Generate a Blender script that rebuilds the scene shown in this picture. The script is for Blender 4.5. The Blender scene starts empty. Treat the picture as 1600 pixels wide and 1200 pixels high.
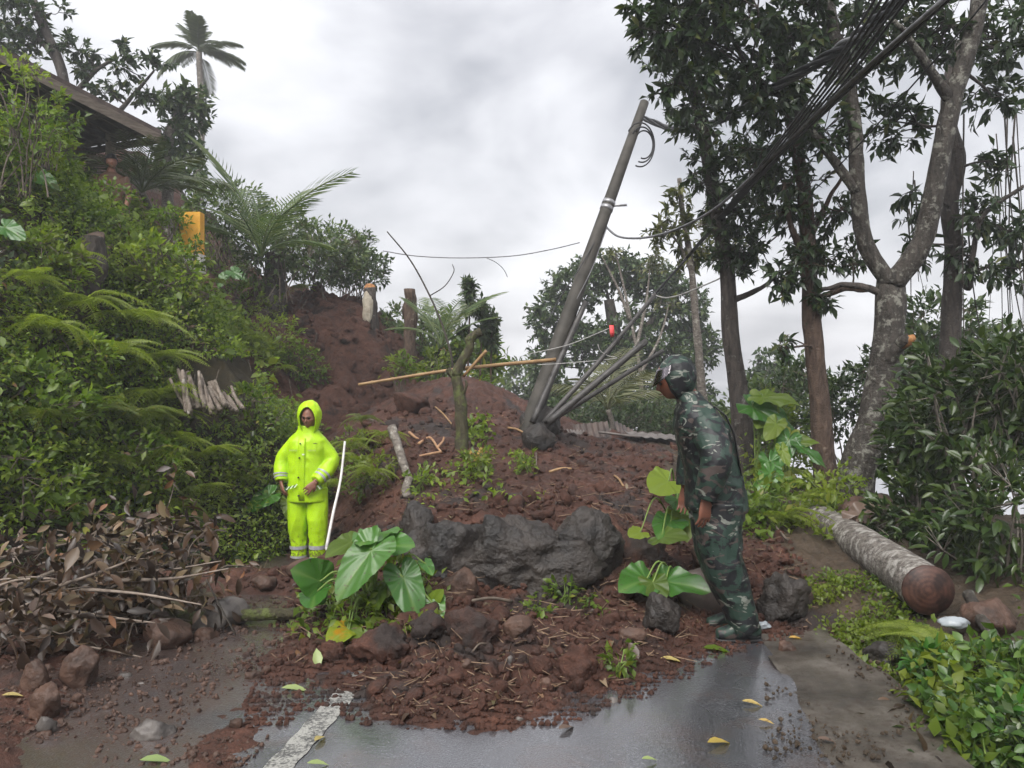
import bpy, math, random
import numpy as np
from mathutils import Vector, Matrix, Quaternion

random.seed(7)
rng = np.random.default_rng(11)
scene = bpy.context.scene
COL = scene.collection
R = math.radians

# ------------------------------------------------------------------ camera
CAMZ = 1.55
FPX = 1202.0                      # focal length in photograph pixels (1600 wide)
cam_data = bpy.data.cameras.new("camera")
cam_data.sensor_width = 36.0
cam_data.lens = 36.0 * FPX / 1600.0
cam_data.clip_start = 0.05
cam_data.clip_end = 2000.0
cam = bpy.data.objects.new("camera", cam_data)
cam.location = (0.0, 0.0, CAMZ)
cam.rotation_euler = (R(90), 0, 0)
COL.objects.link(cam)
scene.camera = cam

# ------------------------------------------------------------------ overcast sky
SUN_EL, SUN_AZ = 52.0, 205.0      # high, behind thick cloud
world = bpy.data.worlds.new("World")
scene.world = world
world.use_nodes = True
nt = world.node_tree
nt.nodes.clear()
N = nt.nodes.new
L = nt.links.new
out = N("ShaderNodeOutputWorld")
bg = N("ShaderNodeBackground")
sky = N("ShaderNodeTexSky")
sky.sky_type = 'NISHITA'
sky.sun_disc = False
sky.sun_elevation = R(SUN_EL)
sky.sun_rotation = R(SUN_AZ)
sky.air_density = 1.5
sky.dust_density = 4.0
skys = N("ShaderNodeVectorMath"); skys.operation = 'SCALE'; skys.inputs['Scale'].default_value = 0.08
L(sky.outputs[0], skys.inputs[0])
tc = N("ShaderNodeTexCoord")
sep = N("ShaderNodeSeparateXYZ"); L(tc.outputs['Generated'], sep.inputs[0])
ab = N("ShaderNodeMath"); ab.operation = 'ABSOLUTE'; L(sep.outputs['Z'], ab.inputs[0])
ad = N("ShaderNodeMath"); ad.operation = 'ADD'; L(ab.outputs[0], ad.inputs[0]); ad.inputs[1].default_value = 0.42
dv = N("ShaderNodeVectorMath"); dv.operation = 'DIVIDE'
cmb = N("ShaderNodeCombineXYZ")
for i in range(3): L(ad.outputs[0], cmb.inputs[i])
L(tc.outputs['Generated'], dv.inputs[0]); L(cmb.outputs[0], dv.inputs[1])
n1 = N("ShaderNodeTexNoise"); n1.inputs['Scale'].default_value = 2.3; n1.inputs['Detail'].default_value = 5; n1.inputs['Roughness'].default_value = 0.52
n1.inputs['Distortion'].default_value = 0.25
mp = N("ShaderNodeMapping"); mp.inputs['Location'].default_value = (3.3, 1.1, 0.4)
L(dv.outputs[0], mp.inputs[0]); L(mp.outputs[0], n1.inputs['Vector'])
cr = N("ShaderNodeValToRGB"); L(n1.outputs[0], cr.inputs[0])
cr.color_ramp.elements[0].position = 0.30; cr.color_ramp.elements[0].color = (0.142, 0.146, 0.160, 1)
cr.color_ramp.elements[1].position = 0.66; cr.color_ramp.elements[1].color = (0.375, 0.375, 0.388, 1)
e = cr.color_ramp.elements.new(0.47); e.color = (0.252, 0.252, 0.266, 1)
mx = N("ShaderNodeMix"); mx.data_type = 'RGBA'; mx.inputs['Factor'].default_value = 0.93
L(skys.outputs[0], mx.inputs['A']); L(cr.outputs[0], mx.inputs['B'])
L(mx.outputs['Result'], bg.inputs['Color']); bg.inputs['Strength'].default_value = 1.0
L(bg.outputs[0], out.inputs['Surface'])

sun_d = bpy.data.lights.new("sun", 'SUN')
sun_d.energy = 1.5
sun_d.angle = R(45)
sun_d.color = (1.0, 0.98, 0.95)
sun = bpy.data.objects.new("sun", sun_d)
COL.objects.link(sun)
_az = R(SUN_AZ)
_dir = Vector((math.sin(_az) * math.cos(R(SUN_EL)), math.cos(_az) * math.cos(R(SUN_EL)), math.sin(R(SUN_EL))))
sun.rotation_euler = _dir.to_track_quat('Z', 'Y').to_euler()
sun.location = (0, 0, 30)

scene.view_settings.view_transform = 'Standard'
scene.view_settings.look = 'None'
scene.view_settings.exposure = 1.72
scene.view_settings.gamma = 1.0
scene.view_settings.use_curve_mapping = False
scene.render.engine = 'CYCLES'
cy = scene.cycles
cy.max_bounces = 5; cy.diffuse_bounces = 3; cy.glossy_bounces = 2; cy.transmission_bounces = 4
cy.transparent_max_bounces = 8; cy.volume_bounces = 0
cy.use_denoising = True
cy.use_adaptive_sampling = True; cy.adaptive_threshold = 0.03
cy.sample_clamp_indirect = 6.0
cy.caustics_reflective = False; cy.caustics_refractive = False

# ------------------------------------------------------------------ helpers
def P(px, py, d):
    """a point of the place seen at photograph pixel (px,py), d metres ahead"""
    return Vector((d * (px - 800.0) / FPX, d, CAMZ - d * (py - 600.0) / FPX))

def A(*pts):
    return np.array(pts, float)

def smooth(t):
    t = np.clip(t, 0, 1)
    return t * t * (3 - 2 * t)

def _hash(ix, iy, iz, seed):
    h = (ix.astype(np.int64) * 374761393 + iy.astype(np.int64) * 668265263 + iz.astype(np.int64) * 2147483647 + seed * 974634777)
    h = (h ^ (h >> 13)) * 1274126177
    h = h & 0x7fffffff
    h = (h ^ (h >> 16)) * 60493
    return (h & 0xffff) / 65535.0

def vn3(p, seed=0):
    p = np.asarray(p, float)
    i = np.floor(p).astype(np.int64); f = p - i
    u = f * f * (3 - 2 * f)
    r = 0
    for dx in (0, 1):
        for dy in (0, 1):
            for dz in (0, 1):
                w = (u[:, 0] if dx else 1 - u[:, 0]) * (u[:, 1] if dy else 1 - u[:, 1]) * (u[:, 2] if dz else 1 - u[:, 2])
                r = r + w * _hash(i[:, 0] + dx, i[:, 1] + dy, i[:, 2] + dz, seed)
    return r * 2 - 1

def fbm3(p, octaves=4, seed=0, gain=0.5):
    a, r = 1.0, 0
    p = np.asarray(p, float)
    for k in range(octaves):
        r = r + a * vn3(p, seed + k * 17)
        p = p * 2.03 + 5.2
        a *= gain
    return r

def vn2(x, y, seed=0):
    x = np.asarray(x, float); y = np.asarray(y, float)
    ix = np.floor(x).astype(np.int64); iy = np.floor(y).astype(np.int64)
    fx = x - ix; fy = y - iy
    ux = fx * fx * (3 - 2 * fx); uy = fy * fy * (3 - 2 * fy)
    z = np.zeros_like(ix)
    h = lambda a, b: _hash(a, b, z, seed)
    return ((h(ix, iy) * (1 - ux) + h(ix + 1, iy) * ux) * (1 - uy) + (h(ix, iy + 1) * (1 - ux) + h(ix + 1, iy + 1) * ux) * uy) * 2 - 1

def fbm2(x, y, octaves=4, seed=0, gain=0.5):
    a, r = 1.0, 0
    for k in range(octaves):
        r = r + a * vn2(x, y, seed + 13 * k)
        x = np.asarray(x) * 2.03 + 3.1; y = np.asarray(y) * 2.03 + 7.7
        a *= gain
    return r

def make_mesh(name, verts, faces, smooth_shade=True):
    """verts (n,3); faces: list of (m,k) integer arrays"""
    me = bpy.data.meshes.new(name)
    verts = np.asarray(verts, np.float32)
    faces = [np.asarray(f, np.int32) for f in faces if len(f)]
    me.vertices.add(len(verts))
    me.vertices.foreach_set("co", verts.ravel())
    idx = np.concatenate([f.ravel() for f in faces])
    tot = np.concatenate([np.full(len(f), f.shape[1], np.int32) for f in faces])
    start = np.concatenate([[0], np.cumsum(tot)[:-1]]).astype(np.int32)
    me.loops.add(len(idx))
    me.loops.foreach_set("vertex_index", idx)
    me.polygons.add(len(tot))
    me.polygons.foreach_set("loop_start", start)
    me.polygons.foreach_set("loop_total", tot)
    me.polygons.foreach_set("use_smooth", np.full(len(tot), smooth_shade, bool))
    me.update(calc_edges=True)
    me.validate()
    return me

class MB:
    """collects pieces of ONE mesh"""
    def __init__(self):
        self.v = []; self.f = {}; self.n = 0
    def add(self, v, faces):
        v = np.asarray(v, float)
        for f in faces:
            f = np.asarray(f, np.int64)
            if len(f):
                self.f.setdefault(f.shape[1], []).append(f + self.n)
        self.v.append(v); self.n += len(v)
        return self
    def mesh(self, name, smooth_shade=True):
        if self.n <= 8: smooth_shade = False
        return make_mesh(name, np.concatenate(self.v), [np.concatenate(a) for a in self.f.values()], smooth_shade)

def obj(name, me, mat=None, parent=None, world_mesh=True):
    """link a mesh as one object; a part's mesh is given in world coordinates unless world_mesh is False"""
    if isinstance(me, MB): me = me.mesh(name)
    o = bpy.data.objects.new(name, me)
    COL.objects.link(o)
    if mat is not None and not len(me.materials):
        for m in (mat if isinstance(mat, (list, tuple)) else [mat]): me.materials.append(m)
    if parent is not None:
        o.parent = parent
        if world_mesh:
            o.matrix_parent_inverse = Matrix.Translation(-root_loc(parent))
    return o

def ordinals(objs, base):
    """tell look-alikes apart by their order from left to right in the picture"""
    def sx(o):
        p = o.matrix_basis @ Vector(o.data.vertices[0].co) if o.type == 'MESH' else o.location
        return p.x / max(p.y, .1)
    for k, o in enumerate(sorted(objs, key=sx)):
        n = k + 1
        o["label"] = base + ", " + (str(n) + ("th" if 10 < n < 14 else {1: "st", 2: "nd", 3: "rd"}.get(n % 10, "th"))) + " from left"

def root_loc(o):
    l = Vector((0, 0, 0))
    while o is not None:
        l = l + o.location if not o.get("_w") else l + o.location
        o = o.parent
    return l

def tag(o, label, cat, group=None, kind=None):
    if label: o["label"] = label
    if cat: o["category"] = cat
    if group: o["group"] = group
    if kind: o["kind"] = kind
    return o

def thing(name, label, cat, loc=(0, 0, 0), group=None, rot=None):
    o = bpy.data.objects.new(name, None)
    COL.objects.link(o)
    o.empty_display_size = 0.1
    o.location = loc
    if rot is not None: o.rotation_euler = rot
    return tag(o, label, cat, group)

def struct(name, me, mat):
    o = obj(name, me, mat)
    o["kind"] = "structure"
    return o

def nrm(v):
    v = np.asarray(v, float)
    return v / (np.linalg.norm(v, axis=-1, keepdims=True) + 1e-12)

def catmull(pts, n):
    pts = np.asarray(pts, float)
    if len(pts) < 3:
        t = np.linspace(0, 1, n)[:, None]
        return pts[0] * (1 - t) + pts[-1] * t
    p = np.vstack([2 * pts[0] - pts[1], pts, 2 * pts[-1] - pts[-2]])
    seg = len(pts) - 1
    u = np.linspace(0, seg, n)
    k = np.minimum(u.astype(int), seg - 1)
    t = (u - k)[:, None]
    a, b, c, d = p[k], p[k + 1], p[k + 2], p[k + 3]
    return 0.5 * (2 * b + (c - a) * t + (2 * a - 5 * b + 4 * c - d) * t ** 2 + (3 * b - a - 3 * c + d) * t ** 3)

def tube(pts, rad, sides=8, cap=True, rough=0.0, seed=0):
    pts = np.asarray(pts, float); n = len(pts)
    rad = np.broadcast_to(np.asarray(rad, float), (n,)) if np.ndim(rad) else np.full(n, float(rad))
    T = nrm(np.gradient(pts, axis=0))
    ref = np.array([0, 0, 1.0]) if abs(T[0][2]) < 0.9 else np.array([1.0, 0, 0])
    U = np.zeros((n, 3)); u = nrm(np.cross(T[0], ref))
    for i in range(n):
        u = nrm(u - T[i] * np.dot(u, T[i])); U[i] = u
    V = np.cross(T, U)
    a = np.linspace(0, 2 * np.pi, sides, endpoint=False)
    ring = (np.cos(a)[None, :, None] * U[:, None, :] + np.sin(a)[None, :, None] * V[:, None, :])
    rr = rad[:, None]
    v0 = pts[:, None, :] + ring * rr[:, :, None]
    if rough:
        nn = vn3(v0.reshape(-1, 3) * (0.9 / max(rad.max(), 1e-3)), seed).reshape(n, sides)
        v0 = pts[:, None, :] + ring * (rr * (1 + rough * nn))[:, :, None]
    v = v0.reshape(-1, 3)
    i = np.arange(n - 1)[:, None] * sides; j = np.arange(sides)[None, :]; j2 = (j + 1) % sides
    q = np.stack([i + j, i + j2, i + sides + j2, i + sides + j], -1).reshape(-1, 4)
    faces = [q]
    if cap:
        v = np.vstack([v, pts[0], pts[-1]])
        c0, c1 = n * sides, n * sides + 1
        jj = np.arange(sides); j2 = (jj + 1) % sides
        t0 = np.stack([np.full(sides, c0), j2, jj], -1)
        b = (n - 1) * sides
        t1 = np.stack([np.full(sides, c1), b + jj, b + j2], -1)
        faces.append(np.vstack([t0, t1]))
    return v, faces

def box(c, s, M=None):
    c = np.asarray(c, float); h = np.asarray(s, float) / 2
    v = np.array([[x, y, z] for x in (-1, 1) for y in (-1, 1) for z in (-1, 1)], float) * h
    if M is not None: v = v @ np.asarray(M, float).T
    f = np.array([[0, 1, 3, 2], [4, 6, 7, 5], [0, 4, 5, 1], [2, 3, 7, 6], [0, 2, 6, 4], [1, 5, 7, 3]])
    return v + c, [f]

def frames(d, up):
    """rotation matrices with local y = d and local z as near to up as may be"""
    d = nrm(d); up = nrm(up)
    x = np.cross(d, up)
    bad = np.linalg.norm(x, axis=-1) < 1e-3
    if np.any(bad): x[bad] = np.cross(d[bad], np.array([0.3, 0.9, 0.31]))
    x = nrm(x); z = np.cross(x, d)
    return np.stack([x, d, z], -1)

def scatter(tv, tf, pos, Rm, s):
    """one array of many copies of a template; s (n,) or (n,3)"""
    pos = np.asarray(pos, float); n = len(pos); k = len(tv)
    s = np.asarray(s, float)
    if s.ndim == 1: s = np.repeat(s[:, None], 3, 1)
    loc = tv[None, :, :] * s[:, None, :]
    v = np.einsum('nij,nkj->nki', Rm, loc) + pos[:, None, :]
    off = (np.arange(n) * k)[:, None, None]
    faces = [(np.asarray(f)[None] + off).reshape(-1, np.asarray(f).shape[1]) for f in tf]
    return v.reshape(-1, 3), faces

def rand_dirs(n, g=None):
    g = g or rng
    return nrm(g.normal(size=(n, 3)))

# leaf templates: base at the origin, length 1 along +y, face towards +z
def leaf_small(w=0.42, fold=0.10, droop=0.12):
    v = A((0, 0, 0), (-w / 2, .45, fold), (0, .5, 0), (w / 2, .45, fold), (0, 1, -droop))
    return v, [np.array([[0, 2, 1], [0, 3, 2], [1, 2, 4], [2, 3, 4]])]

def leaf_mid(w=0.4, fold=0.09, droop=0.16, twist=0.0, prof=((0, .03), (.18, .62), (.45, 1), (.72, .74), (1, .02))):
    v = []; f = []
    for i, (t, k) in enumerate(prof):
        z = -droop * t * t; hw = w / 2 * k; tw = twist * t
        for sx in (-1, 0, 1):
            v.append((sx * hw, t, z + abs(sx) * fold * k + sx * tw * hw))
    for i in range(len(prof) - 1):
        b = 3 * i
        f += [[b, b + 1, b + 4, b + 3], [b + 1, b + 2, b + 5, b + 4]]
    return np.array(v, float), [np.array(f)]

# ------------------------------------------------------------------ materials
def new_mat(name):
    m = bpy.data.materials.new(name)
    m.use_nodes = True
    t = m.node_tree; t.nodes.clear()
    o = t.nodes.new("ShaderNodeOutputMaterial")
    return m, t, o

def ramp(t, src, stops):
    c = t.nodes.new("ShaderNodeValToRGB")
    el = c.color_ramp.elements
    while len(el) < len(stops): el.new(0.5)
    for e, (p, col) in zip(el, stops):
        e.position = p; e.color = (*col, 1) if len(col) == 3 else col
    t.links.new(src, c.inputs[0])
    return c.outputs[0]

def noise(t, scale, detail=4, rough=0.55, vec=None, dist=0.0):
    n = t.nodes.new("ShaderNodeTexNoise")
    n.inputs['Scale'].default_value = scale; n.inputs['Detail'].default_value = detail
    n.inputs['Roughness'].default_value = rough; n.inputs['Distortion'].default_value = dist
    if vec is None:
        g = t.nodes.new("ShaderNodeNewGeometry"); vec = g.outputs['Position']
    t.links.new(vec, n.inputs['Vector'])
    return n.outputs[0]

def objcoord(t, scale=(1, 1, 1)):
    c = t.nodes.new("ShaderNodeTexCoord")
    m = t.nodes.new("ShaderNodeMapping"); m.inputs['Scale'].default_value = scale
    t.links.new(c.outputs['Object'], m.inputs[0])
    return m.outputs[0]

def mixc(t, fac, a, b, mode='MIX'):
    m = t.nodes.new("ShaderNodeMix"); m.data_type = 'RGBA'; m.blend_type = mode
    for k, v in (('Factor', fac), ('A', a), ('B', b)):
        s = m.inputs[k] if k == 'Factor' else [i for i in m.inputs if i.name == k and i.type == 'RGBA'][0]
        if hasattr(v, 'links'): t.links.new(v, s)
        elif k == 'Factor': s.default_value = v
        else: s.default_value = (*v, 1)
    return [o for o in m.outputs if o.type == 'RGBA'][0]

def mathn(t, op, a, b=None, clamp=False):
    m = t.nodes.new("ShaderNodeMath"); m.operation = op; m.use_clamp = clamp
    for i, v in enumerate((a, b)):
        if v is None: continue
        if hasattr(v, 'links'): t.links.new(v, m.inputs[i])
        else: m.inputs[i].default_value = v
    return m.outputs[0]

def bump(t, h, strength=0.5, dist=0.02, normal=None):
    b = t.nodes.new("ShaderNodeBump")
    b.inputs['Strength'].default_value = strength; b.inputs['Distance'].default_value = dist
    t.links.new(h, b.inputs['Height'])
    if normal is not None: t.links.new(normal, b.inputs['Normal'])
    return b.outputs[0]

def principled(t, col, rough=0.6, normal=None, spec=0.5, metal=0.0):
    p = t.nodes.new("ShaderNodeBsdfPrincipled")
    for k, v in (('Base Color', col), ('Roughness', rough), ('Specular IOR Level', spec), ('Metallic', metal)):
        if hasattr(v, 'links'): t.links.new(v, p.inputs[k])
        elif k == 'Base Color': p.inputs[k].default_value = (*v, 1)
        else: p.inputs[k].default_value = v
    if normal is not None: t.links.new(normal, p.inputs['Normal'])
    return p

def island_random(t):
    g = t.nodes.new("ShaderNodeNewGeometry")
    o = t.nodes.new("ShaderNodeObjectInfo")
    return mathn(t, 'FRACT', mathn(t, 'ADD', g.outputs['Random Per Island'], o.outputs['Random']))

def leaf_mat(name, stops, rough=0.38, trans=0.35, spec=0.5, vein=None, patch=None):
    """stops: colours picked leaf by leaf; patch: (scale, colour, low, high) blotches of another colour"""
    m, t, o = new_mat(name)
    c = ramp(t, island_random(t), stops)
    v = noise(t, 22, 3)
    c = mixc(t, mathn(t, 'MULTIPLY', v, 0.55), c, (0.02, 0.03, 0.008), 'MIX') if False else c
    if patch:
        pn = ramp(t, noise(t, patch[0], 3), [(patch[2], (0, 0, 0)), (patch[3], (1, 1, 1))])
        c = mixc(t, pn, c, patch[1])
    at = t.nodes.new("ShaderNodeAttribute"); at.attribute_name = "vein"
    c = mixc(t, mathn(t, 'MULTIPLY', at.outputs['Fac'], 0.22), c, (0.30, 0.40, 0.12))
    p = principled(t, c, rough, None, spec)
    tr = t.nodes.new("ShaderNodeBsdfTranslucent")
    tc_ = mixc(t, 1.0, c, (1.25, 1.35, 0.7), 'MULTIPLY')
    t.links.new(tc_, tr.inputs[0])
    ms = t.nodes.new("ShaderNodeMixShader"); ms.inputs[0].default_value = trans
    t.links.new(p.outputs[0], ms.inputs[1]); t.links.new(tr.outputs[0], ms.inputs[2])
    t.links.new(ms.outputs[0], o.inputs[0])
    return m

def simple_mat(name, c1, c2, scale=8, rough=0.7, bs=0.4, bd=0.01, bscale=None, spec=0.4, stretch=(1, 1, 1), metal=0.0, use_obj=False, lo=0.35, hi=0.65, detail=5):
    m, t, o = new_mat(name)
    vec = None
    if use_obj or stretch != (1, 1, 1): vec = objcoord(t, stretch)
    n_ = noise(t, scale, detail, 0.6, vec)
    c = ramp(t, n_, [(lo, c1), (hi, c2)])
    nn = bump(t, noise(t, bscale or scale * 3, 4, 0.6, vec), bs, bd)
    p = principled(t, c, rough, nn, spec, metal)
    t.links.new(p.outputs[0], o.inputs[0])
    return m

def bark_mat(name, dark, light, lichen=None, ring=0.0, amount=(0.52, 0.60)):
    """bark with vertical furrows and pale lichen blotches"""
    m, t, o = new_mat(name)
    g = t.nodes.new("ShaderNodeNewGeometry")
    mp_ = t.nodes.new("ShaderNodeMapping"); mp_.inputs['Scale'].default_value = (9, 9, 2.4 if not ring else 16)
    t.links.new(g.outputs['Position'], mp_.inputs[0])
    n_ = noise(t, 2.2, 6, 0.65, mp_.outputs[0], 0.4)
    c = ramp(t, n_, [(0.32, dark), (0.66, light)])
    if lichen:
        ln = ramp(t, noise(t, 11.0, 6, 0.68), [(amount[0], (0, 0, 0)), (amount[1], (1, 1, 1))])
        c = mixc(t, ln, c, lichen)
    nb = bump(t, mathn(t, 'ADD', n_, mathn(t, 'MULTIPLY', noise(t, 45, 3), 0.5)), 1.0, 0.03)
    p = principled(t, c, 0.72, nb, 0.3)
    t.links.new(p.outputs[0], o.inputs[0])
    return m

# ================================================================== the ground
FOOT = A((-5.0, -2), (-4.7, 2), (-4.35, 4), (-3.9, 6), (-3.2, 8), (-2.55, 8.9), (-2.3, 9.5), (-2.8, 10.4), (-3.15, 11.2), (-3.35, 12.2),
         (-2.3, 13.6), (-1.5, 15), (-1.4, 18), (-3.0, 26), (-9, 40), (-20, 70))

def foot_dist(x, y):
    """signed distance to the foot of the hill, positive on the hill side (left)"""
    best = np.full(x.shape, 1e9); sign = np.ones(x.shape)
    for a, b in zip(FOOT[:-1], FOOT[1:]):
        ab = b - a; L2 = ab @ ab
        t = np.clip(((x - a[0]) * ab[0] + (y - a[1]) * ab[1]) / L2, 0, 1)
        dx = x - (a[0] + t * ab[0]); dy = y - (a[1] + t * ab[1])
        d = np.hypot(dx, dy)
        s = np.where(ab[0] * dy - ab[1] * dx > 0, 1.0, -1.0)
        m = d < best
        best = np.where(m, d, best); sign = np.where(m, s, sign)
    return best * sign

def road_z(x, y):
    return -0.38 * smooth((np.asarray(y, float) - 4.6) / 3.6) + 0.0 * np.asarray(x)

# heights of the debris tongue: (x, y, z)
_dp = []
def _pp(px, py, d):
    p = P(px, py, d); _dp.append((p.x, p.y, p.z))
def _w(x, y, z): _dp.append((x, y, z))
# front rim of the mud on the asphalt (just under the asphalt outside, above it inside)
for x, y in ((-.5, 2.9), (0, 2.95), (.6, 3.1), (1.1, 3.6), (1.25, 3.0), (1.5, 4.3), (1.9, 4.6), (2.0, 3.2), (.45, 3.45), (.9, 3.95)):
    _w(x, y, -0.06)
for x, y in ((-.81, 3.80), (-.29, 3.47), (.02, 3.50), (.32, 3.66), (.68, 4.05), (1.10, 4.62), (1.52, 4.84)):
    _w(x, y, 0.0)
# the left lane: wet asphalt showing between smears of mud
for x, y, z in ((-1.5, 3.1, -.05), (-1.6, 3.8, -.05), (-1.66, 4.6, -.055), (-1.72, 5.4, -.09), (-1.85, 6.2, -.17), (-1.2, 3.1, .004), (-1.14, 3.6, .010), (-1.16, 4.2, .03), (-1.25, 4.8, .05), (-1.35, 5.5, .05), (-.95, 3.1, -.05), (-.90, 3.5, -.04),
                (-2.05, 3.1, .006), (-2.2, 3.8, .012), (-2.4, 4.6, .012), (-2.5, 5.4, -.03), (-2.9, 3.6, .01), (-1.6, 6.6, .0), (-2.0, 7.3, -.25), (-2.1, 7.9, -.36), (-2.4, 7.9, -.35), (-2.4, 6.8, -.15), (-1.6, 7.4, -.05)):
    _w(x, y, z)
_pp(660, 1060, 3.85); _pp(800, 1050, 3.9); _pp(930, 1030, 4.1); _pp(560, 1040, 4.15)
_pp(800, 985, 4.4); _pp(700, 960, 4.6); _pp(900, 960, 4.65); _pp(1000, 960, 4.9); _pp(560, 955, 4.75)
_pp(620, 900, 5.1); _pp(760, 930, 5.1); _pp(900, 930, 5.15); _pp(1020, 900, 5.4); _pp(1100, 920, 5.4)
_w(1.3, 5.2, 0.06); _w(1.7, 5.3, 0.10); _w(2.2, 5.6, 0.18)
_w(-.9, 5.6, .33); _w(-.4, 5.9, .54); _w(.2, 5.9, .55); _w(.7, 5.9, .52); _w(1.2, 5.9, .30); _w(1.2, 6.6, .48); _w(1.8, 6.5, .30)
_pp(640, 800, 6.9); _pp(760, 790, 7.2); _pp(820, 770, 7.6); _pp(920, 770, 7.8); _pp(1020, 760, 8.0)
_pp(650, 720, 8.8); _pp(740, 720, 9.0); _pp(850, 720, 9.3); _pp(960, 715, 9.8); _pp(1050, 705, 10.5)
_pp(600, 660, 10.5); _pp(700, 660, 11.0); _pp(780, 660, 11.0); _pp(830, 672, 10.6); _pp(880, 678, 11.6); _pp(960, 682, 12.5); _pp(1050, 685, 12.5)
_pp(640, 610, 13.0); _pp(720, 590, 13.0); _pp(760, 615, 12.5); _pp(800, 628, 12.6); _w(-1.0, 15, 1.4); _w(.3, 15, .9); _w(2.5, 15.5, -.4); _w(-.6, 18, 1.0); _w(1.5, 18, -1.0)
_w(-2.6, 9, -.36); _w(-3.6, 7, -.1); _w(-4.2, 5, 0); _w(-3.5, 10, -.2); _w(-3.4, 12.5, .5); _w(-3, 15, 1.2); _w(-5, 10, 0); _w(-6, 14, .6); _w(-5, 18, 1.0)
_w(2.3, 4.6, 0.03); _w(2.6, 3.4, 0.04); _w(2.9, 5.5, .14); _w(3.4, 4.0, .12); _w(3.2, 7.0, .22); _w(2.6, 8.5, .35); _w(3.6, 9.0, .30); _w(5, 7, .2); _w(5, 11, -.2); _w(3, 11.5, .35); _w(6, 4, .2); _w(2.1, 7.4, .38); _w(1.9, 9.2, .5); _w(4.5, 14, -1.4)
_w(-2, 1, -.03); _w(0, 1, -.05); _w(2, 1, 0.0); _w(-5, 1, 0); _w(5, 1, .2)
_w(9, 9, -.6); _w(9, 16, -3); _w(4, 22, -3.2); _w(0, 24, -.2)
_dp = np.array(_dp)
def _tps_k(r): return r * r * np.log(np.maximum(r, 1e-9))
def _tps_fit(p):
    n = len(p)
    K = _tps_k(np.hypot(p[:, None, 0] - p[None, :, 0], p[:, None, 1] - p[None, :, 1])) + np.eye(n) * 0.004
    Q = np.column_stack([np.ones(n), p[:, :2]])
    M_ = np.zeros((n + 3, n + 3)); M_[:n, :n] = K; M_[:n, n:] = Q; M_[n:, :n] = Q.T
    return np.linalg.solve(M_, np.concatenate([p[:, 2], np.zeros(3)]))
_tw = _tps_fit(_dp)
def debris_z(x, y):
    x = np.asarray(x, float); y = np.asarray(y, float)
    r = _tw[-3] + _tw[-2] * x + _tw[-1] * y
    for (px_, py_, _), w in zip(_dp, _tw[:-3]):
        r = r + w * _tps_k(np.hypot(x - px_, y - py_))
    return r

def ground_base(x, y):
    x = np.asarray(x, float); y = np.asarray(y, float)
    xc = np.clip(x, -7, 7); yc = np.clip(y, 0.5, 20)
    z = debris_z(xc, yc)
    # far land: falls away to a valley on the right and straight ahead
    far = smooth((y - 17) / 20.0)
    z = z * (1 - far) + far * (-1.0 - 0.16 * np.clip(y - 17, 0, 120) * smooth((x + 14) / 18.0))
    side = smooth((x - 6) / 8.0)
    z = z - side * 0.35 * np.clip(x - 6, 0, 60)
    d = foot_dist(x, y)
    dd = np.maximum(d, 0)
    lump = 0.22 * fbm2(x * .9 + 4, y * .9, 3, 5)
    hill = 5.3 * (1 - np.exp(-dd / 2.5)) + 0.09 * dd
    hill = np.minimum(hill, 12) * (1 - 0.40 * smooth((y - 12.0) / 1.8) * smooth((x + 9.0) / 3.0))
    # gentle fall of the ridge further back towards the centre
    hill = hill * (1 - 0.55 * smooth((y - 15.5) / 6.0) * smooth((x + 6.5) / 3.0))
    z = z + hill + lump * smooth(dd / 0.8)
    return z, d

def ground_z(x, y, fine=True):
    x = np.asarray(x, float); y = np.asarray(y, float)
    z, d = ground_base(x, y)
    onhill = smooth(d / 0.4)
    # how thick the mud lies here: nothing but flat road where it is thin
    thick = smooth((z - road_z(x, y) + 0.015) / 0.07)
    near = 1 - smooth((y - 22) / 20)
    rough = 0.045 * fbm2(x * 2.1, y * 2.1, 3, 21) + 0.030 * fbm2(x * 6.5, y * 6.5, 3, 33) * (0.3 + 0.7 * thick)
    rough = rough * (0.42 + 0.58 * thick) * near
    if fine:
        rid = 1 - np.abs(vn2(x * 13, y * 13, 71))
        rough = rough + (0.021 * fbm2(x * 19, y * 19, 3, 45) + 0.012 * rid * rid) * (0.3 + 0.7 * thick) * near
    scar = smooth((y - 11.8) / 1.2) * (1 - smooth((y - 19) / 3)) * smooth((d + .4) / .8)
    scr = 0.18 * fbm2(x * 1.3 + 2, y * 1.3, 3, 81) + 0.11 * (1 - 2 * np.abs(vn2(x * 3.1, y * 2.3, 83))) + .055 * fbm2(x * 6, y * 6, 3, 85)
    return z + rough + onhill * 0.06 * fbm2(x * 3, y * 3, 3, 50) + scar * scr

def gz(x, y):
    return float(ground_z(np.array([x]), np.array([y]))[0])

def graded(segs):
    r = []
    for a, b, s in segs:
        r += list(np.arange(a, b - 1e-6, s))
    r.append(segs[-1][1])
    return np.array(r)

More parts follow.
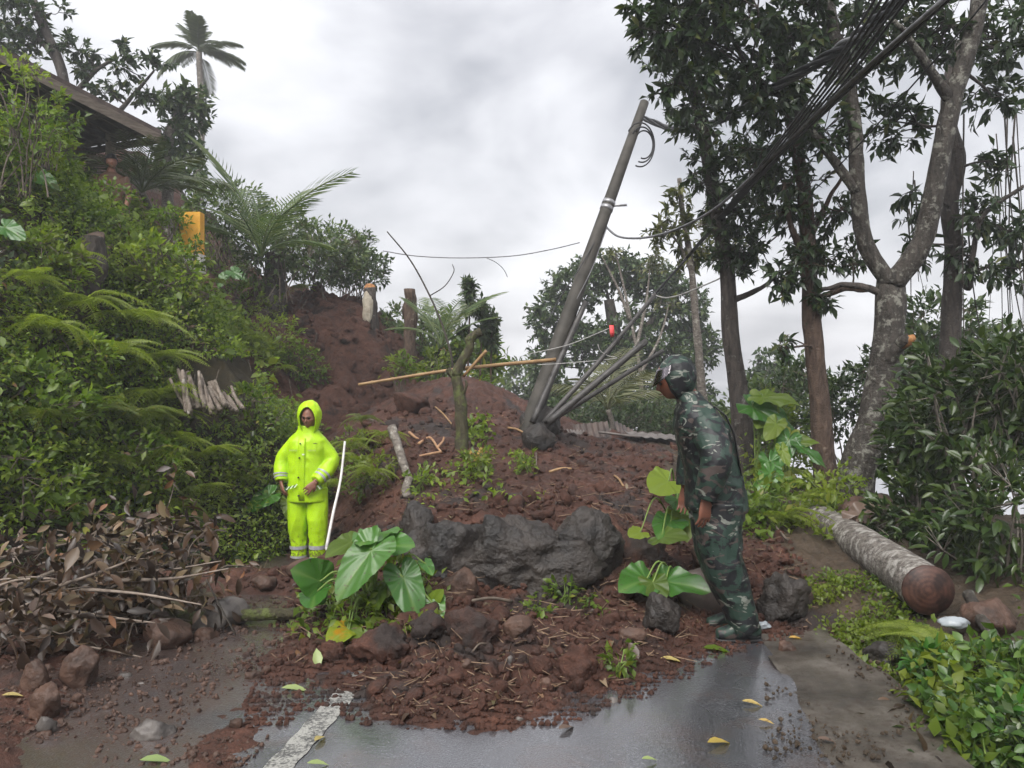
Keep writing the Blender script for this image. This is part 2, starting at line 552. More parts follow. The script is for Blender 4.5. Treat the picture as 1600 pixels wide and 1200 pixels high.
gx = graded([(-90, -30, 6), (-30, -12, 1.0), (-12, -5, 0.14), (-5, -2.4, 0.045), (-2.4, 2.6, 0.022), (2.6, 5, 0.05), (5, 12, 0.25), (12, 30, 1.2), (30, 90, 6)])
gy = graded([(-12, 1, 1.0), (1, 2.7, 0.2), (2.7, 6.2, 0.02), (6.2, 9, 0.035), (9, 15, 0.055), (15, 22, 0.15), (22, 40, 1.0), (40, 130, 5)])
GX, GY = np.meshgrid(gx, gy)
GZ = ground_z(GX.ravel(), GY.ravel()).reshape(GX.shape)
nx, ny = len(gx), len(gy)
ii = np.arange(ny - 1)[:, None] * nx + np.arange(nx - 1)[None, :]
q = np.stack([ii, ii + 1, ii + nx + 1, ii + nx], -1).reshape(-1, 4)
me_ground = make_mesh("ground", np.stack([GX, GY, GZ], -1).reshape(-1, 3), [q])

def soil_material(name, lo, mid, hi, wet=0.5, dark=None, bd=0.035):
    m, t, o = new_mat(name)
    n_big = noise(t, 0.9, 5, 0.6)
    n_mid = noise(t, 9, 6, 0.65)
    n_fine = noise(t, 60, 4, 0.7)
    s = mathn(t, 'ADD', mathn(t, 'MULTIPLY', n_big, 0.35), mathn(t, 'ADD', mathn(t, 'MULTIPLY', n_mid, 0.40), mathn(t, 'MULTIPLY', n_fine, 0.25)))
    c = ramp(t, s, [(0.36, lo), (0.50, mid), (0.64, hi)])
    if dark:
        dn = ramp(t, noise(t, 1.6, 5, 0.6, None, 0.6), [(0.54, (0, 0, 0)), (0.63, (1, 1, 1))])
        c = mixc(t, dn, c, dark)
    # pale specks: grit and bits of root
    sp = ramp(t, noise(t, 150, 2, 0.5), [(0.70, (0, 0, 0)), (0.78, (1, 1, 1))])
    c = mixc(t, mathn(t, 'MULTIPLY', sp, 0.35), c, (0.26, 0.17, 0.12))
    r = ramp(t, noise(t, 5, 4, 0.6), [(0.35, (0.85,) * 3), (0.68, (0.85 - wet,) * 3)])
    hsum = mathn(t, 'ADD', n_mid, mathn(t, 'MULTIPLY', n_fine, 0.45))
    nb = bump(t, hsum, 0.9, bd)
    p = principled(t, c, r, nb, 0.35)
    t.links.new(p.outputs[0], o.inputs[0])
    return m

M_soil = soil_material("landslide_soil", (0.018, 0.0075, 0.0047), (0.058, 0.0235, 0.0145), (0.125, 0.053, 0.034), 0.38, (0.030, 0.021, 0.018))
M_hillsoil = soil_material("hillside_soil", (0.016, 0.014, 0.007), (0.034, 0.026, 0.012), (0.070, 0.052, 0.022), 0.2)
M_scar = soil_material("scar_soil", (0.036, 0.0155, 0.0100), (0.098, 0.042, 0.0275), (0.165, 0.074, 0.049), 0.15, (0.034, 0.019, 0.014), 0.16)
M_verge = soil_material("verge_soil", (0.022, 0.016, 0.010), (0.050, 0.035, 0.022), (0.095, 0.066, 0.044), 0.4)
for m in (M_soil, M_hillsoil, M_scar, M_verge): me_ground.materials.append(m)
fc = (GX[:-1, :-1] + GX[1:, 1:]).ravel() / 2, (GY[:-1, :-1] + GY[1:, 1:]).ravel() / 2
fd = foot_dist(*fc)
mi = np.zeros(len(q), np.int32)
wob = 0.25 * fbm2(fc[0] * 1.5, fc[1] * 1.5, 3, 91)
mi[(fd + wob > -0.05) & (fc[1] < 12.2)] = 1
mi[(fd + wob > -0.1) & (fc[1] >= 12.2) & (fc[1] < 19)] = 2
mi[(fc[0] + wob > 2.0) & (fc[1] < 30)] = 3
mi[(fc[1] >= 19) | (fc[1] < 0)] = 1
me_ground.polygons.foreach_set("material_index", mi)
o = obj("ground", me_ground); o["kind"] = "structure"

def _gi(x, y):
    """quick look-up of the ground sheet's height"""
    i = np.clip(np.searchsorted(gx, x) - 1, 0, nx - 2); j = np.clip(np.searchsorted(gy, y) - 1, 0, ny - 2)
    u = (x - gx[i]) / (gx[i + 1] - gx[i]); w = (y - gy[j]) / (gy[j + 1] - gy[j])
    return (GZ[j, i] * (1 - u) + GZ[j, i + 1] * u) * (1 - w) + (GZ[j + 1, i] * (1 - u) + GZ[j + 1, i + 1] * u) * w

# ------------------------------------------------------------------ road, marking, shoulder
def sheet(name, xl, xr, ys, zf, nx_=40):
    v = []
    for y in ys:
        a, b = xl(y), xr(y)
        x = np.linspace(a, b, nx_)
        v.append(np.column_stack([x, np.full(nx_, y), zf(x, np.full(nx_, y))]))
    n = len(ys)
    i = np.arange(n - 1)[:, None] * nx_ + np.arange(nx_ - 1)[None, :]
    f = np.stack([i, i + 1, i + nx_ + 1, i + nx_], -1).reshape(-1, 4)
    return make_mesh(name, np.vstack(v), [f])

def road_right(y):
    return 1.31 + (y - 3.1) * 0.14 + 0.02 * math.sin(y * 5.1) + 0.012 * math.sin(y * 13)
def road_left(y):
    return -3.6 + 0.10 * max(y - 3, 0)
ys = np.concatenate([np.arange(-6, 2, 0.5), np.arange(2, 9.5, 0.06)])

m, t, o_ = new_mat("wet_asphalt")
vor = t.nodes.new("ShaderNodeTexVoronoi"); vor.inputs['Scale'].default_value = 95
g_ = t.nodes.new("ShaderNodeNewGeometry"); t.links.new(g_.outputs['Position'], vor.inputs['Vector'])
agg = vor.outputs['Distance']
c = ramp(t, noise(t, 150, 3, 0.65), [(0.36, (0.012, 0.012, 0.014)), (0.52, (0.050, 0.050, 0.056)), (0.68, (0.165, 0.165, 0.178))])
mudn = noise(t, 2.6, 6, 0.68, None, 0.5)
sepx = t.nodes.new("ShaderNodeSeparateXYZ"); t.links.new(g_.outputs['Position'], sepx.inputs[0])
leftness = t.nodes.new("ShaderNodeMapRange")
t.links.new(sepx.outputs[0], leftness.inputs['Value'])
for k, v in (('From Min', -0.95), ('From Max', -1.45), ('To Min', 0.0), ('To Max', 0.25)): leftness.inputs[k].default_value = v
mudf = ramp(t, mathn(t, 'ADD', mudn, leftness.outputs[0]), [(0.50, (0, 0, 0)), (0.70, (1, 1, 1))])
mudspk = ramp(t, noise(t, 48, 4, 0.7), [(0.35, (0.35,) * 3), (0.62, (1, 1, 1))])
mudf2 = mathn(t, 'MULTIPLY', mathn(t, 'MULTIPLY', mudf, mudspk), 0.95)
c = mixc(t, mudf2, c, (0.062, 0.036, 0.025))
wetn = noise(t, 1.1, 4, 0.55)
r_ = ramp(t, wetn, [(0.38, (0.10,) * 3), (0.60, (0.36,) * 3)])
r_ = mathn(t, 'ADD', r_, mathn(t, 'MULTIPLY', mudf2, 0.2))
nb = bump(t, mathn(t, 'ADD', agg, mathn(t, 'MULTIPLY', noise(t, 240, 2), 0.4)), 0.5, 0.005)
p = principled(t, c, r_, nb, 0.6)
p.inputs['Coat Weight'].default_value = 0.9
p.inputs['Coat IOR'].default_value = 2.5
t.links.new(ramp(t, wetn, [(0.40, (0.03,) * 3), (0.66, (0.16,) * 3)]), p.inputs['Coat Roughness'])
t.links.new(bump(t, noise(t, 90, 3, 0.7), 0.20, 0.003), p.inputs['Coat Normal'])
t.links.new(p.outputs[0], o_.inputs[0])
M_asphalt = m
me = sheet("road", road_left, road_right, ys, lambda x, y: road_z(x, y) + 0.004 * fbm2(x * 3, y * 3, 2, 3), 60)
struct("road", me, M_asphalt)

# concrete shoulder on the right
def sh_r(y): return road_right(y) + 0.50 + 0.06 * math.sin(y * 2.3)
m, t, o_ = new_mat("muddy_concrete")
n1_ = noise(t, 3.0, 6, 0.65)
c = ramp(t, n1_, [(0.34, (0.030, 0.026, 0.021)), (0.52, (0.070, 0.060, 0.048)), (0.68, (0.120, 0.106, 0.090))])
sp = ramp(t, noise(t, 26, 4, 0.7), [(0.50, (0, 0, 0)), (0.64, (1, 1, 1))])
c = mixc(t, mathn(t, 'MULTIPLY', sp, 0.7), c, (0.040, 0.028, 0.020))
nb = bump(t, noise(t, 30, 6, .7), 0.7, 0.012)
r_ = ramp(t, noise(t, 4.0, 3), [(0.4, (0.30,) * 3), (0.62, (0.62,) * 3)])
p = principled(t, c, r_, nb, 0.45); t.links.new(p.outputs[0], o_.inputs[0])
me = sheet("road_shoulder", lambda y: road_right(y) - 0.03, sh_r, np.arange(-4, 6.0, 0.06), lambda x, y: 0.004 + road_z(x, y) + 0.010 * fbm2(x * 4, y * 4, 3, 8) + 0.02 * (x - 1.5), 24)
struct("road_shoulder", me, m)

# worn white centre line
m, t, o_ = new_mat("worn_road_paint")
wear = mathn(t, 'ADD', mathn(t, 'MULTIPLY', noise(t, 70, 4, 0.7), 0.6), mathn(t, 'MULTIPLY', noise(t, 9, 4, 0.6), 0.4))
wf = ramp(t, wear, [(0.46, (0, 0, 0)), (0.56, (1, 1, 1))])
c = mixc(t, wf, (0.33, 0.325, 0.30), (0.075, 0.074, 0.073))
nb = bump(t, noise(t, 110, 4), 0.8, 0.006)
p = principled(t, c, 0.42, nb, 0.4); t.links.new(p.outputs[0], o_.inputs[0])
def cl(y): return -0.945 + (y - 3.1) * 0.155
me = sheet("road_marking", lambda y: cl(y) - 0.062 + 0.004 * math.sin(y * 37), lambda y: cl(y) + 0.062 + 0.004 * math.sin(y * 41 + 1), np.arange(1.0, 4.4, 0.03), lambda x, y: road_z(x, y) + 0.004 * fbm2(x * 3, y * 3, 2, 3) + 0.004, 6)
struct("road_marking", me, m)

# ================================================================== plant building blocks
def hit(px, py, d0=2.6, d1=40.0, fine=False):
    """where the sight line through a photograph pixel meets the ground"""
    d = np.concatenate([np.arange(d0, 18, 0.03), np.arange(18, d1, 0.2)])
    x = d * (px - 800.0) / FPX; z = CAMZ - d * (py - 600.0) / FPX
    g = _gi(x, d)
    k = np.argmax(g > z) if np.any(g > z) else len(d) - 1
    return Vector((x[k], d[k], float(g[k])))

def ground_normals(x, y):
    e = 0.08
    dzx = (ground_z(x + e, y, False) - ground_z(x - e, y, False)) / (2 * e)
    dzy = (ground_z(x, y + e, False) - ground_z(x, y - e, False)) / (2 * e)
    return nrm(np.stack([-dzx, -dzy, np.ones_like(dzx)], -1))

G_dark = leaf_mat("dark_glossy_leaf", [(0.0, (0.022, 0.044, 0.012)), (0.5, (0.042, 0.074, 0.017)), (1.0, (0.078, 0.112, 0.026))], 0.30, 0.30, 0.55)
G_canopy = leaf_mat("canopy_leaf", [(0.0, (0.018, 0.036, 0.014)), (0.55, (0.032, 0.060, 0.020)), (0.9, (0.055, 0.088, 0.028)), (1.0, (0.11, 0.12, 0.035))], 0.36, 0.26, 0.5)
G_mid = leaf_mat("mid_green_leaf", [(0.0, (0.050, 0.095, 0.011)), (0.5, (0.105, 0.172, 0.018)), (0.92, (0.165, 0.235, 0.028)), (1.0, (0.20, 0.20, 0.03))], 0.40, 0.50, 0.5, None, (0.8, (0.175, 0.22, 0.026), 0.48, 0.64))
G_light = leaf_mat("light_green_leaf", [(0.0, (0.090, 0.150, 0.016)), (0.5, (0.165, 0.245, 0.024)), (0.93, (0.24, 0.33, 0.036)), (1.0, (0.30, 0.27, 0.04))], 0.42, 0.50, 0.5, None, (0.9, (0.23, 0.29, 0.035), 0.50, 0.66))
G_fern = leaf_mat("fern_leaf", [(0.0, (0.165, 0.220, 0.030)), (0.6, (0.235, 0.295, 0.044)), (1.0, (0.30, 0.35, 0.065))], 0.45, 0.50)
G_fern_dark = leaf_mat("old_fern_leaf", [(0.0, (0.085, 0.125, 0.020)), (0.7, (0.135, 0.180, 0.030)), (1.0, (0.200, 0.190, 0.040))], 0.45, 0.50)
G_far = leaf_mat("far_tree_leaf", [(0.0, (0.026, 0.052, 0.018)), (0.5, (0.048, 0.085, 0.026)), (1.0, (0.090, 0.125, 0.036))], 0.5, 0.30)
G_farlight = leaf_mat("far_bamboo_leaf", [(0.0, (0.060, 0.100, 0.034)), (0.6, (0.095, 0.145, 0.045)), (1.0, (0.150, 0.185, 0.060))], 0.5, 0.35)
G_taro = leaf_mat("taro_leaf", [(0.0, (0.040, 0.130, 0.018)), (0.5, (0.052, 0.155, 0.022)), (1.0, (0.075, 0.190, 0.028))], 0.30, 0.32, 0.55, None, (38, (0.055, 0.050, 0.020), 0.62, 0.70))
G_taroyellow = leaf_mat("yellowing_taro_leaf", [(0.0, (0.15, 0.22, 0.02)), (1.0, (0.22, 0.27, 0.02))], 0.38, 0.35, 0.5, None, (9, (0.42, 0.22, 0.01), 0.50, 0.62))
G_dead = leaf_mat("dead_leaf", [(0.0, (0.018, 0.011, 0.007)), (0.40, (0.045, 0.026, 0.015)), (0.65, (0.090, 0.050, 0.026)), (0.8, (0.080, 0.068, 0.028)), (0.93, (0.20, 0.14, 0.085)), (1.0, (0.22, 0.09, 0.038))], 0.42, 0.14, 0.5)
G_deadash = leaf_mat("dry_brown_leaf", [(0.0, (0.055, 0.034, 0.024)), (0.5, (0.110, 0.070, 0.050)), (1.0, (0.20, 0.15, 0.12))], 0.45, 0.10, 0.5)
G_yellow = leaf_mat("yellow_fallen_leaf", [(0.0, (0.36, 0.26, 0.05)), (0.5, (0.42, 0.34, 0.13)), (1.0, (0.50, 0.30, 0.07))], 0.40, 0.2, 0.5, None, (30, (0.16, 0.09, 0.02), 0.56, 0.70))
G_palegreen = leaf_mat("pale_green_fallen_leaf", [(0.0, (0.22, 0.30, 0.10)), (1.0, (0.30, 0.36, 0.14))], 0.40, 0.2)
M_stem = simple_mat("green_stem", (0.10, 0.17, 0.03), (0.19, 0.26, 0.06), 30, 0.5)
M_twig = simple_mat("grey_brown_twig", (0.055, 0.042, 0.032), (0.17, 0.135, 0.105), 22, 0.75)
M_twigdark = simple_mat("dark_twig", (0.022, 0.018, 0.014), (0.060, 0.048, 0.038), 22, 0.75)
M_barkdark = bark_mat("dark_bark", (0.022, 0.018, 0.016), (0.085, 0.070, 0.060), (0.17, 0.165, 0.15), 0, (0.60, 0.68))
M_barkbrown = bark_mat("brown_bark", (0.040, 0.026, 0.020), (0.135, 0.090, 0.066), (0.24, 0.20, 0.16), 0, (0.62, 0.72))
M_barklichen = bark_mat("lichen_bark", (0.020, 0.017, 0.014), (0.070, 0.060, 0.050), (0.20, 0.195, 0.165), 0, (0.53, 0.62))
M_barkpale = bark_mat("pale_bark", (0.085, 0.072, 0.060), (0.24, 0.21, 0.18), (0.40, 0.38, 0.33), 1, (0.55, 0.66))
M_cutwood = simple_mat("fresh_cut_wood", (0.20, 0.085, 0.03), (0.42, 0.20, 0.07), 26, 0.7)

def leaves_mesh(name, tmpl, pos, dirs, ups, size, mat, parent=None, width=None):
    s = np.asarray(size, float)
    if width is not None: s = np.stack([s * width, s, s], -1)
    v, f = scatter(tmpl[0], tmpl[1], pos, frames(dirs, ups), s)
    return obj(name, MB().add(v, f), mat, parent)

def leaf_meshes(name, mat, n=5, w=0.4, seed=1, **kw):
    g = random.Random(seed); r = []
    for i in range(n):
        tv, tf = leaf_mid(w * g.uniform(.85, 1.15), g.uniform(.05, .16), g.uniform(.05, .35), g.uniform(-.4, .4), **kw)
        me = make_mesh(name, tv, tf); me.materials.append(mat); r.append(me)
    return r

def leaf_parts(meshes, parent, pos, dirs, ups, size, name="leaf"):
    """each leaf an object of its own, sharing mesh data"""
    Rm = frames(dirs, ups); inv = Matrix.Translation(-root_loc(parent))
    for i in range(len(pos)):
        o = bpy.data.objects.new(name, meshes[i % len(meshes)])
        COL.objects.link(o)
        o.parent = parent; o.matrix_parent_inverse = inv
        M_ = Matrix(Rm[i].tolist()).to_4x4() @ Matrix.Scale(float(size[i]), 4)
        M_.translation = Vector(pos[i])
        o.matrix_basis = M_

def in_ellipsoid(n, c, r, g, shell=0.5):
    d = nrm(g.normal(size=(n, 3)))
    k = (shell + (1 - shell) * g.random(n)) ** 0.8
    k = np.where(g.random(n) < 0.25, g.random(n), k)
    return np.asarray(c) + d * k[:, None] * np.asarray(r)

def build_tree(name, label, limbs, blobs, bark, leafmat, leaf_len, per=9, density=1.0, leaf_w=0.42, group=None, seed=0,
               singles=0, single_meshes=None, droop=0.35, twig_mat=None, tmpl=None, base=None, cat="tree", trunk_sides=14, twig_r=0.006, trunk_rough=0.12):
    """limbs: (list of world points, r0, r1); blobs: (px, py, depth, rx_px, ry_px, weight)"""
    g = np.random.default_rng(seed)
    base = base if base is not None else limbs[0][0][0]
    root = thing(name, label, cat, Vector(base), group)
    trunk = MB(); br = MB(); allp = []; allr = []
    for k, (pts, r0, r1) in enumerate(limbs):
        if k == 0: pts = [Vector(pts[0]) - Vector((0, 0, 1.2 if r0 > .05 else .4))] + list(pts)
        n = max(10, 7 * len(pts))
        c = catmull([tuple(p) for p in pts], n)
        c = c + 0.25 * r0 * np.stack([vn2(np.linspace(0, 6, n), np.full(n, k + seed), s) for s in (1, 2, 3)], -1) * np.linspace(0, 1, n)[:, None]
        rr = np.linspace(r0, r1, n)
        if k == 0: rr = rr * (1 + .45 * np.exp(-np.linspace(0, 1, n) * len(pts) * 1.1))
        (trunk if k == 0 or r0 > 0.05 else br).add(*tube(c, rr, trunk_sides if r0 > 0.05 else 7, True, trunk_rough, seed + k))
        allp.append(c); allr.append(rr)
    allp = np.vstack(allp); allr = np.concatenate(allr)
    LP, LD, LU = [], [], []
    for (bx, by, bd, rx, ry, w) in blobs:
        c = np.array(P(bx, by, bd)); rx_ = rx * bd / FPX; ry_ = ry * bd / FPX
        rad = np.array([rx_, (rx_ + ry_) * 0.5, ry_])
        # branch from the nearest limb
        score = np.linalg.norm(allp - c, axis=1) + 0.6 * np.maximum(0, allp[:, 2] - c[2])
        a = allp[np.argmin(score)]; ar = min(allr[np.argmin(score)] * 0.5, 0.035 * max(rx_, .4) + 0.006)
        mid = (a + c) / 2 + g.normal(size=3) * 0.12 * np.linalg.norm(c - a)
        cc = catmull([a, mid, c], 9)
        br.add(*tube(cc, np.linspace(ar, max(ar * .45, twig_r * 1.2), 9), 6, False, 0.1, seed))
        ncl = max(3, int(density * w * 300 * (rx_ * ry_ + 0.02) / (leaf_len / 0.14) ** 2))
        pos = in_ellipsoid(ncl, c, rad, g)
        nsub = max(2, ncl // 7)
        subs = in_ellipsoid(nsub, c, rad * 0.62, g, 0.3)
        for s_ in subs:
            o_ = cc[g.integers(4, 9)]
            m_ = (o_ + s_) / 2 + g.normal(size=3) * 0.1 * np.linalg.norm(s_ - o_)
            br.add(*tube(catmull([o_, m_, s_], 6), np.linspace(max(twig_r * 1.5, ar * .35), twig_r, 6), 5, False))
        for p_ in pos:
            s_ = subs[np.argmin(np.linalg.norm(subs - p_, axis=1))]
            br.add(*tube(np.array([s_, (s_ + p_) / 2 + g.normal(size=3) * .03, p_]), [twig_r, twig_r * .8, twig_r * .5], 3, False))
            td = nrm(p_ - s_ + np.array([0, 0, .02]))
            k = max(3, int(per * g.uniform(.6, 1.3)))
            dr = nrm(td * g.uniform(.1, 1.0, (k, 1)) + nrm(g.normal(size=(k, 3))) * 0.9 + np.array([0, 0, -droop]) * g.uniform(0, 1.6, (k, 1)))
            LP.append(p_ - td * g.uniform(0, 1.1, (k, 1)) * leaf_len)
            LD.append(dr)
            LU.append(nrm(np.array([0, 0, 1.0]) + 0.6 * g.normal(size=(k, 3))))
    LP = np.vstack(LP); LD = np.vstack(LD); LU = np.vstack(LU)
    sz = leaf_len * g.uniform(0.6, 1.25, len(LP))
    obj("trunk", trunk, bark, root)
    if br.n: obj("branches", br, twig_mat or bark, root)["kind"] = "stuff"
    idx = np.arange(len(LP)); g.shuffle(idx)
    if singles:
        # the leaves that show largest: nearest to the viewer
        order = np.argsort(np.linalg.norm(LP - np.array([0, 0, CAMZ]), axis=1) - 1.5 * sz / leaf_len + 1.2 * g.random(len(LP)))
        a, idx = order[:singles], order[singles:]
        leaf_parts(single_meshes, root, LP[a], LD[a], LU[a], sz[a])
    f = leaves_mesh("foliage", tmpl or leaf_small(leaf_w), LP[idx], LD[idx], LU[idx], sz[idx], leafmat, root)
    f["kind"] = "stuff"
    return root

def bush(name, label, c, r, n, leaf_len, mat, seed=0, leaf_w=0.45, group=None, cat="shrub", upright=0.4, tmpl=None, stems=10, stem_mat=None, base_z=None, singles=0, single_meshes=None, shell=.45):
    g = np.random.default_rng(seed)
    c = np.array(c, float); r = np.array(r, float)
    base = Vector((c[0], c[1], base_z if base_z is not None else c[2] - r[2]))
    root = thing(name, label, cat, base, group)
    tips = in_ellipsoid(max(stems * 3, n // 9), c, r, g, shell)
    s = MB()
    bs = np.array(base) + np.column_stack([g.normal(size=(stems, 2)) * r[:2] * .25, np.zeros(stems) - 0.05])
    ends = tips[:stems]
    for a, b in zip(bs, ends):
        m_ = (a + b) / 2 + np.array([0, 0, .12 * r[2]]) + g.normal(size=3) * .08 * r
        s.add(*tube(catmull([a, m_, b], 7), np.linspace(.011, .004, 7) * (0.6 + r[2]), 5, False))
    for p_ in tips[stems:]:
        e = ends[np.argmin(np.linalg.norm(ends - p_, axis=1))]
        s.add(*tube(np.array([e, (e + p_) / 2, p_]), [.005, .004, .003], 3, False))
    obj("stems", s, stem_mat or M_twig, root)
    k = g.integers(0, len(tips), n)
    pos = tips[k] + g.normal(size=(n, 3)) * 0.35 * leaf_len
    dirs = nrm(nrm(pos - c) + 0.8 * g.normal(size=(n, 3)) + np.array([0, 0, upright - .25]))
    ups = nrm(np.array([0, -.25, 1.0]) + 0.5 * g.normal(size=(n, 3)))
    sz = leaf_len * g.uniform(.55, 1.25, n)
    idx = np.arange(n)
    if singles:
        order = np.argsort(pos[:, 1] - 0.6 * sz / leaf_len * r[1] + .4 * r[1] * g.random(n))
        leaf_parts(single_meshes, root, pos[order[:singles]], dirs[order[:singles]], ups[order[:singles]], sz[order[:singles]])
        idx = order[singles:]
    f = leaves_mesh("foliage", tmpl or leaf_small(leaf_w), pos[idx], dirs[idx], ups[idx], sz[idx], mat, root)
    f["kind"] = "stuff"
    return root

# --- ferns
def fern_frond_mesh(name, seed, mat, pairs=17, sub=9, arch=0.55):
    g = random.Random(seed); mb = MB()
    n = 14
    tt = np.linspace(0, 1, n)
    ax = np.column_stack([0.05 * np.sin(tt * 3 + seed), tt * (1 - .22 * tt), arch * (tt * 0.9 - 1.75 * tt ** 2)])
    mb.add(*tube(ax, np.linspace(.009, .002, n), 4, False))
    f = lambda u: np.array([np.interp(u, tt, ax[:, i]) for i in range(3)])
    for k in range(pairs):
        u = 0.16 + 0.84 * (k / pairs) ** 0.95
        p0 = f(u); p1 = f(min(u + .03, 1)); T = nrm(p1 - p0 + 1e-6 * np.array([0, 1, 0]))
        prof = math.sin(math.pi * min(1, (u * 0.92 + 0.10)) ** 0.8) ** 0.7
        ln = 0.27 * prof * g.uniform(.9, 1.08) + .015
        for s in (-1, 1):
            side = nrm(np.cross(T, np.array([0, 0, 1.0]))) * s
            dr = nrm(side * 0.86 + T * 0.48 + np.array([0, 0, -.16 + g.uniform(-.12, .12)]))
            up = nrm(np.cross(dr, np.cross(np.array([0, 0, 1.0]), dr)))
            lat = np.cross(dr, up)
            m = max(3, int(sub * ln / .36 + .5))
            j = np.arange(m); w = ((j + .5) / m)
            c = p0 + dr * (ln * w)[:, None] + np.array([0, 0, -1.0]) * (0.10 * ln * w ** 2)[:, None]
            half = (0.040 * np.sin(np.pi * np.clip(w * .93 + .12, 0, 1)) ** .6 * (0.45 + .55 * prof))
            step = ln / m
            for sg in (-1, 1):
                tip = c + lat * sg * half[:, None] + dr * step * .55 - np.array([0, 0, .012])
                a = c - dr * step * .36; b = c + dr * step * .40
                mm = (c + tip) / 2 + dr * step * .22 + lat * sg * half[:, None] * .18
                v = np.concatenate([a, b, tip, mm])
                q_ = np.stack([j, j + 3 * m, j + 2 * m], -1), np.stack([j + m, j + 2 * m, j + 3 * m], -1), np.stack([j, j + m, j + 3 * m], -1)
                mb.add(v, [np.vstack(q_)])
    me = mb.mesh(name); me.materials.append(mat)
    return me
FRONDS = [fern_frond_mesh("frond", s, G_fern, 17 + s % 3, 9, .62 + .12 * (s % 4)) for s in range(5)]
FRONDS_DARK = [fern_frond_mesh("frond", s + 20, G_fern_dark, 16, 8, .5 + .1 * (s % 3)) for s in range(3)]

def fern(loc, size, label, group, out=(0, -1, 0), nf=9, spread=1.0, dark=False, seed=0, lift=0.75, arc=360):
    g = random.Random(seed)
    root = thing("fern", label, "fern", loc, group)
    o_ang = math.atan2(out[1], out[0])
    for i in range(nf):
        a = o_ang + math.radians((i + .5) / nf * arc - arc / 2 + g.uniform(-14, 14))
        el = lift * g.uniform(.45, 1.15) * spread
        d = np.array([[math.cos(a) * math.cos(el), math.sin(a) * math.cos(el), math.sin(el)]])
        Rm = frames(d, np.array([[0, 0, 1.0]]))[0]
        fr = (FRONDS_DARK if dark else FRONDS)
        o = bpy.data.objects.new("frond", fr[g.randrange(len(fr))])
        COL.objects.link(o); o.parent = root
        o.matrix_basis = Matrix(Rm.tolist()).to_4x4() @ Matrix.Scale(size * g.uniform(.75, 1.2), 4) @ Matrix.Rotation(g.uniform(-.25, .25), 4, 'Y')
    return root

# --- heart-shaped (taro) leaves
def heart_leaf(length=1.0, width=0.8, cup=0.10, wave=0.03, seed=0, nth=84, nr=6, lobe=0.34):
    """petiole joins at the origin; tip towards +y; two lobes reach back"""
    g = random.Random(seed); ph = g.uniform(0, 6)
    v = [(0, 0, 0)]; f3 = []; f4 = []
    for i in range(nth):
        th = 2 * math.pi * i / nth           # 0 = tip
        c_ = abs(math.atan2(math.sin(th), math.cos(th))) / math.pi   # 0 tip .. 1 back
        r_tip = 1.0
        if c_ < 0.5:
            u = c_ / .5
            r = (1 - u) ** 1.6 * 1.0 + u ** .9 * 0.52 + 0.02 * math.sin(u * math.pi)
            r = max(r, .52 * (1 - .15 * (1 - u)))  if u > .45 else r
        else:
            u = (c_ - .5) / .5
            r = 0.52 + 0.10 * math.sin(u * math.pi * .75)
            if u > .72: r *= max(0.16, 1 - ((u - .72) / .28) ** 1.3 * 0.86)
        x = math.sin(th) * r * width / 1.04; y = math.cos(th) * r
        if y < 0: y *= lobe / .45
        for k in range(1, nr + 1):
            s = k / nr
            xx, yy = x * s, y * s
            rr = math.hypot(xx, yy)
            z = cup * (xx * xx) * 1.6 - 0.16 * yy * abs(yy) + wave * s * s * math.sin(th * 7 + ph) + 0.007 * s * math.cos(th * 14) * (1 if 0 < k < nr else .5) + 0.010 * math.sin(yy * 38 + abs(xx) * 16) * min(1, abs(xx) * 9) * s
            z -= 0.03 * math.exp(-(xx / .05) ** 2) * (1 if yy > 0 else 0)
            v.append((xx * length, yy * length, z * length))
    for i in range(nth):
        a = 1 + i * nr; b = 1 + ((i + 1) % nth) * nr
        f3.append((0, b, a))
        for k in range(nr - 1): f4.append((a + k, b + k, b + k + 1, a + k + 1))
    return np.array(v), [np.array(f3), np.array(f4)]

def taro_leaf(root, a, t, up, w, mat, base=None, seed=0, cup=.10, wave=.03, r=0.006, bend=0.35, name="leaf"):
    """a: where the stalk joins, t: tip (world points), up: which way the blade faces"""
    a = np.array(a); t = np.array(t); d = t - a; ln = np.linalg.norm(d)
    v, f = heart_leaf(ln, w, cup, wave, seed)
    Rm = frames(d[None], np.array([up], float))[0]
    me_ = MB().add(v @ Rm.T + a, f).mesh(name)
    vn_ = np.zeros(len(v), np.float32); nr_, nth_ = 6, 84
    for i_ in range(nth_):
        if i_ % 14 == 0 or i_ in (nth_ - 1, 1): vn_[1 + i_ * nr_: 1 + (i_ + 1) * nr_] = 1.0 if i_ in (0,) else .5
    vn_[0] = 1
    me_.attributes.new("vein", 'FLOAT', 'POINT').data.foreach_set("value", vn_)
    o = obj(name, me_, mat, root)
    if base is not None:
        b = np.array(base)
        m_ = b * (1 - .6) + a * .6 + np.array([0, 0, bend * np.linalg.norm(a - b)])
        s = MB().add(*tube(catmull([b, m_, a], 14), np.linspace(r * 1.6, r * .8, 14), 7, False))
        obj("stalk", s, M_stem, root)
    return o

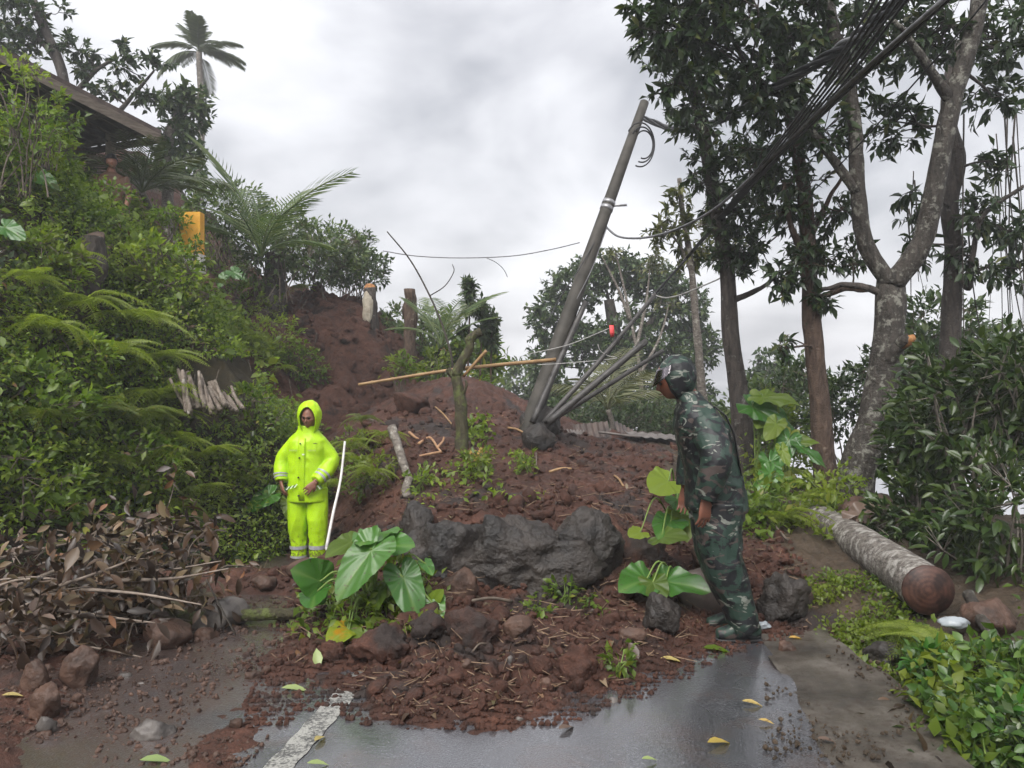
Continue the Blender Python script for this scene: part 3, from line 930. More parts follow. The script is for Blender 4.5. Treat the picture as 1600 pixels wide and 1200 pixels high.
# ================================================================== trees on the right-hand verge
CAN_LEAVES = leaf_meshes("leaf", G_canopy, 5, .42, 3)
big = lambda L_: [P(*q_) for q_ in L_]
lt = build_tree("lichen_tree", "big forked tree with pale lichen blotches and a torn-off limb stub on its bark",
    [(big([(1335, 770, 8.0), (1362, 660, 8.0), (1383, 540, 8.0), (1392, 440, 8.0)]), .185, .14),
     (big([(1392, 445, 8.0), (1352, 380, 8.0), (1340, 290, 7.9), (1332, 170, 7.8), (1300, 40, 7.7), (1290, -60, 7.7)]), .095, .045),
     (big([(1394, 445, 8.0), (1440, 380, 7.9), (1462, 290, 7.8), (1490, 150, 7.7), (1530, 20, 7.6), (1560, -120, 7.5)]), .115, .07),
     (big([(1340, 300, 7.9), (1290, 235, 7.9), (1230, 160, 7.9), (1170, 110, 7.8)]), .055, .02),
     (big([(1488, 160, 7.7), (1440, 90, 7.5), (1400, 30, 7.3)]), .06, .02),
     (big([(1375, 590, 8.0), (1395, 550, 7.85), (1422, 528, 7.7)]), .10, .055),
     (big([(1385, 460, 8.0), (1330, 445, 8.1), (1285, 452, 8.2)]), .045, .02),
     ],
    [(1120, 40, 7.6, 110, 60, 1.3), (1040, 60, 7.6, 70, 55, .9), (1010, 20, 7.5, 50, 30, .9), (1240, 50, 7.8, 90, 70, 1.2), (1180, 140, 7.8, 80, 60, 1.1), (1080, 140, 7.7, 80, 45, .9),
     (1340, 70, 7.9, 80, 80, 1.0), (1440, 60, 8.0, 80, 70, 1.1), (1560, 60, 8.1, 60, 70, 1.0), (1280, 200, 8.0, 70, 60, .8), (1400, 190, 8.3, 60, 60, .7), (1550, 150, 8.3, 60, 50, .5), (1130, -30, 7.4, 140, 40, 1.0), (1340, -30, 7.6, 140, 40, 1.0)],
    M_barklichen, G_canopy, 0.13, 9, 0.92, .42, "trees standing on the right verge", 101, 150, CAN_LEAVES, twig_mat=M_barkdark)
obj("torn_stub", MB().add(*tube(np.array([P(1408, 538, 7.78), P(1418, 530, 7.72), P(1427, 527, 7.66)]), [.065, .06, .035], 10, True, .5, 7)), M_cutwood, lt)
build_tree("slender_brown_tree", "straight brown trunk hung with leaves, just left of the lichen tree",
    [(big([(1290, 770, 8.6), (1282, 640, 8.6), (1268, 500, 8.6), (1262, 400, 8.6), (1255, 300, 8.5), (1235, 190, 8.4), (1215, 60, 8.3)]), .125, .06),
     (big([(1262, 410, 8.6), (1235, 350, 8.4), (1225, 280, 8.3)]), .045, .02),
     (big([(1266, 470, 8.6), (1320, 452, 8.5), (1355, 455, 8.4)]), .04, .018),
     (big([(1262, 380, 8.6), (1290, 320, 8.5), (1320, 270, 8.4)]), .04, .015)],
    [(1235, 300, 8.5, 60, 70, 1.1), (1260, 400, 8.5, 55, 50, 1.0), (1225, 440, 8.4, 35, 40, .8), (1305, 330, 8.6, 45, 45, .7), (1190, 240, 8.5, 60, 60, .9), (1280, 480, 8.5, 30, 30, .7), (1215, 160, 8.4, 60, 60, .8), (1330, 400, 8.7, 40, 40, .6), (1225, 545, 8.3, 18, 30, .6)],
    M_barkbrown, G_canopy, 0.125, 9, .85, .36, "trees standing on the right verge", 102, 110, CAN_LEAVES, droop=.6)
build_tree("dark_trunk_tree", "dark bare trunk with a dense low crown, behind the man in camouflage",
    [(big([(1160, 730, 9.6), (1158, 640, 9.6), (1143, 530, 9.6), (1138, 440, 9.6), (1120, 340, 9.5), (1108, 240, 9.4), (1085, 130, 9.3)]), .135, .07),
     (big([(1142, 470, 9.6), (1180, 455, 9.5), (1210, 435, 9.4)]), .045, .02),
     (big([(1120, 345, 9.5), (1160, 300, 9.4), (1190, 270, 9.3)]), .045, .02)],
    [(1150, 330, 9.5, 70, 55, 1.2), (1110, 260, 9.4, 50, 60, 1.1), (1170, 400, 9.4, 45, 40, .9), (1090, 180, 9.3, 60, 50, 1.0), (1060, 100, 9.2, 60, 55, .9), (1130, 400, 9.5, 40, 30, .8), (1175, 250, 9.4, 45, 45, .8)],
    M_barkdark, G_canopy, 0.125, 9, .85, .40, "trees standing on the right verge", 103, 80, CAN_LEAVES)
G_yel = leaf_mat("yellowish_tree_leaf", [(0.0, (0.045, 0.060, 0.018)), (0.5, (0.085, 0.100, 0.028)), (1.0, (0.15, 0.15, 0.04))], 0.45, 0.35)
build_tree("thin_mottled_tree", "thin mottled trunk with a sparse yellowish crown behind the leaning pole's cables",
    [(big([(1103, 680, 12.5), (1095, 590, 12.5), (1088, 500, 12.5), (1080, 420, 12.5), (1068, 330, 12.4), (1060, 280, 12.4)]), .085, .035),
     (big([(1080, 425, 12.5), (1060, 380, 12.4), (1030, 350, 12.3)]), .03, .012)],
    [(1050, 350, 12.4, 40, 40, .8), (1085, 390, 12.5, 45, 40, .9), (1060, 300, 12.3, 30, 30, .5), (1025, 370, 12.3, 25, 25, .6), (1110, 350, 12.5, 35, 35, .7), (1160, 390, 12.6, 35, 30, .7)],
    M_barkpale, G_yel, 0.16, 8, .9, .36, "trees standing on the right verge", 104)
build_tree("vine_hung_tree", "brown-grey trunk draped with hanging vines at the right edge",
    [(big([(1478, 720, 9.2), (1482, 600, 9.2), (1486, 480, 9.2), (1487, 390, 9.2), (1485, 330, 9.1), (1497, 250, 9.0), (1480, 180, 9.0), (1500, 60, 8.9)]), .13, .07),
     (big([(1488, 400, 9.2), (1512, 450, 9.0), (1520, 400, 8.9), (1535, 340, 8.8), (1600, 290, 8.6)]), .045, .02),
     (big([(1487, 340, 9.1), (1530, 345, 9.0), (1600, 370, 8.8)]), .035, .016)],
    [(1535, 330, 8.9, 45, 50, .7), (1580, 360, 8.8, 45, 45, .8), (1500, 400, 9.0, 35, 35, .6), (1560, 250, 8.8, 50, 40, .5), (1440, 380, 9.0, 35, 40, .7), (1540, 420, 8.8, 40, 30, .6), (1600, 420, 8.8, 40, 30, .5), (1425, 320, 8.9, 30, 40, .6)],
    M_barkdark, G_canopy, 0.15, 9, 1.0, .36, "trees standing on the right verge", 105, 80, CAN_LEAVES, droop=.7)

# hanging vines
VINES = []
g = np.random.default_rng(9)
for k in range(16):
    px = 1500 + g.random() * 95; top = 150 + g.random() * 220; bot = 470 + g.random() * 110; d = 8.6 + g.random() * .8
    if k > 11: px = 1415 + g.random() * 40; top = 250 + 80 * g.random(); bot = 400 + 80 * g.random()
    sw = g.uniform(-12, 45)
    c = catmull([P(px, top, d), P(px + sw * .3 + g.uniform(-8, 8), (top + bot) / 2, d), P(px + sw, bot, d)], 12)
    o = obj("hanging_vine", MB().add(*tube(c, np.linspace(.012, .005, 12) * g.uniform(.5, 1.1), 5)), M_twigdark)
    VINES.append(o); tag(o, "thin dark vine hanging from the right-hand tree crowns", "vine", "vines hanging at the right edge")

ordinals(VINES, "thin dark vine hanging from the right-hand crowns")
# ================================================================== far trees (hazy)
build_tree("broad_background_tree", "large round dark tree behind the leaning concrete pole",
    [(big([(960, 760, 24), (965, 640, 24), (962, 540, 24), (950, 470, 24)]), .35, .16),
     (big([(962, 560, 24), (900, 500, 24), (870, 460, 24)]), .16, .06),
     (big([(962, 560, 24), (1020, 500, 24), (1060, 460, 24)]), .16, .06)],
    [(900, 450, 24, 60, 45, 1), (860, 500, 23.5, 45, 50, 1), (950, 420, 24, 60, 35, 1), (1010, 440, 24, 60, 45, 1), (1060, 480, 24, 55, 50, 1), (1085, 540, 24, 45, 50, 1),
     (850, 570, 23, 35, 40, .9), (910, 540, 23.5, 60, 50, .9), (980, 530, 23.5, 60, 60, .9), (1040, 570, 23.5, 60, 60, 1), (870, 620, 23, 40, 35, .8), (1080, 620, 24, 45, 45, .9), (960, 610, 23.5, 60, 40, .8), (1000, 650, 23, 70, 35, .9), (900, 640, 23, 40, 30, .7), (1050, 650, 22.5, 60, 45, 1), (1105, 665, 22.5, 50, 40, 1), (940, 665, 22.5, 50, 35, 1)],
    M_barkdark, G_far, 0.19, 9, 1.25, .5, "hazy trees beyond the landslide", 201, twig_r=.012)
build_tree("pale_branch_tree", "thin tree with pale bare branches in front of the dark round tree",
    [(big([(1000, 690, 19), (1002, 600, 19), (990, 520, 19), (975, 450, 19), (960, 390, 19)]), .06, .02),
     (big([(995, 540, 19), (1010, 470, 19), (1015, 410, 19)]), .05, .015), (big([(985, 500, 19), (965, 450, 19), (940, 400, 19)]), .05, .015), (big([(1000, 585, 19), (1030, 530, 19), (1045, 480, 19)]), .045, .015)],
    [(960, 400, 19, 30, 20, .35), (1015, 420, 19, 30, 25, .45), (1040, 470, 19, 25, 20, .4), (1020, 400, 19, 25, 15, .6)],
    M_barkpale, G_yel, 0.15, 7, .8, .4, "hazy trees beyond the landslide", 202)
build_tree("low_background_tree", "rounded leafy tree right of the cut stumps on the scar's edge",
    [(big([(760, 660, 17), (755, 600, 17), (750, 560, 17)]), .14, .07)],
    [(740, 545, 17, 45, 35, 1), (770, 560, 17, 30, 35, 1), (700, 550, 17, 40, 40, .9), (660, 560, 17, 40, 40, .9), (750, 600, 16.5, 40, 40, .9), (720, 610, 16.5, 30, 25, .7), (690, 500, 17.5, 30, 30, .5)],
    M_barkbrown, G_mid, 0.20, 8, 1.25, .45, "hazy trees beyond the landslide", 203)
for k, (px, py, d, r, lab) in enumerate([(830, 590, 30, 50, "pale hazy shrubby tree seen in the gap left of the leaning pole"), (1180, 640, 22, 40, "small hazy tree seen between the dark trunk and the brown trunk"), (1210, 570, 26, 40, "hazy distant crown seen just right of the dark trunk"), (1540, 560, 20, 90, "broad hazy tree mass at the right edge behind the vines"), (1420, 600, 18, 60, "shadowy tree behind the lichen trunk"), (620, 520, 19, 40, "feathery tree behind the cut stumps on the scar's crest")]):
    z0 = py + 2.2 * r
    build_tree("background_tree", lab, [(big([(px, z0 + 60, d), (px + 3, py + r, d), (px, py, d)]), .14, .06)],
        [(px, py, d, r, r * .8, 1), (px - r * .6, py + r * .7, d, r * .8, r * .7, 1), (px + r * .7, py + r * .6, d, r * .8, r * .7, 1), (px, py + r * 1.5, d, r * 1.1, r * .7, 1)],
        M_barkdark, G_far if k not in (0, 5) else G_farlight, 0.22, 9, 1.0, .45, "hazy trees beyond the landslide", 210 + k)

# thin saplings with tufted tops on the skyline
for k, (px, pt, pb, d, lab) in enumerate([(733, 435, 600, 15, "tallest tufted sapling on the skyline above the cut tree"), (752, 470, 600, 15.2, "short tufted sapling beside the tallest one"), (768, 490, 600, 15.4, "rightmost leafy sapling on the skyline above the bamboo pole")]):
    build_tree("tufted_sapling", lab, [(big([(px - 3, pb + 40, d), (px, (pt + pb) / 2, d), (px + 2, pt, d)]), .03, .012)],
        [(px, pt + 14, d, 12, 20, 1.6), (px + 2, pt + 45, d, 12, 16, 1.3), (px - 8, pt + 80, d, 9, 9, .8)][:3 - (k > 0)], M_barkbrown, G_far, 0.16, 8, 2.2, .36, "saplings on the skyline", 240 + k)

# ---- top-left trees
build_tree("open_crown_tree", "open-crowned tree with clustered leaves above the hut roof at the top left",
    [(big([(120, 330, 15), (110, 220, 15), (100, 120, 15), (60, 20, 15), (30, -60, 15)]), .16, .06),
     (big([(105, 160, 15), (150, 110, 15), (185, 90, 15)]), .06, .02), (big([(115, 250, 15), (190, 170, 15), (240, 110, 15)]), .07, .02), (big([(100, 110, 15), (60, 60, 15), (20, 30, 15)]), .06, .02)],
    [(30, 30, 15, 50, 40, .8), (20, 80, 15, 45, 35, .7), (80, 20, 15, 35, 25, .35), (60, 60, 15, 35, 25, .6), (110, 70, 15, 35, 25, .55), (140, 90, 15, 30, 20, .6), (190, 75, 15, 18, 18, .8), (240, 90, 15, 35, 20, .55), (200, 110, 15, 40, 25, .5), (170, 140, 15, 40, 25, .5), (220, 150, 15, 35, 25, .6), (130, 110, 15, 30, 25, .5)],
    M_barkdark, G_canopy, 0.17, 8, 1.15, .42, "trees behind the hut", 301)
build_tree("leafy_hill_tree", "leafy tree with a pale bent branch right of the hut roof, under the palm",
    [(big([(262, 300, 16), (265, 220, 16), (280, 170, 16), (295, 140, 16)]), .12, .05), (big([(262, 290, 16), (250, 240, 16), (265, 195, 16), (285, 180, 16)]), .06, .03)],
    [(300, 150, 16, 35, 25, 1), (275, 170, 16, 35, 25, .9), (310, 175, 16, 25, 25, .9), (285, 205, 16, 40, 25, .9), (300, 240, 16, 35, 25, .8), (260, 230, 16, 35, 25, .6), (240, 270, 15.5, 40, 25, .9), (290, 275, 15.5, 45, 25, .9), (215, 255, 15.5, 30, 20, .8), (255, 150, 16, 20, 15, .5)],
    M_barkpale, G_far, 0.18, 9, 1.25, .45, "trees behind the hut", 302)

def palm_frond_mesh(name, seed, mat, n=34, droop=.6, leaf=.30, hang=.5, lw=.020):
    g = random.Random(seed); mb = MB(); m = 16
    tt = np.linspace(0, 1, m)
    ax = np.column_stack([0 * tt, tt * (1 - .15 * droop * tt), droop * (.35 * tt - tt ** 2 * .95)])
    mb.add(*tube(ax, np.linspace(.014, .004, m), 5, False))
    for k in range(n):
        u = .16 + .84 * k / n
        p0 = np.array([np.interp(u, tt, ax[:, i]) for i in range(3)])
        p1 = np.array([np.interp(min(u + .03, 1), tt, ax[:, i]) for i in range(3)])
        T = nrm(p1 - p0 + 1e-9)
        ln = leaf * math.sin(math.pi * (u * .82 + .12)) ** .6 * g.uniform(.85, 1.1)
        for s in (-1, 1):
            side = np.array([s, 0, 0])
            d = nrm(side * .8 + T * .65 + np.array([0, 0, .15 - hang * g.uniform(.6, 1.2)]))
            w = np.cross(d, nrm(np.array([0, 0, 1.0]) + .3 * side)); w = nrm(w) * lw * .5
            mid = p0 + d * ln * .5; tip = p0 + d * ln + np.array([0, 0, -hang * .22 * ln])
            mb.add(np.array([p0 - w * .4, p0 + w * .4, mid - w, mid + w, tip]), [np.array([[0, 1, 3, 2]]), np.array([[2, 3, 4]])])
    me = mb.mesh(name); me.materials.append(mat); return me
G_palm = leaf_mat("palm_leaf", [(0.0, (0.040, 0.055, 0.022)), (1.0, (0.080, 0.100, 0.040))], .45, .25)
PF = [palm_frond_mesh("frond", s, G_palm, 30, .4 + .2 * s, .28, .35 + .15 * s, .030) for s in range(3)]
PFA = [palm_frond_mesh("frond", s + 9, G_farlight, 21, .35 + .15 * s, .34, .12 + .1 * s, .014) for s in range(3)]
def palm(name, label, base, top, r, fronds, meshes, cat="palm tree", group=None, bark=None):
    root = thing(name, label, cat, base, group)
    m_ = (Vector(base) + Vector(top)) / 2 + Vector((.15, 0, 0))
    if r: obj("trunk", MB().add(*tube(catmull([base, m_, top], 14), np.linspace(r * 1.25, r, 14), 9, True, .1)), bark or M_barkpale, root)
    inv = Matrix.Translation(-Vector(base))
    for k, (az, el, ln, mi_) in enumerate(fronds):
        d = np.array([[math.cos(R(az)) * math.cos(R(el)), math.sin(R(az)) * math.cos(R(el)), math.sin(R(el))]])
        Rm = frames(d, np.array([[0, 0, 1.0]]))[0]
        o = bpy.data.objects.new("frond", meshes[mi_ % len(meshes)]); COL.objects.link(o)
        o.parent = root; o.matrix_parent_inverse = inv
        M_ = Matrix(Rm.tolist()).to_4x4() @ Matrix.Scale(ln, 4); M_.translation = Vector(top); o.matrix_basis = M_
    return root
g = random.Random(4)
palm("coconut_palm", "tall grey coconut palm against the sky above the hut", P(305, 330, 26), P(311, 82, 26), .10,
     [(g.uniform(0, 360), e_, g.uniform(1.2, 1.7), g.randrange(3)) for e_ in (78, 70, 62, 58, 50, 45, 38, 30, 25, 20, 10, 5, 0, -10, 40, 60, -25, 15, 33, 52)], PF)
palm("feather_palm", "young feather palm with a broad arching frond right of the hut", hit(410, 470), P(408, 400, 12.5), .0,
     [(172, 72, 2.3, 0), (160, 55, 1.5, 1), (8, 62, 2.1, 1), (60, 66, 1.6, 0), (120, 75, 1.7, 2), (200, 38, 1.3, 1), (0, 30, 1.2, 2), (250, 55, 1.2, 0), (300, 45, 1.1, 1), (330, 60, 1.4, 2), (90, 50, 1.5, 0)], PFA, "palm")
palm("dark_feather_palm", "dense dark-fronded palm between the hut and the yellow wall", hit(225, 370), P(222, 300, 11.6), .05,
     [(k * 33 + 10, 20 + (k * 37) % 50, 1.0 + .1 * (k % 4), k) for k in range(12)], [palm_frond_mesh("frond", s + 30, G_palm, 22, .5, .34, .25 + .2 * s, .016) for s in range(3)], "palm")
palm("spiky_palm", "spiky palm fronds left of the tufted saplings on the scar's edge", hit(680, 560), P(690, 540, 14.5), .0,
     [(150, 60, 1.3, 0), (30, 58, 1.7, 1), (60, 70, 1.5, 2), (10, 40, 1.2, 0), (110, 65, 1.4, 1), (180, 40, 1.1, 2), (300, 50, 1.0, 0)], PFA, "palm")
G_dryp = leaf_mat("drying_palm_leaf", [(0.0, (0.085, 0.100, 0.040)), (1.0, (0.17, 0.17, 0.08))], .5, .3)
palm("drooping_palm", "drooping pale palm fronds behind the fallen iron pipes", P(940, 700, 15), P(950, 640, 15), .05,
     [(60, 70, 1.7, 0), (30, 50, 1.6, 1), (200, 40, 1.5, 2), (90, 60, 1.5, 0), (340, 35, 1.4, 1), (270, 30, 1.2, 2), (230, 50, 1.3, 0), (300, 55, 1.4, 2), (120, 45, 1.2, 1)], [palm_frond_mesh("frond", s + 50, G_dryp, 24, .6, .36, .35 + .2 * s, .015) for s in range(3)], "palm")

# ================================================================== the overgrown bank on the left
def bank_points(n, g, xr=(-9.5, -1.3), yr=(4.2, 13.2), dmin=-0.05, dmax=6.5):
    n = int(n * 1.3); X = g.uniform(*xr, n * 4); Y = g.uniform(*yr, n * 4)
    d = foot_dist(X, Y)
    px = 800 + FPX * X / Y
    ok = (d > dmin) & (d < dmax) & (px > -420) & (px < 720)
    # keep the brown scar and the soil by the firewood bare
    ok &= ~((Y > 12.6) & (px > 440))
    X, Y = X[ok][:n], Y[ok][:n]
    return X, Y
def undergrowth(name, label, n, leaf_len, mat, seed, thresh, nscale, off, tmpl, per=5, dmax=6.5, lift=.3, keep=1):
    g = np.random.default_rng(seed)
    X, Y = bank_points(n, g, dmax=dmax)
    m = (fbm2(X * nscale + seed, Y * nscale * .6 + ground_z(X, Y, False) * nscale, 3, seed) * keep > thresh)
    X, Y = X[m], Y[m]
    Z = ground_z(X, Y, False); Nn = ground_normals(X, Y)
    base = np.stack([X, Y, Z], -1) + Nn * (g.random(len(X)) ** 1.3 * off)[:, None]
    pos = np.repeat(base, per, 0) + g.normal(size=(len(X) * per, 3)) * leaf_len * .8
    nn = np.repeat(Nn, per, 0)
    sx, sy = 800 + FPX * pos[:, 0] / pos[:, 1], 600 - FPX * (pos[:, 2] - CAMZ) / pos[:, 1]
    bare = ((np.abs(sx - 338) < 62) & (np.abs(sy - 608) < 52)) | (((sx - 450) / 60) ** 2 + ((sy - 600) / 38) ** 2 < g.random(len(sx)) * 1.6) | (((sx - 130) / 30) ** 2 + ((sy - 470) / 40) ** 2 < g.random(len(sx)) * 1.5)
    pos, nn = pos[~bare], nn[~bare]
    dirs = nrm(nn * .5 + g.normal(size=pos.shape) * .7 + np.array([0, -.15, -lift]))
    ups = nrm(nn + np.array([0, -.1, .9]) + .5 * g.normal(size=pos.shape))
    sz = leaf_len * g.uniform(.5, 1.3, len(pos))
    v, f = scatter(tmpl[0], tmpl[1], pos, frames(dirs, ups), sz)
    o = obj(name, MB().add(v, f), mat)
    tag(o, label, "undergrowth", None, "stuff")
    return o
undergrowth("dark_undergrowth", "dark green creeping undergrowth covering the left bank", 3000, .085, G_dark, 1, -.9, .8, .16, leaf_small(.5), 5)
undergrowth("leafy_undergrowth", "mid green leafy weeds spread over the left bank", 11000, .066, G_mid, 2, -.15, .9, .28, leaf_small(.5), 7)
undergrowth("bright_undergrowth", "bright green small-leaved weeds in patches on the left bank", 13000, .052, G_light, 3, -.02, .8, .34, leaf_small(.5), 8)
undergrowth("dead_undergrowth", "dry brown stalks and leaves tangled on the left bank", 3000, .10, G_dead, 4, .30, 1.0, .18, leaf_small(.28), 4, lift=.7)

undergrowth("vine_undergrowth", "broad heart-leaved vines trailing over the left bank", 3000, .115, G_mid, 6, .12, .7, .34, leaf_mid(.75), 3)
undergrowth("broad_undergrowth", "broad yellow-green leaves scattered over the left bank", 1700, .12, G_light, 7, .22, .9, .36, leaf_mid(.6), 3)
LEAF_BROAD = leaf_meshes("leaf", G_mid, 5, .55, 21)
g = random.Random(31)
# rounded shrubs that give the bank its lumps: (px, py, r, material, leaf, label)
SHRUBS = [
 (60, 420, .55, G_mid, .085, "dense dark-hearted shrub at the left edge below the hut"),
 (45, 250, .60, G_light, .10, "tangled bright climber under the hut's eave at the left edge"),
 (110, 190, .55, G_mid, .09, "leafy shrub pressed against the hut roof's underside"),
 (230, 420, .60, G_light, .09, "bright feathery shrub below the yellow wall"),
 (330, 400, .55, G_mid, .09, "shrub at the foot of the feather palm"),
 (180, 330, .50, G_light, .10, "bright shrub in front of the hut's post"),
 (390, 470, .55, G_mid, .085, "rounded shrub left of the brown scar"),
 (470, 565, .40, G_mid, .08, "glossy shrub with an orange flower at the bank's corner"),
 (420, 520, .50, G_light, .08, "bright leafy shrub on the shoulder of the bank"),
 (290, 480, .45, G_mid, .085, "shrub above the stack of cut sticks"),
 (400, 640, .42, G_mid, .075, "low shrub left of the man in yellow"),
 (350, 725, .38, G_mid, .08, "low shrub below the stack of cut sticks"),
 (440, 650, .36, G_light, .07, "small bright shrub just behind the man in yellow"),
 (560, 690, .34, G_mid, .07, "shrub to the right of the man in yellow"),
 (590, 740, .36, G_mid, .07, "low shrub where the bank meets the landslide"),
 (200, 720, .50, G_mid, .09, "vine-covered hump above the dead brush"),
 (60, 640, .50, G_mid, .10, "broad-leaved climber at the left edge of the bank"),
 (40, 760, .50, G_mid, .09, "leafy creeper behind the dead brush at the left edge"),
 (110, 560, .45, G_light, .085, "yellow-green shrub among the ferns on the left"),
 (245, 600, .34, G_mid, .085, "leafy clump left of the stack of cut sticks"),
]
for k, (px, py, r, mt, lf, lab) in enumerate(SHRUBS):
    h = hit(px, py + 20)
    r = r * (0.75 + 0.25 * h.y / 9)
    bush("hillside_shrub", lab, (h.x, h.y - r * .15, h.z + r * .15), (r * 1.15, r * .8, r * .85), int(1100 * (r / .5) ** 2 * (.085 / lf) ** 1.2), lf, mt, 400 + k, .5, "shrubs on the left bank", base_z=h.z - .1, shell=.6)

# ferns: (px, py, size, dark)
FERNS = [(110, 520, 1.0, 0), (190, 540, 1.0, 0), (150, 590, .95, 0), (225, 600, .85, 0), (60, 560, .9, 0), (230, 660, .95, 0), (275, 690, .7, 0), (180, 690, .9, 1), (110, 680, .85, 1),
 (200, 760, .8, 0), (255, 730, .8, 0), (310, 740, .8, 0), (150, 760, .75, 1), (40, 700, .8, 1), (300, 800, .6, 0), (90, 450, .7, 0), (360, 780, .5, 1),
 (570, 760, .6, 0), (600, 775, .55, 0), (555, 730, .6, 0), (610, 720, .55, 0), (540, 790, .5, 0), (580, 690, .5, 1), (330, 470, .6, 0), (380, 560, .55, 0), (430, 600, .5, 0), (210, 470, .6, 1), (20, 480, .7, 0), (250, 820, .6, 1), (480, 480, .6, 0)]
ORD = ["leftmost", "second", "third", "fourth", "fifth", "sixth", "seventh", "eighth", "ninth", "tenth", "eleventh", "twelfth"]
def _row(f_): return (2 if f_[0] > 520 else f_[3], 0 if f_[1] < 540 else (1 if f_[1] < 680 else 2))
def fern_label(k):
    r_ = _row(FERNS[k]); same = sorted([f_[0] for f_ in FERNS if _row(f_) == r_]); i_ = same.index(FERNS[k][0])
    kind = ("light green arching fern", "drooping olive fern", "fern right of the yellow man")[r_[0]]
    n_ = ORD[i_] + (" from left" if i_ else "")
    return kind + " in the " + ("upper", "middle", "lower")[r_[1]] + " row on the bank" + (", " + n_ if len(same) > 1 else "")
for k, (px, py, s, dk) in enumerate(FERNS):
    s = s * .60
    h = hit(px, py - 10)
    nn = ground_normals(np.array([h.x]), np.array([h.y]))[0]
    right = px > 520
    fern(h + Vector(nn) * .22, s, fern_label(k),
         "ferns on the bank by the landslide" if right else ("dark ferns on the left bank" if dk else "light ferns on the left bank"), (nn[0] * .6, nn[1] - .25, 0), 9, 1.0, dk, 500 + k, .75, 250)

# big heart leaves growing on the bank
for k, (px, py, s, tx, lab) in enumerate([(365, 425, .34, 1, "pale taro leaf standing out on the bank under the feather palm"), (270, 410, .32, -1, "taro leaf on the bank below the yellow wall"), (235, 385, .26, -1, "small taro leaf in front of the yellow wall"), (8, 355, .26, 1, "grey-green taro leaf at the far left edge of the bank"), (420, 775, .30, -1, "two-leaved taro beside the man in yellow's hand"), (60, 275, .26, 1, "bright taro leaf below the hut's eave")]):
    h = hit(px, py + 30)
    root = thing("taro_plant", lab, "taro", h, "taro plants growing on the left bank")
    b = h - Vector((0, 0, .05))
    a1 = P(px, py, h.y - .25)
    taro_leaf(root, a1, a1 + Vector((.9 * s * tx, -.25 * s, -.45 * s)), (0, -.75, .8), .85, G_taro, b, k, r=.008)
    a2 = a1 + Vector((-.22 * tx, .05, -.10))
    taro_leaf(root, a2, a2 + Vector((-.3 * s * tx, -.35 * s, -.7 * s)), (0, -.8, .5), .8, G_light if k == 4 else G_taro, b, k + 9, r=.007)

# stack of cut sticks leaning on the bank
M_stick = bark_mat("stick_bark", (0.10, 0.075, 0.058), (0.27, 0.225, 0.185), (0.36, 0.33, 0.29), 0, (.56, .66))
g = random.Random(12)
for k in range(24):
    u = k / 23.0
    bx = 292 + 88 * u + g.uniform(-5, 5); by = 640 + g.uniform(-8, 12) - 4 * math.sin(u * 3)
    hgt = (70 - 38 * u) * g.uniform(.65, 1.1)
    hb = hit(bx, by + 6)
    b = P(bx, by, hb.y - .55 - g.uniform(0, .15)); tp = P(bx - 12 - g.uniform(-6, 22), by - hgt, hb.y - .28 - g.uniform(0, .2))
    c = catmull([b, (b + tp) / 2 + Vector((g.uniform(-.02, .02), 0, 0)), tp], 8)
    o = obj("cut_stick", MB().add(*tube(c, np.linspace(.026, .019, 8) * g.uniform(.6, 1.15), 7, True, .12, k)), M_stick)
    nth_ = lambda q_: str(q_) + ("th" if 10 < q_ < 14 else {1: "st", 2: "nd", 3: "rd"}.get(q_ % 10, "th"))
    tag(o, "cut grey-brown stick in the stack on the left bank, " + nth_(k + 1) + " from the left", "stick", "stack of cut sticks on the bank")

# ------------------------------------------------------------------ the hut above the bank
M_hutwood = simple_mat("weathered_hut_timber", (0.085, 0.068, 0.056), (0.19, 0.155, 0.125), 6, .8, .4, .008, None, .3, (1, 1, 6))
M_roof = simple_mat("old_roof_tile", (0.050, 0.036, 0.032), (0.115, 0.085, 0.075), 9, .8, .5)
M_bamboo_ceiling = simple_mat("woven_ceiling", (0.10, 0.085, 0.072), (0.17, 0.145, 0.12), 25, .85)
root = thing("hut", "timber hut with a low overhanging tiled roof on top of the left bank", "hut", P(100, 330, 11.5))
C = np.array(P(250, 212, 11.2))            # near eave corner
E = np.array(P(-60, 52, 9.6))              # eave line runs towards the viewer, up-left
e_dir = nrm(E - C); eL = np.linalg.norm(E - C)
in_dir = nrm(np.array([-0.93, 0.36, 0.0])); in_dir = nrm(in_dir - e_dir * np.dot(in_dir, e_dir))
slope = nrm(in_dir + np.array([0, 0, .30]))
nrm_up = nrm(np.cross(e_dir, slope)); nrm_up *= np.sign(nrm_up[2])
def prism(o_, ax, ay, az, sx, sy, sz):
    """box from corner o_ along three axes"""
    v = [o_ + ax * sx * i + ay * sy * j + az * sz * k for i in (0, 1) for j in (0, 1) for k in (0, 1)]
    f = np.array([[0, 1, 3, 2], [4, 6, 7, 5], [0, 4, 5, 1], [2, 3, 7, 6], [0, 2, 6, 4], [1, 5, 7, 3]])
    return np.array(v), [f]
roof = obj("roof", MB().add(*prism(C + nrm_up * .02, e_dir, slope, nrm_up, eL, 4.2, .06)), M_roof, root)
for k in range(16):       # rows of tile ends along the eave
    t_ = MB().add(*prism(C + e_dir * (eL * k / 16 + .01) - slope * .05 + nrm_up * .082, e_dir, slope, nrm_up, eL / 16 - .02, 1.2, .03))
    obj("roof_tile", t_, M_roof, roof)
obj("fascia_board", MB().add(*prism(C - slope * .035 - nrm_up * .11, e_dir, slope, nrm_up, eL, .03, .125)), M_hutwood, root)
obj("fascia_board", MB().add(*prism(C - e_dir * .032 - nrm_up * .11, slope, e_dir, nrm_up, 4.2, .03, .125)), M_hutwood, root)
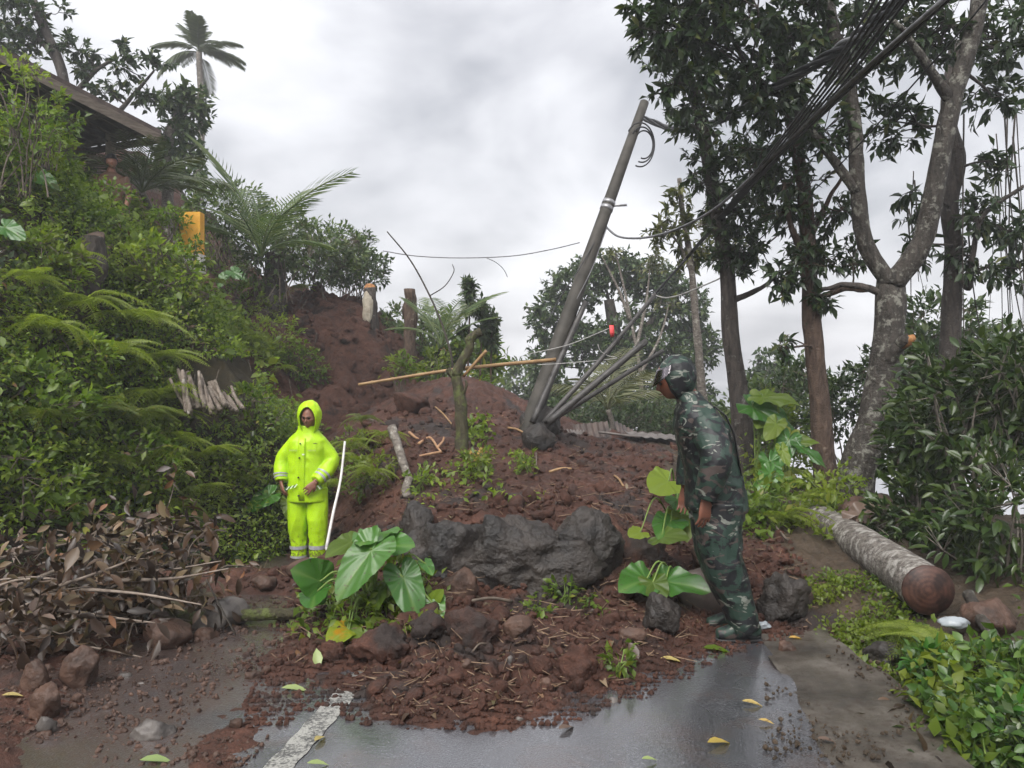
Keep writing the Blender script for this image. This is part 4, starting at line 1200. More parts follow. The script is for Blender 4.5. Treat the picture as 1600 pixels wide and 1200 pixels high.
for k in range(9):
    obj("rafter", MB().add(*prism(C + e_dir * (.12 + k * .55) - nrm_up * .075, e_dir, slope, nrm_up, .06, 4.1, .09)), M_hutwood, root)
for k in range(6):
    obj("batten", MB().add(*prism(C + slope * (.35 + k * .6) - nrm_up * .105, slope, e_dir, nrm_up, .05, eL, .028)), M_hutwood, root)
post_t = np.array(P(173, 200, 12.2))
obj("post", MB().add(*box(post_t + np.array([0, 0, -.9]), (.11, .11, 2.2))), simple_mat("pale_post_timber", (.20, .16, .12), (.32, .27, .21), 9, .75), root)
obj("beam", MB().add(*prism(np.array(P(178, 200, 12.2)) + np.array([0, -.05, 0]), e_dir * [1, 1, .15], np.array([0, 1.0, 0]), np.array([0, 0, 1.0]), 3.2, .08, .12)), M_hutwood, root)
wall_o = np.array(P(120, 330, 13.2))
obj("wall", MB().add(*box(wall_o + np.array([-1.6, .2, .1]), (3.2, .12, 2.6))), simple_mat("hut_wall_board", (.16, .09, .06), (.25, .15, .10), 5, .8), root)
# person by the hut, only head and shoulders clear of the leaves
# yellow-painted wall piece
yw = P(300, 350, 11.2)
root = thing("yellow_wall", "short yellow-painted masonry wall half hidden by palms on the bank", "wall", yw + Vector((0, 0, -.9)))
obj("panel", MB().add(*box((yw.x + .0, yw.y, yw.z - .15), (.30, .16, .62))), simple_mat("yellow_paint", (.62, .30, .03), (.72, .38, .05), 6, .7), root)
obj("base_course", MB().add(*box((yw.x, yw.y, yw.z - .58), (.33, .20, .26))), simple_mat("whitewash", (.45, .43, .40), (.6, .58, .55), 9, .8), root)

for k, (px, py, d, r, lab) in enumerate([(18, 140, 8.6, .42, "bright climber over the hut roof's left end"), (75, 185, 9.0, .36, "leafy climber under the hut roof's middle"), (30, 215, 8.4, .40, "tangled creeper at the far left below the hut roof"), (178, 312, 10.4, .34, "leafy climber hiding the person by the hut"), (292, 400, 10.6, .26, "small leafy climber at the yellow wall's foot"), (262, 345, 10.9, .24, "leafy spray left of the yellow wall")]):
    c = P(px, py, d)
    bush("hillside_shrub", lab, c, (r * 1.2, r, r), 420, .085, G_mid if k else G_light, 470 + k, .5, "shrubs on the left bank", base_z=c.z - r - .2, shell=.4)
# bare roots and dry stalks hanging on the bank's face
g = np.random.default_rng(44)
HR = []
for k in range(26):
    px = g.uniform(20, 500); py = g.uniform(430, 640)
    h = hit(px, py)
    a_ = h + Vector((0, -.12, .1)); b_ = a_ + Vector((g.uniform(-.15, .15), -g.uniform(.02, .15), -g.uniform(.25, .6)))
    c = catmull([a_, (a_ + b_) / 2 + Vector((g.uniform(-.06, .06), -.06, 0)), b_], 9)
    o = obj("hanging_root", MB().add(*tube(c, np.linspace(.010, .004, 9) * g.uniform(.6, 1.3), 5)), M_twig)
    HR.append(o); tag(o, "dry root hanging down the face of the left bank", "root", "roots hanging on the bank")
ordinals(HR, "dry root hanging on the face of the left bank")
# dark fibrous trunk on the bank's shoulder below the feather palm
h = hit(432, 492)
o = obj("fibrous_stump", MB().add(*tube(catmull([h - Vector((0, 0, .3)), P(430, 440, h.y), P(425, 395, h.y)], 14), np.linspace(.22, .13, 14), 12, True, .35, 3)), M_barkdark)
tag(o, "dark fibrous palm stump on the shoulder of the bank", "stump")
h = hit(150, 470)
root = thing("clipped_stump", "broad cut stump overgrown by weeds high on the left bank", "stump", h)
a, b = P(140, 470, h.y - .15), P(148, 372, h.y - .1)
obj("trunk", MB().add(*tube(catmull([a, (a + b) / 2, b], 10), np.linspace(.16, .13, 10), 12, False, .35, 5)), M_barkdark, root)
cv, cf = tube(np.array([b - Vector((0, 0, .02)), b + Vector((.0, -.03, .02))]), [.12, .11], 12, True, .3)
obj("cut_face", MB().add(cv, cf), M_barkbrown, root)

# ================================================================== rocks, mud and wreckage
import bmesh
def ico(sub):
    bm = bmesh.new(); bmesh.ops.create_icosphere(bm, subdivisions=sub, radius=1.0)
    v = np.array([q_.co[:] for q_ in bm.verts]); f = np.array([[x.index for x in p_.verts] for p_ in bm.faces]); bm.free()
    return v, f
ICO = {k: ico(k) for k in (1, 2, 3, 4, 5)}
def rock_mesh(size, seed, sub=4, planes=14, rough=.08, flat=.75):
    g = np.random.default_rng(seed)
    v, f = ICO[sub]
    n = nrm(g.normal(size=(planes, 3))); d = g.uniform(flat, 1.0, planes)
    dots = v @ n.T
    r = np.min(np.where(dots > .05, d[None] / np.maximum(dots, .05), 9), 1)
    r = np.minimum(r, 1.12)
    p = v * r[:, None]
    p = p + v * (rough * fbm3(p * 2.6 + seed, 4, seed, .55))[:, None]
    p = p + v * (rough * .35 * (1 - 2 * np.abs(vn3(p * 6 + seed, seed + 3))))[:, None]
    return p * np.asarray(size), [f]
M_rockdark = simple_mat("dark_wet_rock", (0.009, 0.0072, 0.0062), (0.042, 0.033, 0.027), 4, .58, .9, .03, 22, .5, lo=.36, hi=.66, detail=8)
M_rockbrown = simple_mat("muddy_rock", (0.034, 0.0185, 0.0125), (0.100, 0.056, 0.039), 9, .6, .7, .015, 40, .4)
M_rockgrey = simple_mat("grey_stone", (0.055, 0.048, 0.044), (0.145, 0.128, 0.115), 7, .5, .6, .012, 40, .45)
M_slab = simple_mat("brown_stone_slab", (0.062, 0.044, 0.037), (0.105, 0.078, 0.066), 6, .5, .4, .008, 50, .45)
def rock(px, py, wpx, hpx, mat, label, seed, group=None, sub=4, d=None, name="rock", deep=1.0, rough=.09, flat=.72, rot=0.0, sink=.25):
    """px,py: middle of the foot of the rock"""
    h = hit(px, py) if d is None else P(px, py, d)
    s = h.y / FPX
    w, t_ = wpx * s / 2, hpx * s / 2 * (1 + sink)
    v, f = rock_mesh((w, w * deep * .8, t_), seed, sub, 14, rough, flat)
    c_, s_ = math.cos(rot), math.sin(rot)
    v = v @ np.array([[c_, 0, s_], [0, 1, 0], [-s_, 0, c_]]).T
    o = obj(name, MB().add(v, f), mat)
    o.location = (h.x, h.y + w * deep * .5, h.z + t_ * (1 - sink) - .01)
    return tag(o, label, "rock", group)

# broken ledge of dark rock across the road
rock(690, 945, 160, 122, M_rockdark, "left block of the big dark broken boulder across the road", 3, None, 5, 5.25, "boulder", .9, .16, .62)
rock(812, 955, 245, 132, M_rockdark, "widest middle block of the dark boulder across the road", 8, None, 5, 5.2, "boulder", .7, .17, .60)
rock(925, 915, 110, 100, M_rockdark, "right end block of the dark boulder, streaked with brown soil", 12, None, 5, 5.35, "boulder", .9, .13, .62)
rock(648, 870, 70, 70, M_rockdark, "small dark block at the left end of the boulder behind the taro", 15, None, 4, 5.6, "boulder", 1, .14, .62)
rock(1005, 900, 90, 60, M_soil, "lump of brown earth right of the dark boulder", 18, None, 4, 5.5, "earth_clod", 1, .16, .7)
rock(718, 945, 60, 50, M_rockbrown, "rounded brown stone under the dark boulder", 21, None, 4, 5.0)
ROCKS = [(255, 1022, 78, 48, M_rockbrown, "reddish pyramid-shaped stone on the muddy left lane"), (338, 993, 84, 46, M_rockgrey, "grey-brown stone against the fallen trunk by the dead brush"),
 (118, 1080, 54, 58, M_rockbrown, "upright tan stone below the dead brush at the left"), (62, 1128, 52, 50, M_rockbrown, "muddy round stone near the bottom left corner"), (48, 1080, 44, 40, M_rockbrown, "dull stone in the shade of the dead brush"),
 (318, 1012, 42, 24, M_rockbrown, "small stone right of the reddish pyramid-shaped one"), (232, 1166, 66, 30, M_rockgrey, "long dark flat stone at the bottom of the muddy lane"), (66, 1150, 30, 28, M_rockgrey, "grey pebble near the bottom left corner"),
 (205, 978, 40, 36, M_rockbrown, "brown stone half under the dead brush"), (395, 1068, 34, 18, M_rockbrown, "flat stone at the muddy lane's right edge"), (1035, 990, 58, 56, M_rockdark, "dark grey stone in the mud left of the camouflaged man's boot"),
 (1228, 978, 80, 70, M_rockdark, "big knobbly dark stone right of the camouflaged man's boot"), (1232, 1032, 28, 30, M_rockbrown, "brown round stone on the concrete shoulder"),
 (735, 1015, 78, 52, M_soil, "large crumbling earth clod in the middle of the mud pile"), (590, 1045, 84, 52, M_soil, "dark earth clod under the taro's yellow leaf"), (905, 1072, 62, 46, M_soil, "earth clod near the right front of the mud pile"),
 (670, 1000, 56, 40, M_soil, "earth clod right below the taro leaves"), (520, 1040, 46, 30, M_soil, "earth clod at the left rim of the mud pile"), (810, 1000, 44, 30, M_rockbrown, "brown stone in the upper mud pile"), (990, 1010, 40, 26, M_rockbrown, "stone near the right rim of the mud pile"),
 (845, 705, 50, 40, M_rockdark, "dark stone in the debris below the leaning pole"), (845, 684, 60, 48, M_rockdark, "broken concrete at the leaning pole's foot"),
 (640, 645, 60, 30, M_soil, "dark rubble left of the cut tree"), (600, 695, 70, 30, M_soil, "dark rubble at the foot of the scar"), (1105, 895, 50, 34, M_rockbrown, "brown stone behind the camouflaged man's knee"), (1385, 1040, 60, 36, M_rockdark, "dark stone among the verge weeds"), (1560, 1000, 80, 50, M_rockbrown, "brown stone at the right edge by the lichened branch"),
 (1350, 830, 70, 44, M_rockbrown, "dull brown stone behind the sawn log"), (470, 905, 46, 26, M_rockbrown, "stone just before the man in yellow's boots"), (410, 925, 40, 22, M_rockbrown, "muddy stone on the lane left of the man in yellow"), (640, 985, 40, 26, M_soil, "small earth clod below the taro stalks")]
for k, (px, py, w, h_, mt, lab) in enumerate(ROCKS):
    isc = "clod" in lab
    rock(px, py, w, h_, mt, lab, 40 + k, "earth clods in the debris" if isc else "stones lying in the debris", 4, None, "earth_clod" if isc else "rock", 1.0, .17 if isc or "knobbly" in lab else .09, .7, rot=random.Random(k).uniform(-.3, .3))
# leaning stone slab
h = P(1102, 968, 5.15)
v, f = rock_mesh((.17, .06, .19), 77, 4, 10, .02, .80)
o = obj("stone_slab", MB().add(v, f), M_slab); o.location = (h.x, h.y + .08, h.z + .16); o.rotation_euler = (R(-18), R(14), R(-12))
tag(o, "flat brown stone slab leaning behind the camouflaged man's leg", "slab")
# loose small stones on the road
g = random.Random(55)
PEB = []
for k in range(34):
    px, py = (g.uniform(20, 440), g.uniform(1010, 1190)) if k < 22 else (g.uniform(560, 1090), g.uniform(1040, 1135))
    w = g.uniform(9, 24)
    PEB.append(None); PEB[k] = rock(px, py, w, w * g.uniform(.5, .9), g.choice((M_rockbrown, M_rockgrey, M_rockbrown)), "small muddy stone on the left lane" if k < 22 else "small stone at the rim of the mud pile", 120 + k, "small stones on the left lane" if k < 22 else "small stones at the mud rim", 3, None, "pebble")

ordinals(PEB[:22], "small muddy stone on the left lane"); ordinals(PEB[22:], "small stone at the rim of the mud pile")
# crumbs of earth and bits of root all over the debris
def region_points(n, g, tmin=.012, tmax=9.0):
    """points of the debris as the viewer sees them, evenly spread over the picture"""
    px = g.uniform(380, 1260, n * 3); py = g.uniform(440 if tmax > 1 else 940, 1145, n * 3)
    X, Y = [], []
    d = np.concatenate([np.arange(3.0, 8, 0.05), np.arange(8, 15, .1)])
    for k in range(0, len(px), 4000):
        x = d[None] * (px[k:k + 4000, None] - 800) / FPX; z = CAMZ - d[None] * (py[k:k + 4000, None] - 600) / FPX
        gg = _gi(x, np.broadcast_to(d[None], x.shape))
        i = np.argmax(gg > z, 1); okk = (gg > z).any(1)
        X.append(x[np.arange(len(i)), i][okk]); Y.append(d[i][okk])
    X, Y = np.concatenate(X), np.concatenate(Y)
    thick = ground_z(X, Y, False) - road_z(X, Y)
    ok = (thick > tmin) & (thick < tmax) & ((foot_dist(X, Y) < .1) | (Y > 12)) & (Y < 11.5 + .8 * g.random(len(X))) & (X < 2.3)
    return X[ok][:n], Y[ok][:n]
g = np.random.default_rng(5)
X, Y = region_points(11000, g)
v0, f0 = ICO[1]
v0 = v0 * (1 + .28 * vn3(v0 * 1.7, 4))[:, None]
n = len(X); sz = (.0025 + .022 * g.random(n) ** 5) * (.55 + Y / 7.5)
Rm = frames(rand_dirs(n, g), rand_dirs(n, g))
s3 = sz[:, None] * g.uniform(.6, 1.4, (n, 3))
v, f = scatter(v0, [f0], np.stack([X, Y, _gi(X, Y) + sz * .4], -1), Rm, s3)
o = obj("earth_crumbs", make_mesh("earth_crumbs", v, f, False), M_soil); tag(o, "loose crumbs of brown earth strewn over the debris", "earth", None, "stuff")
X, Y = region_points(4500, g, -.030, .03); n = len(X)
sz = (.002 + .016 * g.random(n) ** 4) * (.5 + Y / 8)
v, f = scatter(v0, [f0], np.stack([X, Y, np.maximum(_gi(X, Y), road_z(X, Y)) + sz * .35], -1), frames(rand_dirs(n, g), rand_dirs(n, g)), sz[:, None] * g.uniform(.6, 1.4, (n, 3)))
o = obj("rim_crumbs", make_mesh("rim_crumbs", v, f, False), M_soil); tag(o, "crumbs of mud spilt along the debris rim on the asphalt", "earth", None, "stuff")
px = g.uniform(1195, 1460, 1500); py = g.uniform(985, 1200, 1500); d_ = CAMZ * FPX / (py - 600); X = d_ * (px - 800) / FPX
m_ = fbm2(X * 3, d_ * 3, 3, 66) > -.1; X, Y = X[m_], d_[m_]; n = len(X); sz = .002 + .010 * g.random(n) ** 4
v, f = scatter(v0, [f0], np.stack([X, Y, .018 + .02 * (X - 1.5) + sz * .3], -1), frames(rand_dirs(n, g), rand_dirs(n, g)), sz[:, None] * g.uniform(.6, 1.4, (n, 3)))
o = obj("shoulder_grit", make_mesh("shoulder_grit", v, f, False), M_verge); tag(o, "gritty dirt strewn over the concrete shoulder", "grit", None, "stuff")
for k_, (seed_, cnt) in enumerate(((7, 100), (8, 100), (9, 100))):
    rv, rf = rock_mesh((1, 1, 1), 500 + seed_, 2, 9, .22, .65)
    X, Y = region_points(cnt, g); n = len(X); sz = (.012 + .040 * g.random(n) ** 2.2) * (.6 + Y / 8)
    v, f = scatter(rv, rf, np.stack([X, Y, _gi(X, Y) + sz * .12], -1), frames(rand_dirs(n, g), rand_dirs(n, g)), sz[:, None] * g.uniform(.6, 1.4, (n, 3)))
    o = obj("earth_lumps", make_mesh("earth_lumps", v, f), M_soil); tag(o, ("fist-sized lumps of earth half sunk in the debris", "rounded lumps of wet earth in the debris", "broken lumps of earth among the debris crumbs")[k_], "earth", None, "stuff")
rv, rf = rock_mesh((1, 1, 1), 533, 2, 9, .25, .6)
X = g.uniform(-5.5, -.8, 2600); Y = g.uniform(12.2, 16.5, 2600); m_ = foot_dist(X, Y) > -.3; X, Y = X[m_][:750], Y[m_][:750]; n = len(X)
sz = .02 + .10 * g.random(n) ** 3
v, f = scatter(rv, rf, np.stack([X, Y, _gi(X, Y) - sz * .1], -1), frames(rand_dirs(n, g), rand_dirs(n, g)), sz[:, None] * g.uniform(.6, 1.5, (n, 3)))
o = obj("scar_lumps", make_mesh("scar_lumps", v, f), M_scar); tag(o, "lumps of red-brown earth clinging to the scar face", "earth", None, "stuff")
# thin crumbs on the muddy left lane
px = g.uniform(-20, 470, 3200); py = g.uniform(905, 1200, 3200)
d_ = np.clip(CAMZ * FPX / (py - 600), 2.8, 8); Xl = d_ * (px - 800) / FPX
m_ = (fbm2(Xl * 1.6, d_ * 1.6, 3, 61) > -.15) & (Xl < -1.07)
Xl, Yl = Xl[m_], d_[m_]; n = len(Xl); sz = (.003 + .012 * g.random(n) ** 3) * (.6 + Yl / 8)
zz = np.maximum(_gi(Xl, Yl), road_z(Xl, Yl))
v, f = scatter(v0, [f0], np.stack([Xl, Yl, zz + sz * .3], -1), frames(rand_dirs(n, g), rand_dirs(n, g)), sz[:, None] * g.uniform(.6, 1.4, (n, 3)))
o = obj("lane_grit", make_mesh("lane_grit", v, f, False), M_rockbrown); tag(o, "fine grit and crumbs washed over the left lane", "grit", None, "stuff")
X, Y = region_points(2200, g); n = len(X)
dirs = nrm(np.column_stack([g.normal(size=(n, 2)), .25 * g.normal(size=n)]))
tv = A((-.02, 0, 0), (.02, 0, 0), (0, .02, .03), (-.012, 1, .05), (.012, 1, .05), (0, 1.0, .07))
tf = [np.array([[0, 1, 4, 3], [1, 2, 5, 4], [2, 0, 3, 5]])]
ln = (.03 + .13 * g.random(n) ** 2) * (.5 + Y / 9)
v, f = scatter(tv, tf, np.stack([X, Y, _gi(X, Y) + .006], -1), frames(dirs, np.tile([0, 0, 1.0], (n, 1))), np.stack([np.full(n, .16), ln, np.full(n, .2)], -1))
o = obj("root_litter", make_mesh("root_litter", v, f), simple_mat("root_litter_bark", (.075, .045, .028), (.27, .185, .12), 12, .8)); tag(o, "broken roots and twigs littering the debris", "twigs", None, "stuff")
X, Y = region_points(420, g); n = len(X)
v, f = scatter(*leaf_small(.5, .12, .3), np.stack([X, Y, _gi(X, Y) + .012], -1), frames(nrm(np.column_stack([g.normal(size=(n, 2)), .2 * g.normal(size=n)])), nrm(np.column_stack([.4 * g.normal(size=(n, 2)), np.ones(n)]))), .03 + .05 * g.random(n))
o = obj("leaf_litter", make_mesh("leaf_litter", v, f), G_dead); tag(o, "dead leaf scraps scattered over the debris", "leaves", None, "stuff")

# ------------------------------------------------------------------ poles and pipes
def rod(name, label, cat, pts, r0, r1, mat, sides=12, n=16, group=None, rough=0.0):
    c = catmull([tuple(p_) for p_ in pts], n)
    o = obj(name, MB().add(*tube(c, np.linspace(r0, r1, n), sides, True, rough)), mat)
    return tag(o, label, cat, group)
M_conc = simple_mat("mossy_concrete_pole", (0.032, 0.029, 0.023), (0.075, 0.068, 0.058), 3, .7, .4, .006, 40, .35)
root = thing("utility_pole", "leaning grey concrete utility pole with its base in the debris", "utility pole", P(826, 668, 10.4))
pb, pt = P(818, 690, 10.4), P(1007, 160, 12.0)
obj("shaft", MB().add(*tube(catmull([pb, pt], 24), np.linspace(.126, .070, 24), 20)), M_conc, root)
M_steel = simple_mat("galvanised_band", (.28, .28, .29), (.45, .45, .46), 20, .45, .2, .002, None, .5, metal=.7)
ax = np.array((pt - pb).normalized())
for u in (.655, .672):
    c_ = np.array(pb) + np.array(pt - pb) * u
    obj("steel_band", MB().add(*tube(np.array([c_ - ax * .03, c_ + ax * .03]), [.099, .099], 16)), M_steel, root)
c_ = np.array(pb) + np.array(pt - pb) * .664
obj("bracket", MB().add(*tube(np.array([c_, c_ + np.array([.28, -.05, 0])]), [.018, .018], 7)), M_steel, root)
M_pipe = simple_mat("dark_iron_pipe", (.022, .020, .019), (.075, .068, .064), 8, .55, .3, .004, None, .5)
rod("iron_pipe", "dark iron pipe leaning closest beside the concrete pole", "pipe", [P(832, 660, 10.2), P(915, 472, 11.0)], .044, .040, M_pipe, group="fallen pipes at the pole's foot")
rod("iron_pipe", "long dark pipe slanting up from the pole's foot to the cables", "pipe", [P(850, 660, 10.1), P(940, 560, 10.4), P(1024, 460, 10.9)], .036, .030, M_pipe, group="fallen pipes at the pole's foot")
rod("iron_pipe", "thick low pipe slanting right from the pole's foot", "pipe", [P(857, 660, 10.0), P(1010, 533, 10.2)], .048, .043, M_pipe, group="fallen pipes at the pole's foot")
rod("iron_pipe", "lowest pipe, half hidden beneath the thick one", "pipe", [P(865, 655, 10.3), P(1036, 548, 10.9)], .035, .031, M_pipe, group="fallen pipes at the pole's foot")
M_cable = simple_mat("black_cable", (.012, .012, .013), (.03, .03, .032), 20, .5, .1, .001)
M_cablegrey = simple_mat("grey_cable", (.10, .10, .105), (.20, .20, .21), 20, .5, .1, .001)
M_cablewhite = simple_mat("pale_cable", (.30, .29, .28), (.45, .44, .42), 20, .55, .1, .001)
W = lambda L_: [P(*q_) for q_ in L_]
def cable(label, pts, r, mat, n=40, group="cables strung to the leaning pole"):
    return rod("cable", label, "cable", pts, r, r, mat, 6, n, group)
# twisted thick bundle
mainA = catmull([tuple(q_) for q_ in W([(1008, 186, 11.9), (1060, 203, 11.0), (1120, 190, 9.6), (1200, 143, 8.0), (1290, 90, 6.6), (1350, 48, 5.8), (1405, 0, 5.2), (1470, -60, 4.6)])], 90)
for s_ in range(4):
    th = np.linspace(0, 26, 90) + s_ * 1.57
    off = np.stack([np.cos(th), .3 * np.sin(th), np.sin(th)], -1) * .034
    o = obj("cable", MB().add(*tube(mainA + off, .019, 6)), M_cable if s_ < 3 else M_cablegrey)
    tag(o, ("black strand", "second black strand", "third black strand", "grey strand")[s_] + " of the thick twisted cable bundle running to the pole's top", "cable", "twisted cable bundle")
for s_ in range(6):
    dx = (s_ - 2.5) * 8
    cable("thin straight dark line crossing the tree crowns, " + ("leftmost", "second from left", "third from left", "third from right", "second from right", "rightmost")[s_] + " of the parallel six", W([(1405 + dx * 1.3, -20, 4.6), (1310 + dx * .9, 118, 5.6), (1222 + dx * .55, 228, 7.0), (1140 + dx * .25, 325, 9.0), (1074 + dx * .08, 402, 10.9), (1024, 460, 11.0)]), .010, M_cable, 40, "parallel lines crossing the crowns")
cable("black drop cable from the parallel lines down to the slanting pipe", W([(1074, 402, 10.9), (1022, 460, 11.0), (985, 505, 10.8), (958, 540, 10.5)]), .014, M_cable, 20)
cable("pale sagging cable looping from the pole's steel band up to the right", W([(945, 353, 11.4), (968, 370, 11.2), (1010, 371, 10.8), (1060, 357, 10.0), (1120, 324, 9.0), (1200, 252, 7.4), (1330, 128, 5.6), (1478, -4, 4.6)]), .017, M_cablegrey, 60)
cable("dark cable running beside the sagging pale one to the upper right", W([(1145, 318, 9.0), (1205, 256, 7.4), (1335, 132, 5.6), (1486, -4, 4.6)]), .014, M_cable, 40)
cable("thin dark line passing in front of the lichen tree", W([(1550, -10, 5.0), (1460, 95, 6.0), (1300, 270, 8.0), (1180, 380, 9.4)]), .007, M_cable, 40)
cable("short pale cable hanging between the slanting line and the thin trunk", W([(1018, 460, 10.9), (1045, 465, 10.8), (1085, 452, 10.6), (1150, 420, 10.2), (1260, 330, 8.8)]), .010, M_cablewhite, 30)
cable("long thin wire sagging across the open sky", W([(598, 392, 12), (650, 400, 12), (720, 403, 12), (800, 400, 12), (860, 390, 12), (906, 379, 11.8)]), .008, M_cablegrey, 40)
cable("broken wire end curling down in the open sky", W([(760, 403, 12), (775, 410, 12), (787, 421, 12), (793, 433, 12)]), .006, M_cablegrey, 16)
cable("pale string tied from the pole to the red ribbon", W([(827, 553, 10.7), (890, 538, 10.6), (952, 513, 10.5)]), .006, M_cablewhite, 16)
cable("pale wire hooped below the red ribbon", W([(934, 538, 10.4), (938, 548, 10.4), (950, 556, 10.4), (962, 560, 10.4), (890, 567, 10.4), (840, 570, 10.4)]), .006, M_cablewhite, 24)
cable("thin stay wire running down the left of the concrete pole", W([(942, 356, 11.3), (905, 420, 11.0), (872, 470, 10.9), (855, 505, 10.8)]), .008, M_cable, 20)
cable("thin stay wire running down the right of the concrete pole", W([(948, 356, 11.3), (925, 420, 11.0), (895, 480, 10.9), (880, 520, 10.8)]), .007, M_cablegrey, 20)
for k, rr in enumerate((30, 24, 19)):
    a_ = np.linspace(-1.9, 2.5, 30); c_ = np.array([P(1000 + 3 * k + rr * math.cos(t_) * .75, 226 - rr * 1.15 * math.sin(t_) , 11.7 + .05 * k) for t_ in a_])
    o = obj("cable_coil", MB().add(*tube(c_, .012, 6)), M_cable); tag(o, ("outermost", "middle", "innermost")[k] + " loop of slack cable hanging at the pole's top", "cable", "slack loops at the pole top")
# red ribbon
rb = np.array([P(952, 508, 10.45), P(959, 508, 10.45), P(960, 520, 10.42), P(953, 521, 10.42), P(954, 527, 10.45), P(959, 526, 10.44)])
o = obj("ribbon", MB().add(np.vstack([rb, rb + np.array([0, .008, 0])]), [np.array([[0, 1, 2, 3], [3, 2, 5, 4], [6, 9, 8, 7], [9, 10, 11, 8], [0, 3, 9, 6], [1, 7, 8, 2], [3, 4, 10, 9], [2, 8, 11, 5], [0, 6, 7, 1], [4, 5, 11, 10]])]), simple_mat("red_cloth", (.62, .05, .06), (.75, .10, .10), 10, .7))
tag(o, "small red ribbon tied to the slanting cable", "ribbon")

# bamboo and cut trees on the debris
M_bamboo = simple_mat("weathered_bamboo", (.20, .115, .05), (.36, .23, .11), 7, .55, .3, .004, None, .4)
bp = thing("bamboo_pole", "long tan bamboo pole lying level against the cut tree and pipes", "pole", P(570, 599, 9.4))
obj("culm", MB().add(*tube(catmull([P(560, 601, 9.4), P(715, 577, 9.5), P(868, 562, 9.9)], 30), np.linspace(.018, .026, 30), 9)), M_bamboo, bp)
cc = catmull([P(560, 601, 9.4), P(715, 577, 9.5), P(868, 562, 9.9)], 30)
for k in range(2, 29, 3):
    ax_ = nrm(cc[k + 1] - cc[k]); obj("node_ring", MB().add(*tube(np.array([cc[k] - ax_ * .006, cc[k] + ax_ * .006]), [.027, .027], 9)), M_bamboo, bp)
rod("stick", "short tan stick propped in the cut tree's fork", "stick", [P(724, 588, 9.4), P(760, 548, 9.3)], .018, .022, M_bamboo, group="loose sticks")
M_moss = bark_mat("mossy_bark", (.030, .026, .016), (.085, .075, .040), (.10, .12, .035), 0, (.50, .60))
hb_ = hit(722, 695)
dct = hb_.y
root = thing("cut_tree", "small mossy tree with lopped limbs standing in the debris", "tree", hb_)
obj("trunk", MB().add(*tube(catmull([hb_ - Vector((0, 0, .2)), P(721, 660, dct), P(718, 620, dct), P(711, 585, dct)], 20), np.linspace(.085, .06, 20), 12, True, .2, 4)), M_moss, root)
obj("limb", MB().add(*tube(catmull([P(711, 588, dct), P(722, 565, dct), P(733, 545, dct), P(736, 528, dct), P(752, 517, dct)], 18), np.linspace(.065, .055, 18), 10, True, .25, 6)), M_moss, root)
obj("limb", MB().add(*tube(catmull([P(712, 590, dct), P(704, 582, dct), P(700, 576, dct)], 8), np.linspace(.05, .04, 8), 9, True, .2, 8)), M_moss, root)
obj("limb", MB().add(*tube(catmull([P(721, 625, dct - .02), P(729, 602, dct - .05), P(727, 594, dct - .05)], 8), np.linspace(.022, .012, 8), 7)), M_moss, root)
rod("bare_vine", "long bare arching stem rising left of the cut tree", "vine", W([(708, 590, 9.6), (705, 555, 9.6), (690, 505, 9.7), (668, 455, 9.8), (640, 405, 9.9), (605, 362, 10)]), .018, .009, M_twigdark, 6, 30)
rod("bare_vine", "short curled bare stem branching beside the long arching one", "vine", W([(672, 462, 9.8), (695, 447, 9.8), (709, 425, 9.8), (707, 413, 9.8)]), .008, .005, M_twigdark, 5, 16)
def stump(label, base, top, r, cut=True, mat=M_barkdark, tilt=(0.2, -.6, .4)):
    root = thing("stump", label, "stump", base, "cut trunks on the scar's edge")
    obj("trunk", MB().add(*tube(catmull([base - Vector((0, 0, .6)), (base + top) / 2, top], 14), np.linspace(r * 1.15, r, 14), 12, True, .4, 3)), mat, root)
    if cut:
        n_ = Vector(tilt).normalized()
        obj("cut_face", MB().add(*tube(np.array([top - n_ * .04, top + n_ * .02]), [r * .95, r * .85], 12, True, .1)), M_cutwood, root)
    return root
stump("dark lopped trunk with an orange cut top on the scar's crest", hit(582, 508), P(578, 450, hit(582, 508).y), .12)
stump("ragged pale-brown trunk right of the dark lopped one", hit(640, 555), P(641, 452, hit(640, 555).y), .12, False, M_barkbrown)
stump("leaning trunk with a bright orange cut near the tufted saplings", hit(684, 590), P(692, 548, hit(684, 590).y), .085)
rock(574, 500, 18, 40, simple_mat("pale_split_bark", (.30, .26, .20), (.5, .45, .36), 8, .8), "pale split piece of bark on the lopped trunk's foot", 300, None, 3, hit(582, 508).y - .2, "bark_piece", .5, .2)
rod("pale_log", "pale slender trunk leaning on the bank's edge above the ferns", "log", W([(612, 668, 8.9), (626, 710, 8.6), (637, 745, 8.4)]), .055, .042, M_barkpale, 9, 14, None, .15)
rod("pale_log", "short pale broken log end below the leaning slender trunk", "log", W([(640, 748, 8.3), (634, 765, 8.2), (637, 778, 8.15)]), .05, .045, M_barkpale, 9, 8, None, .15)
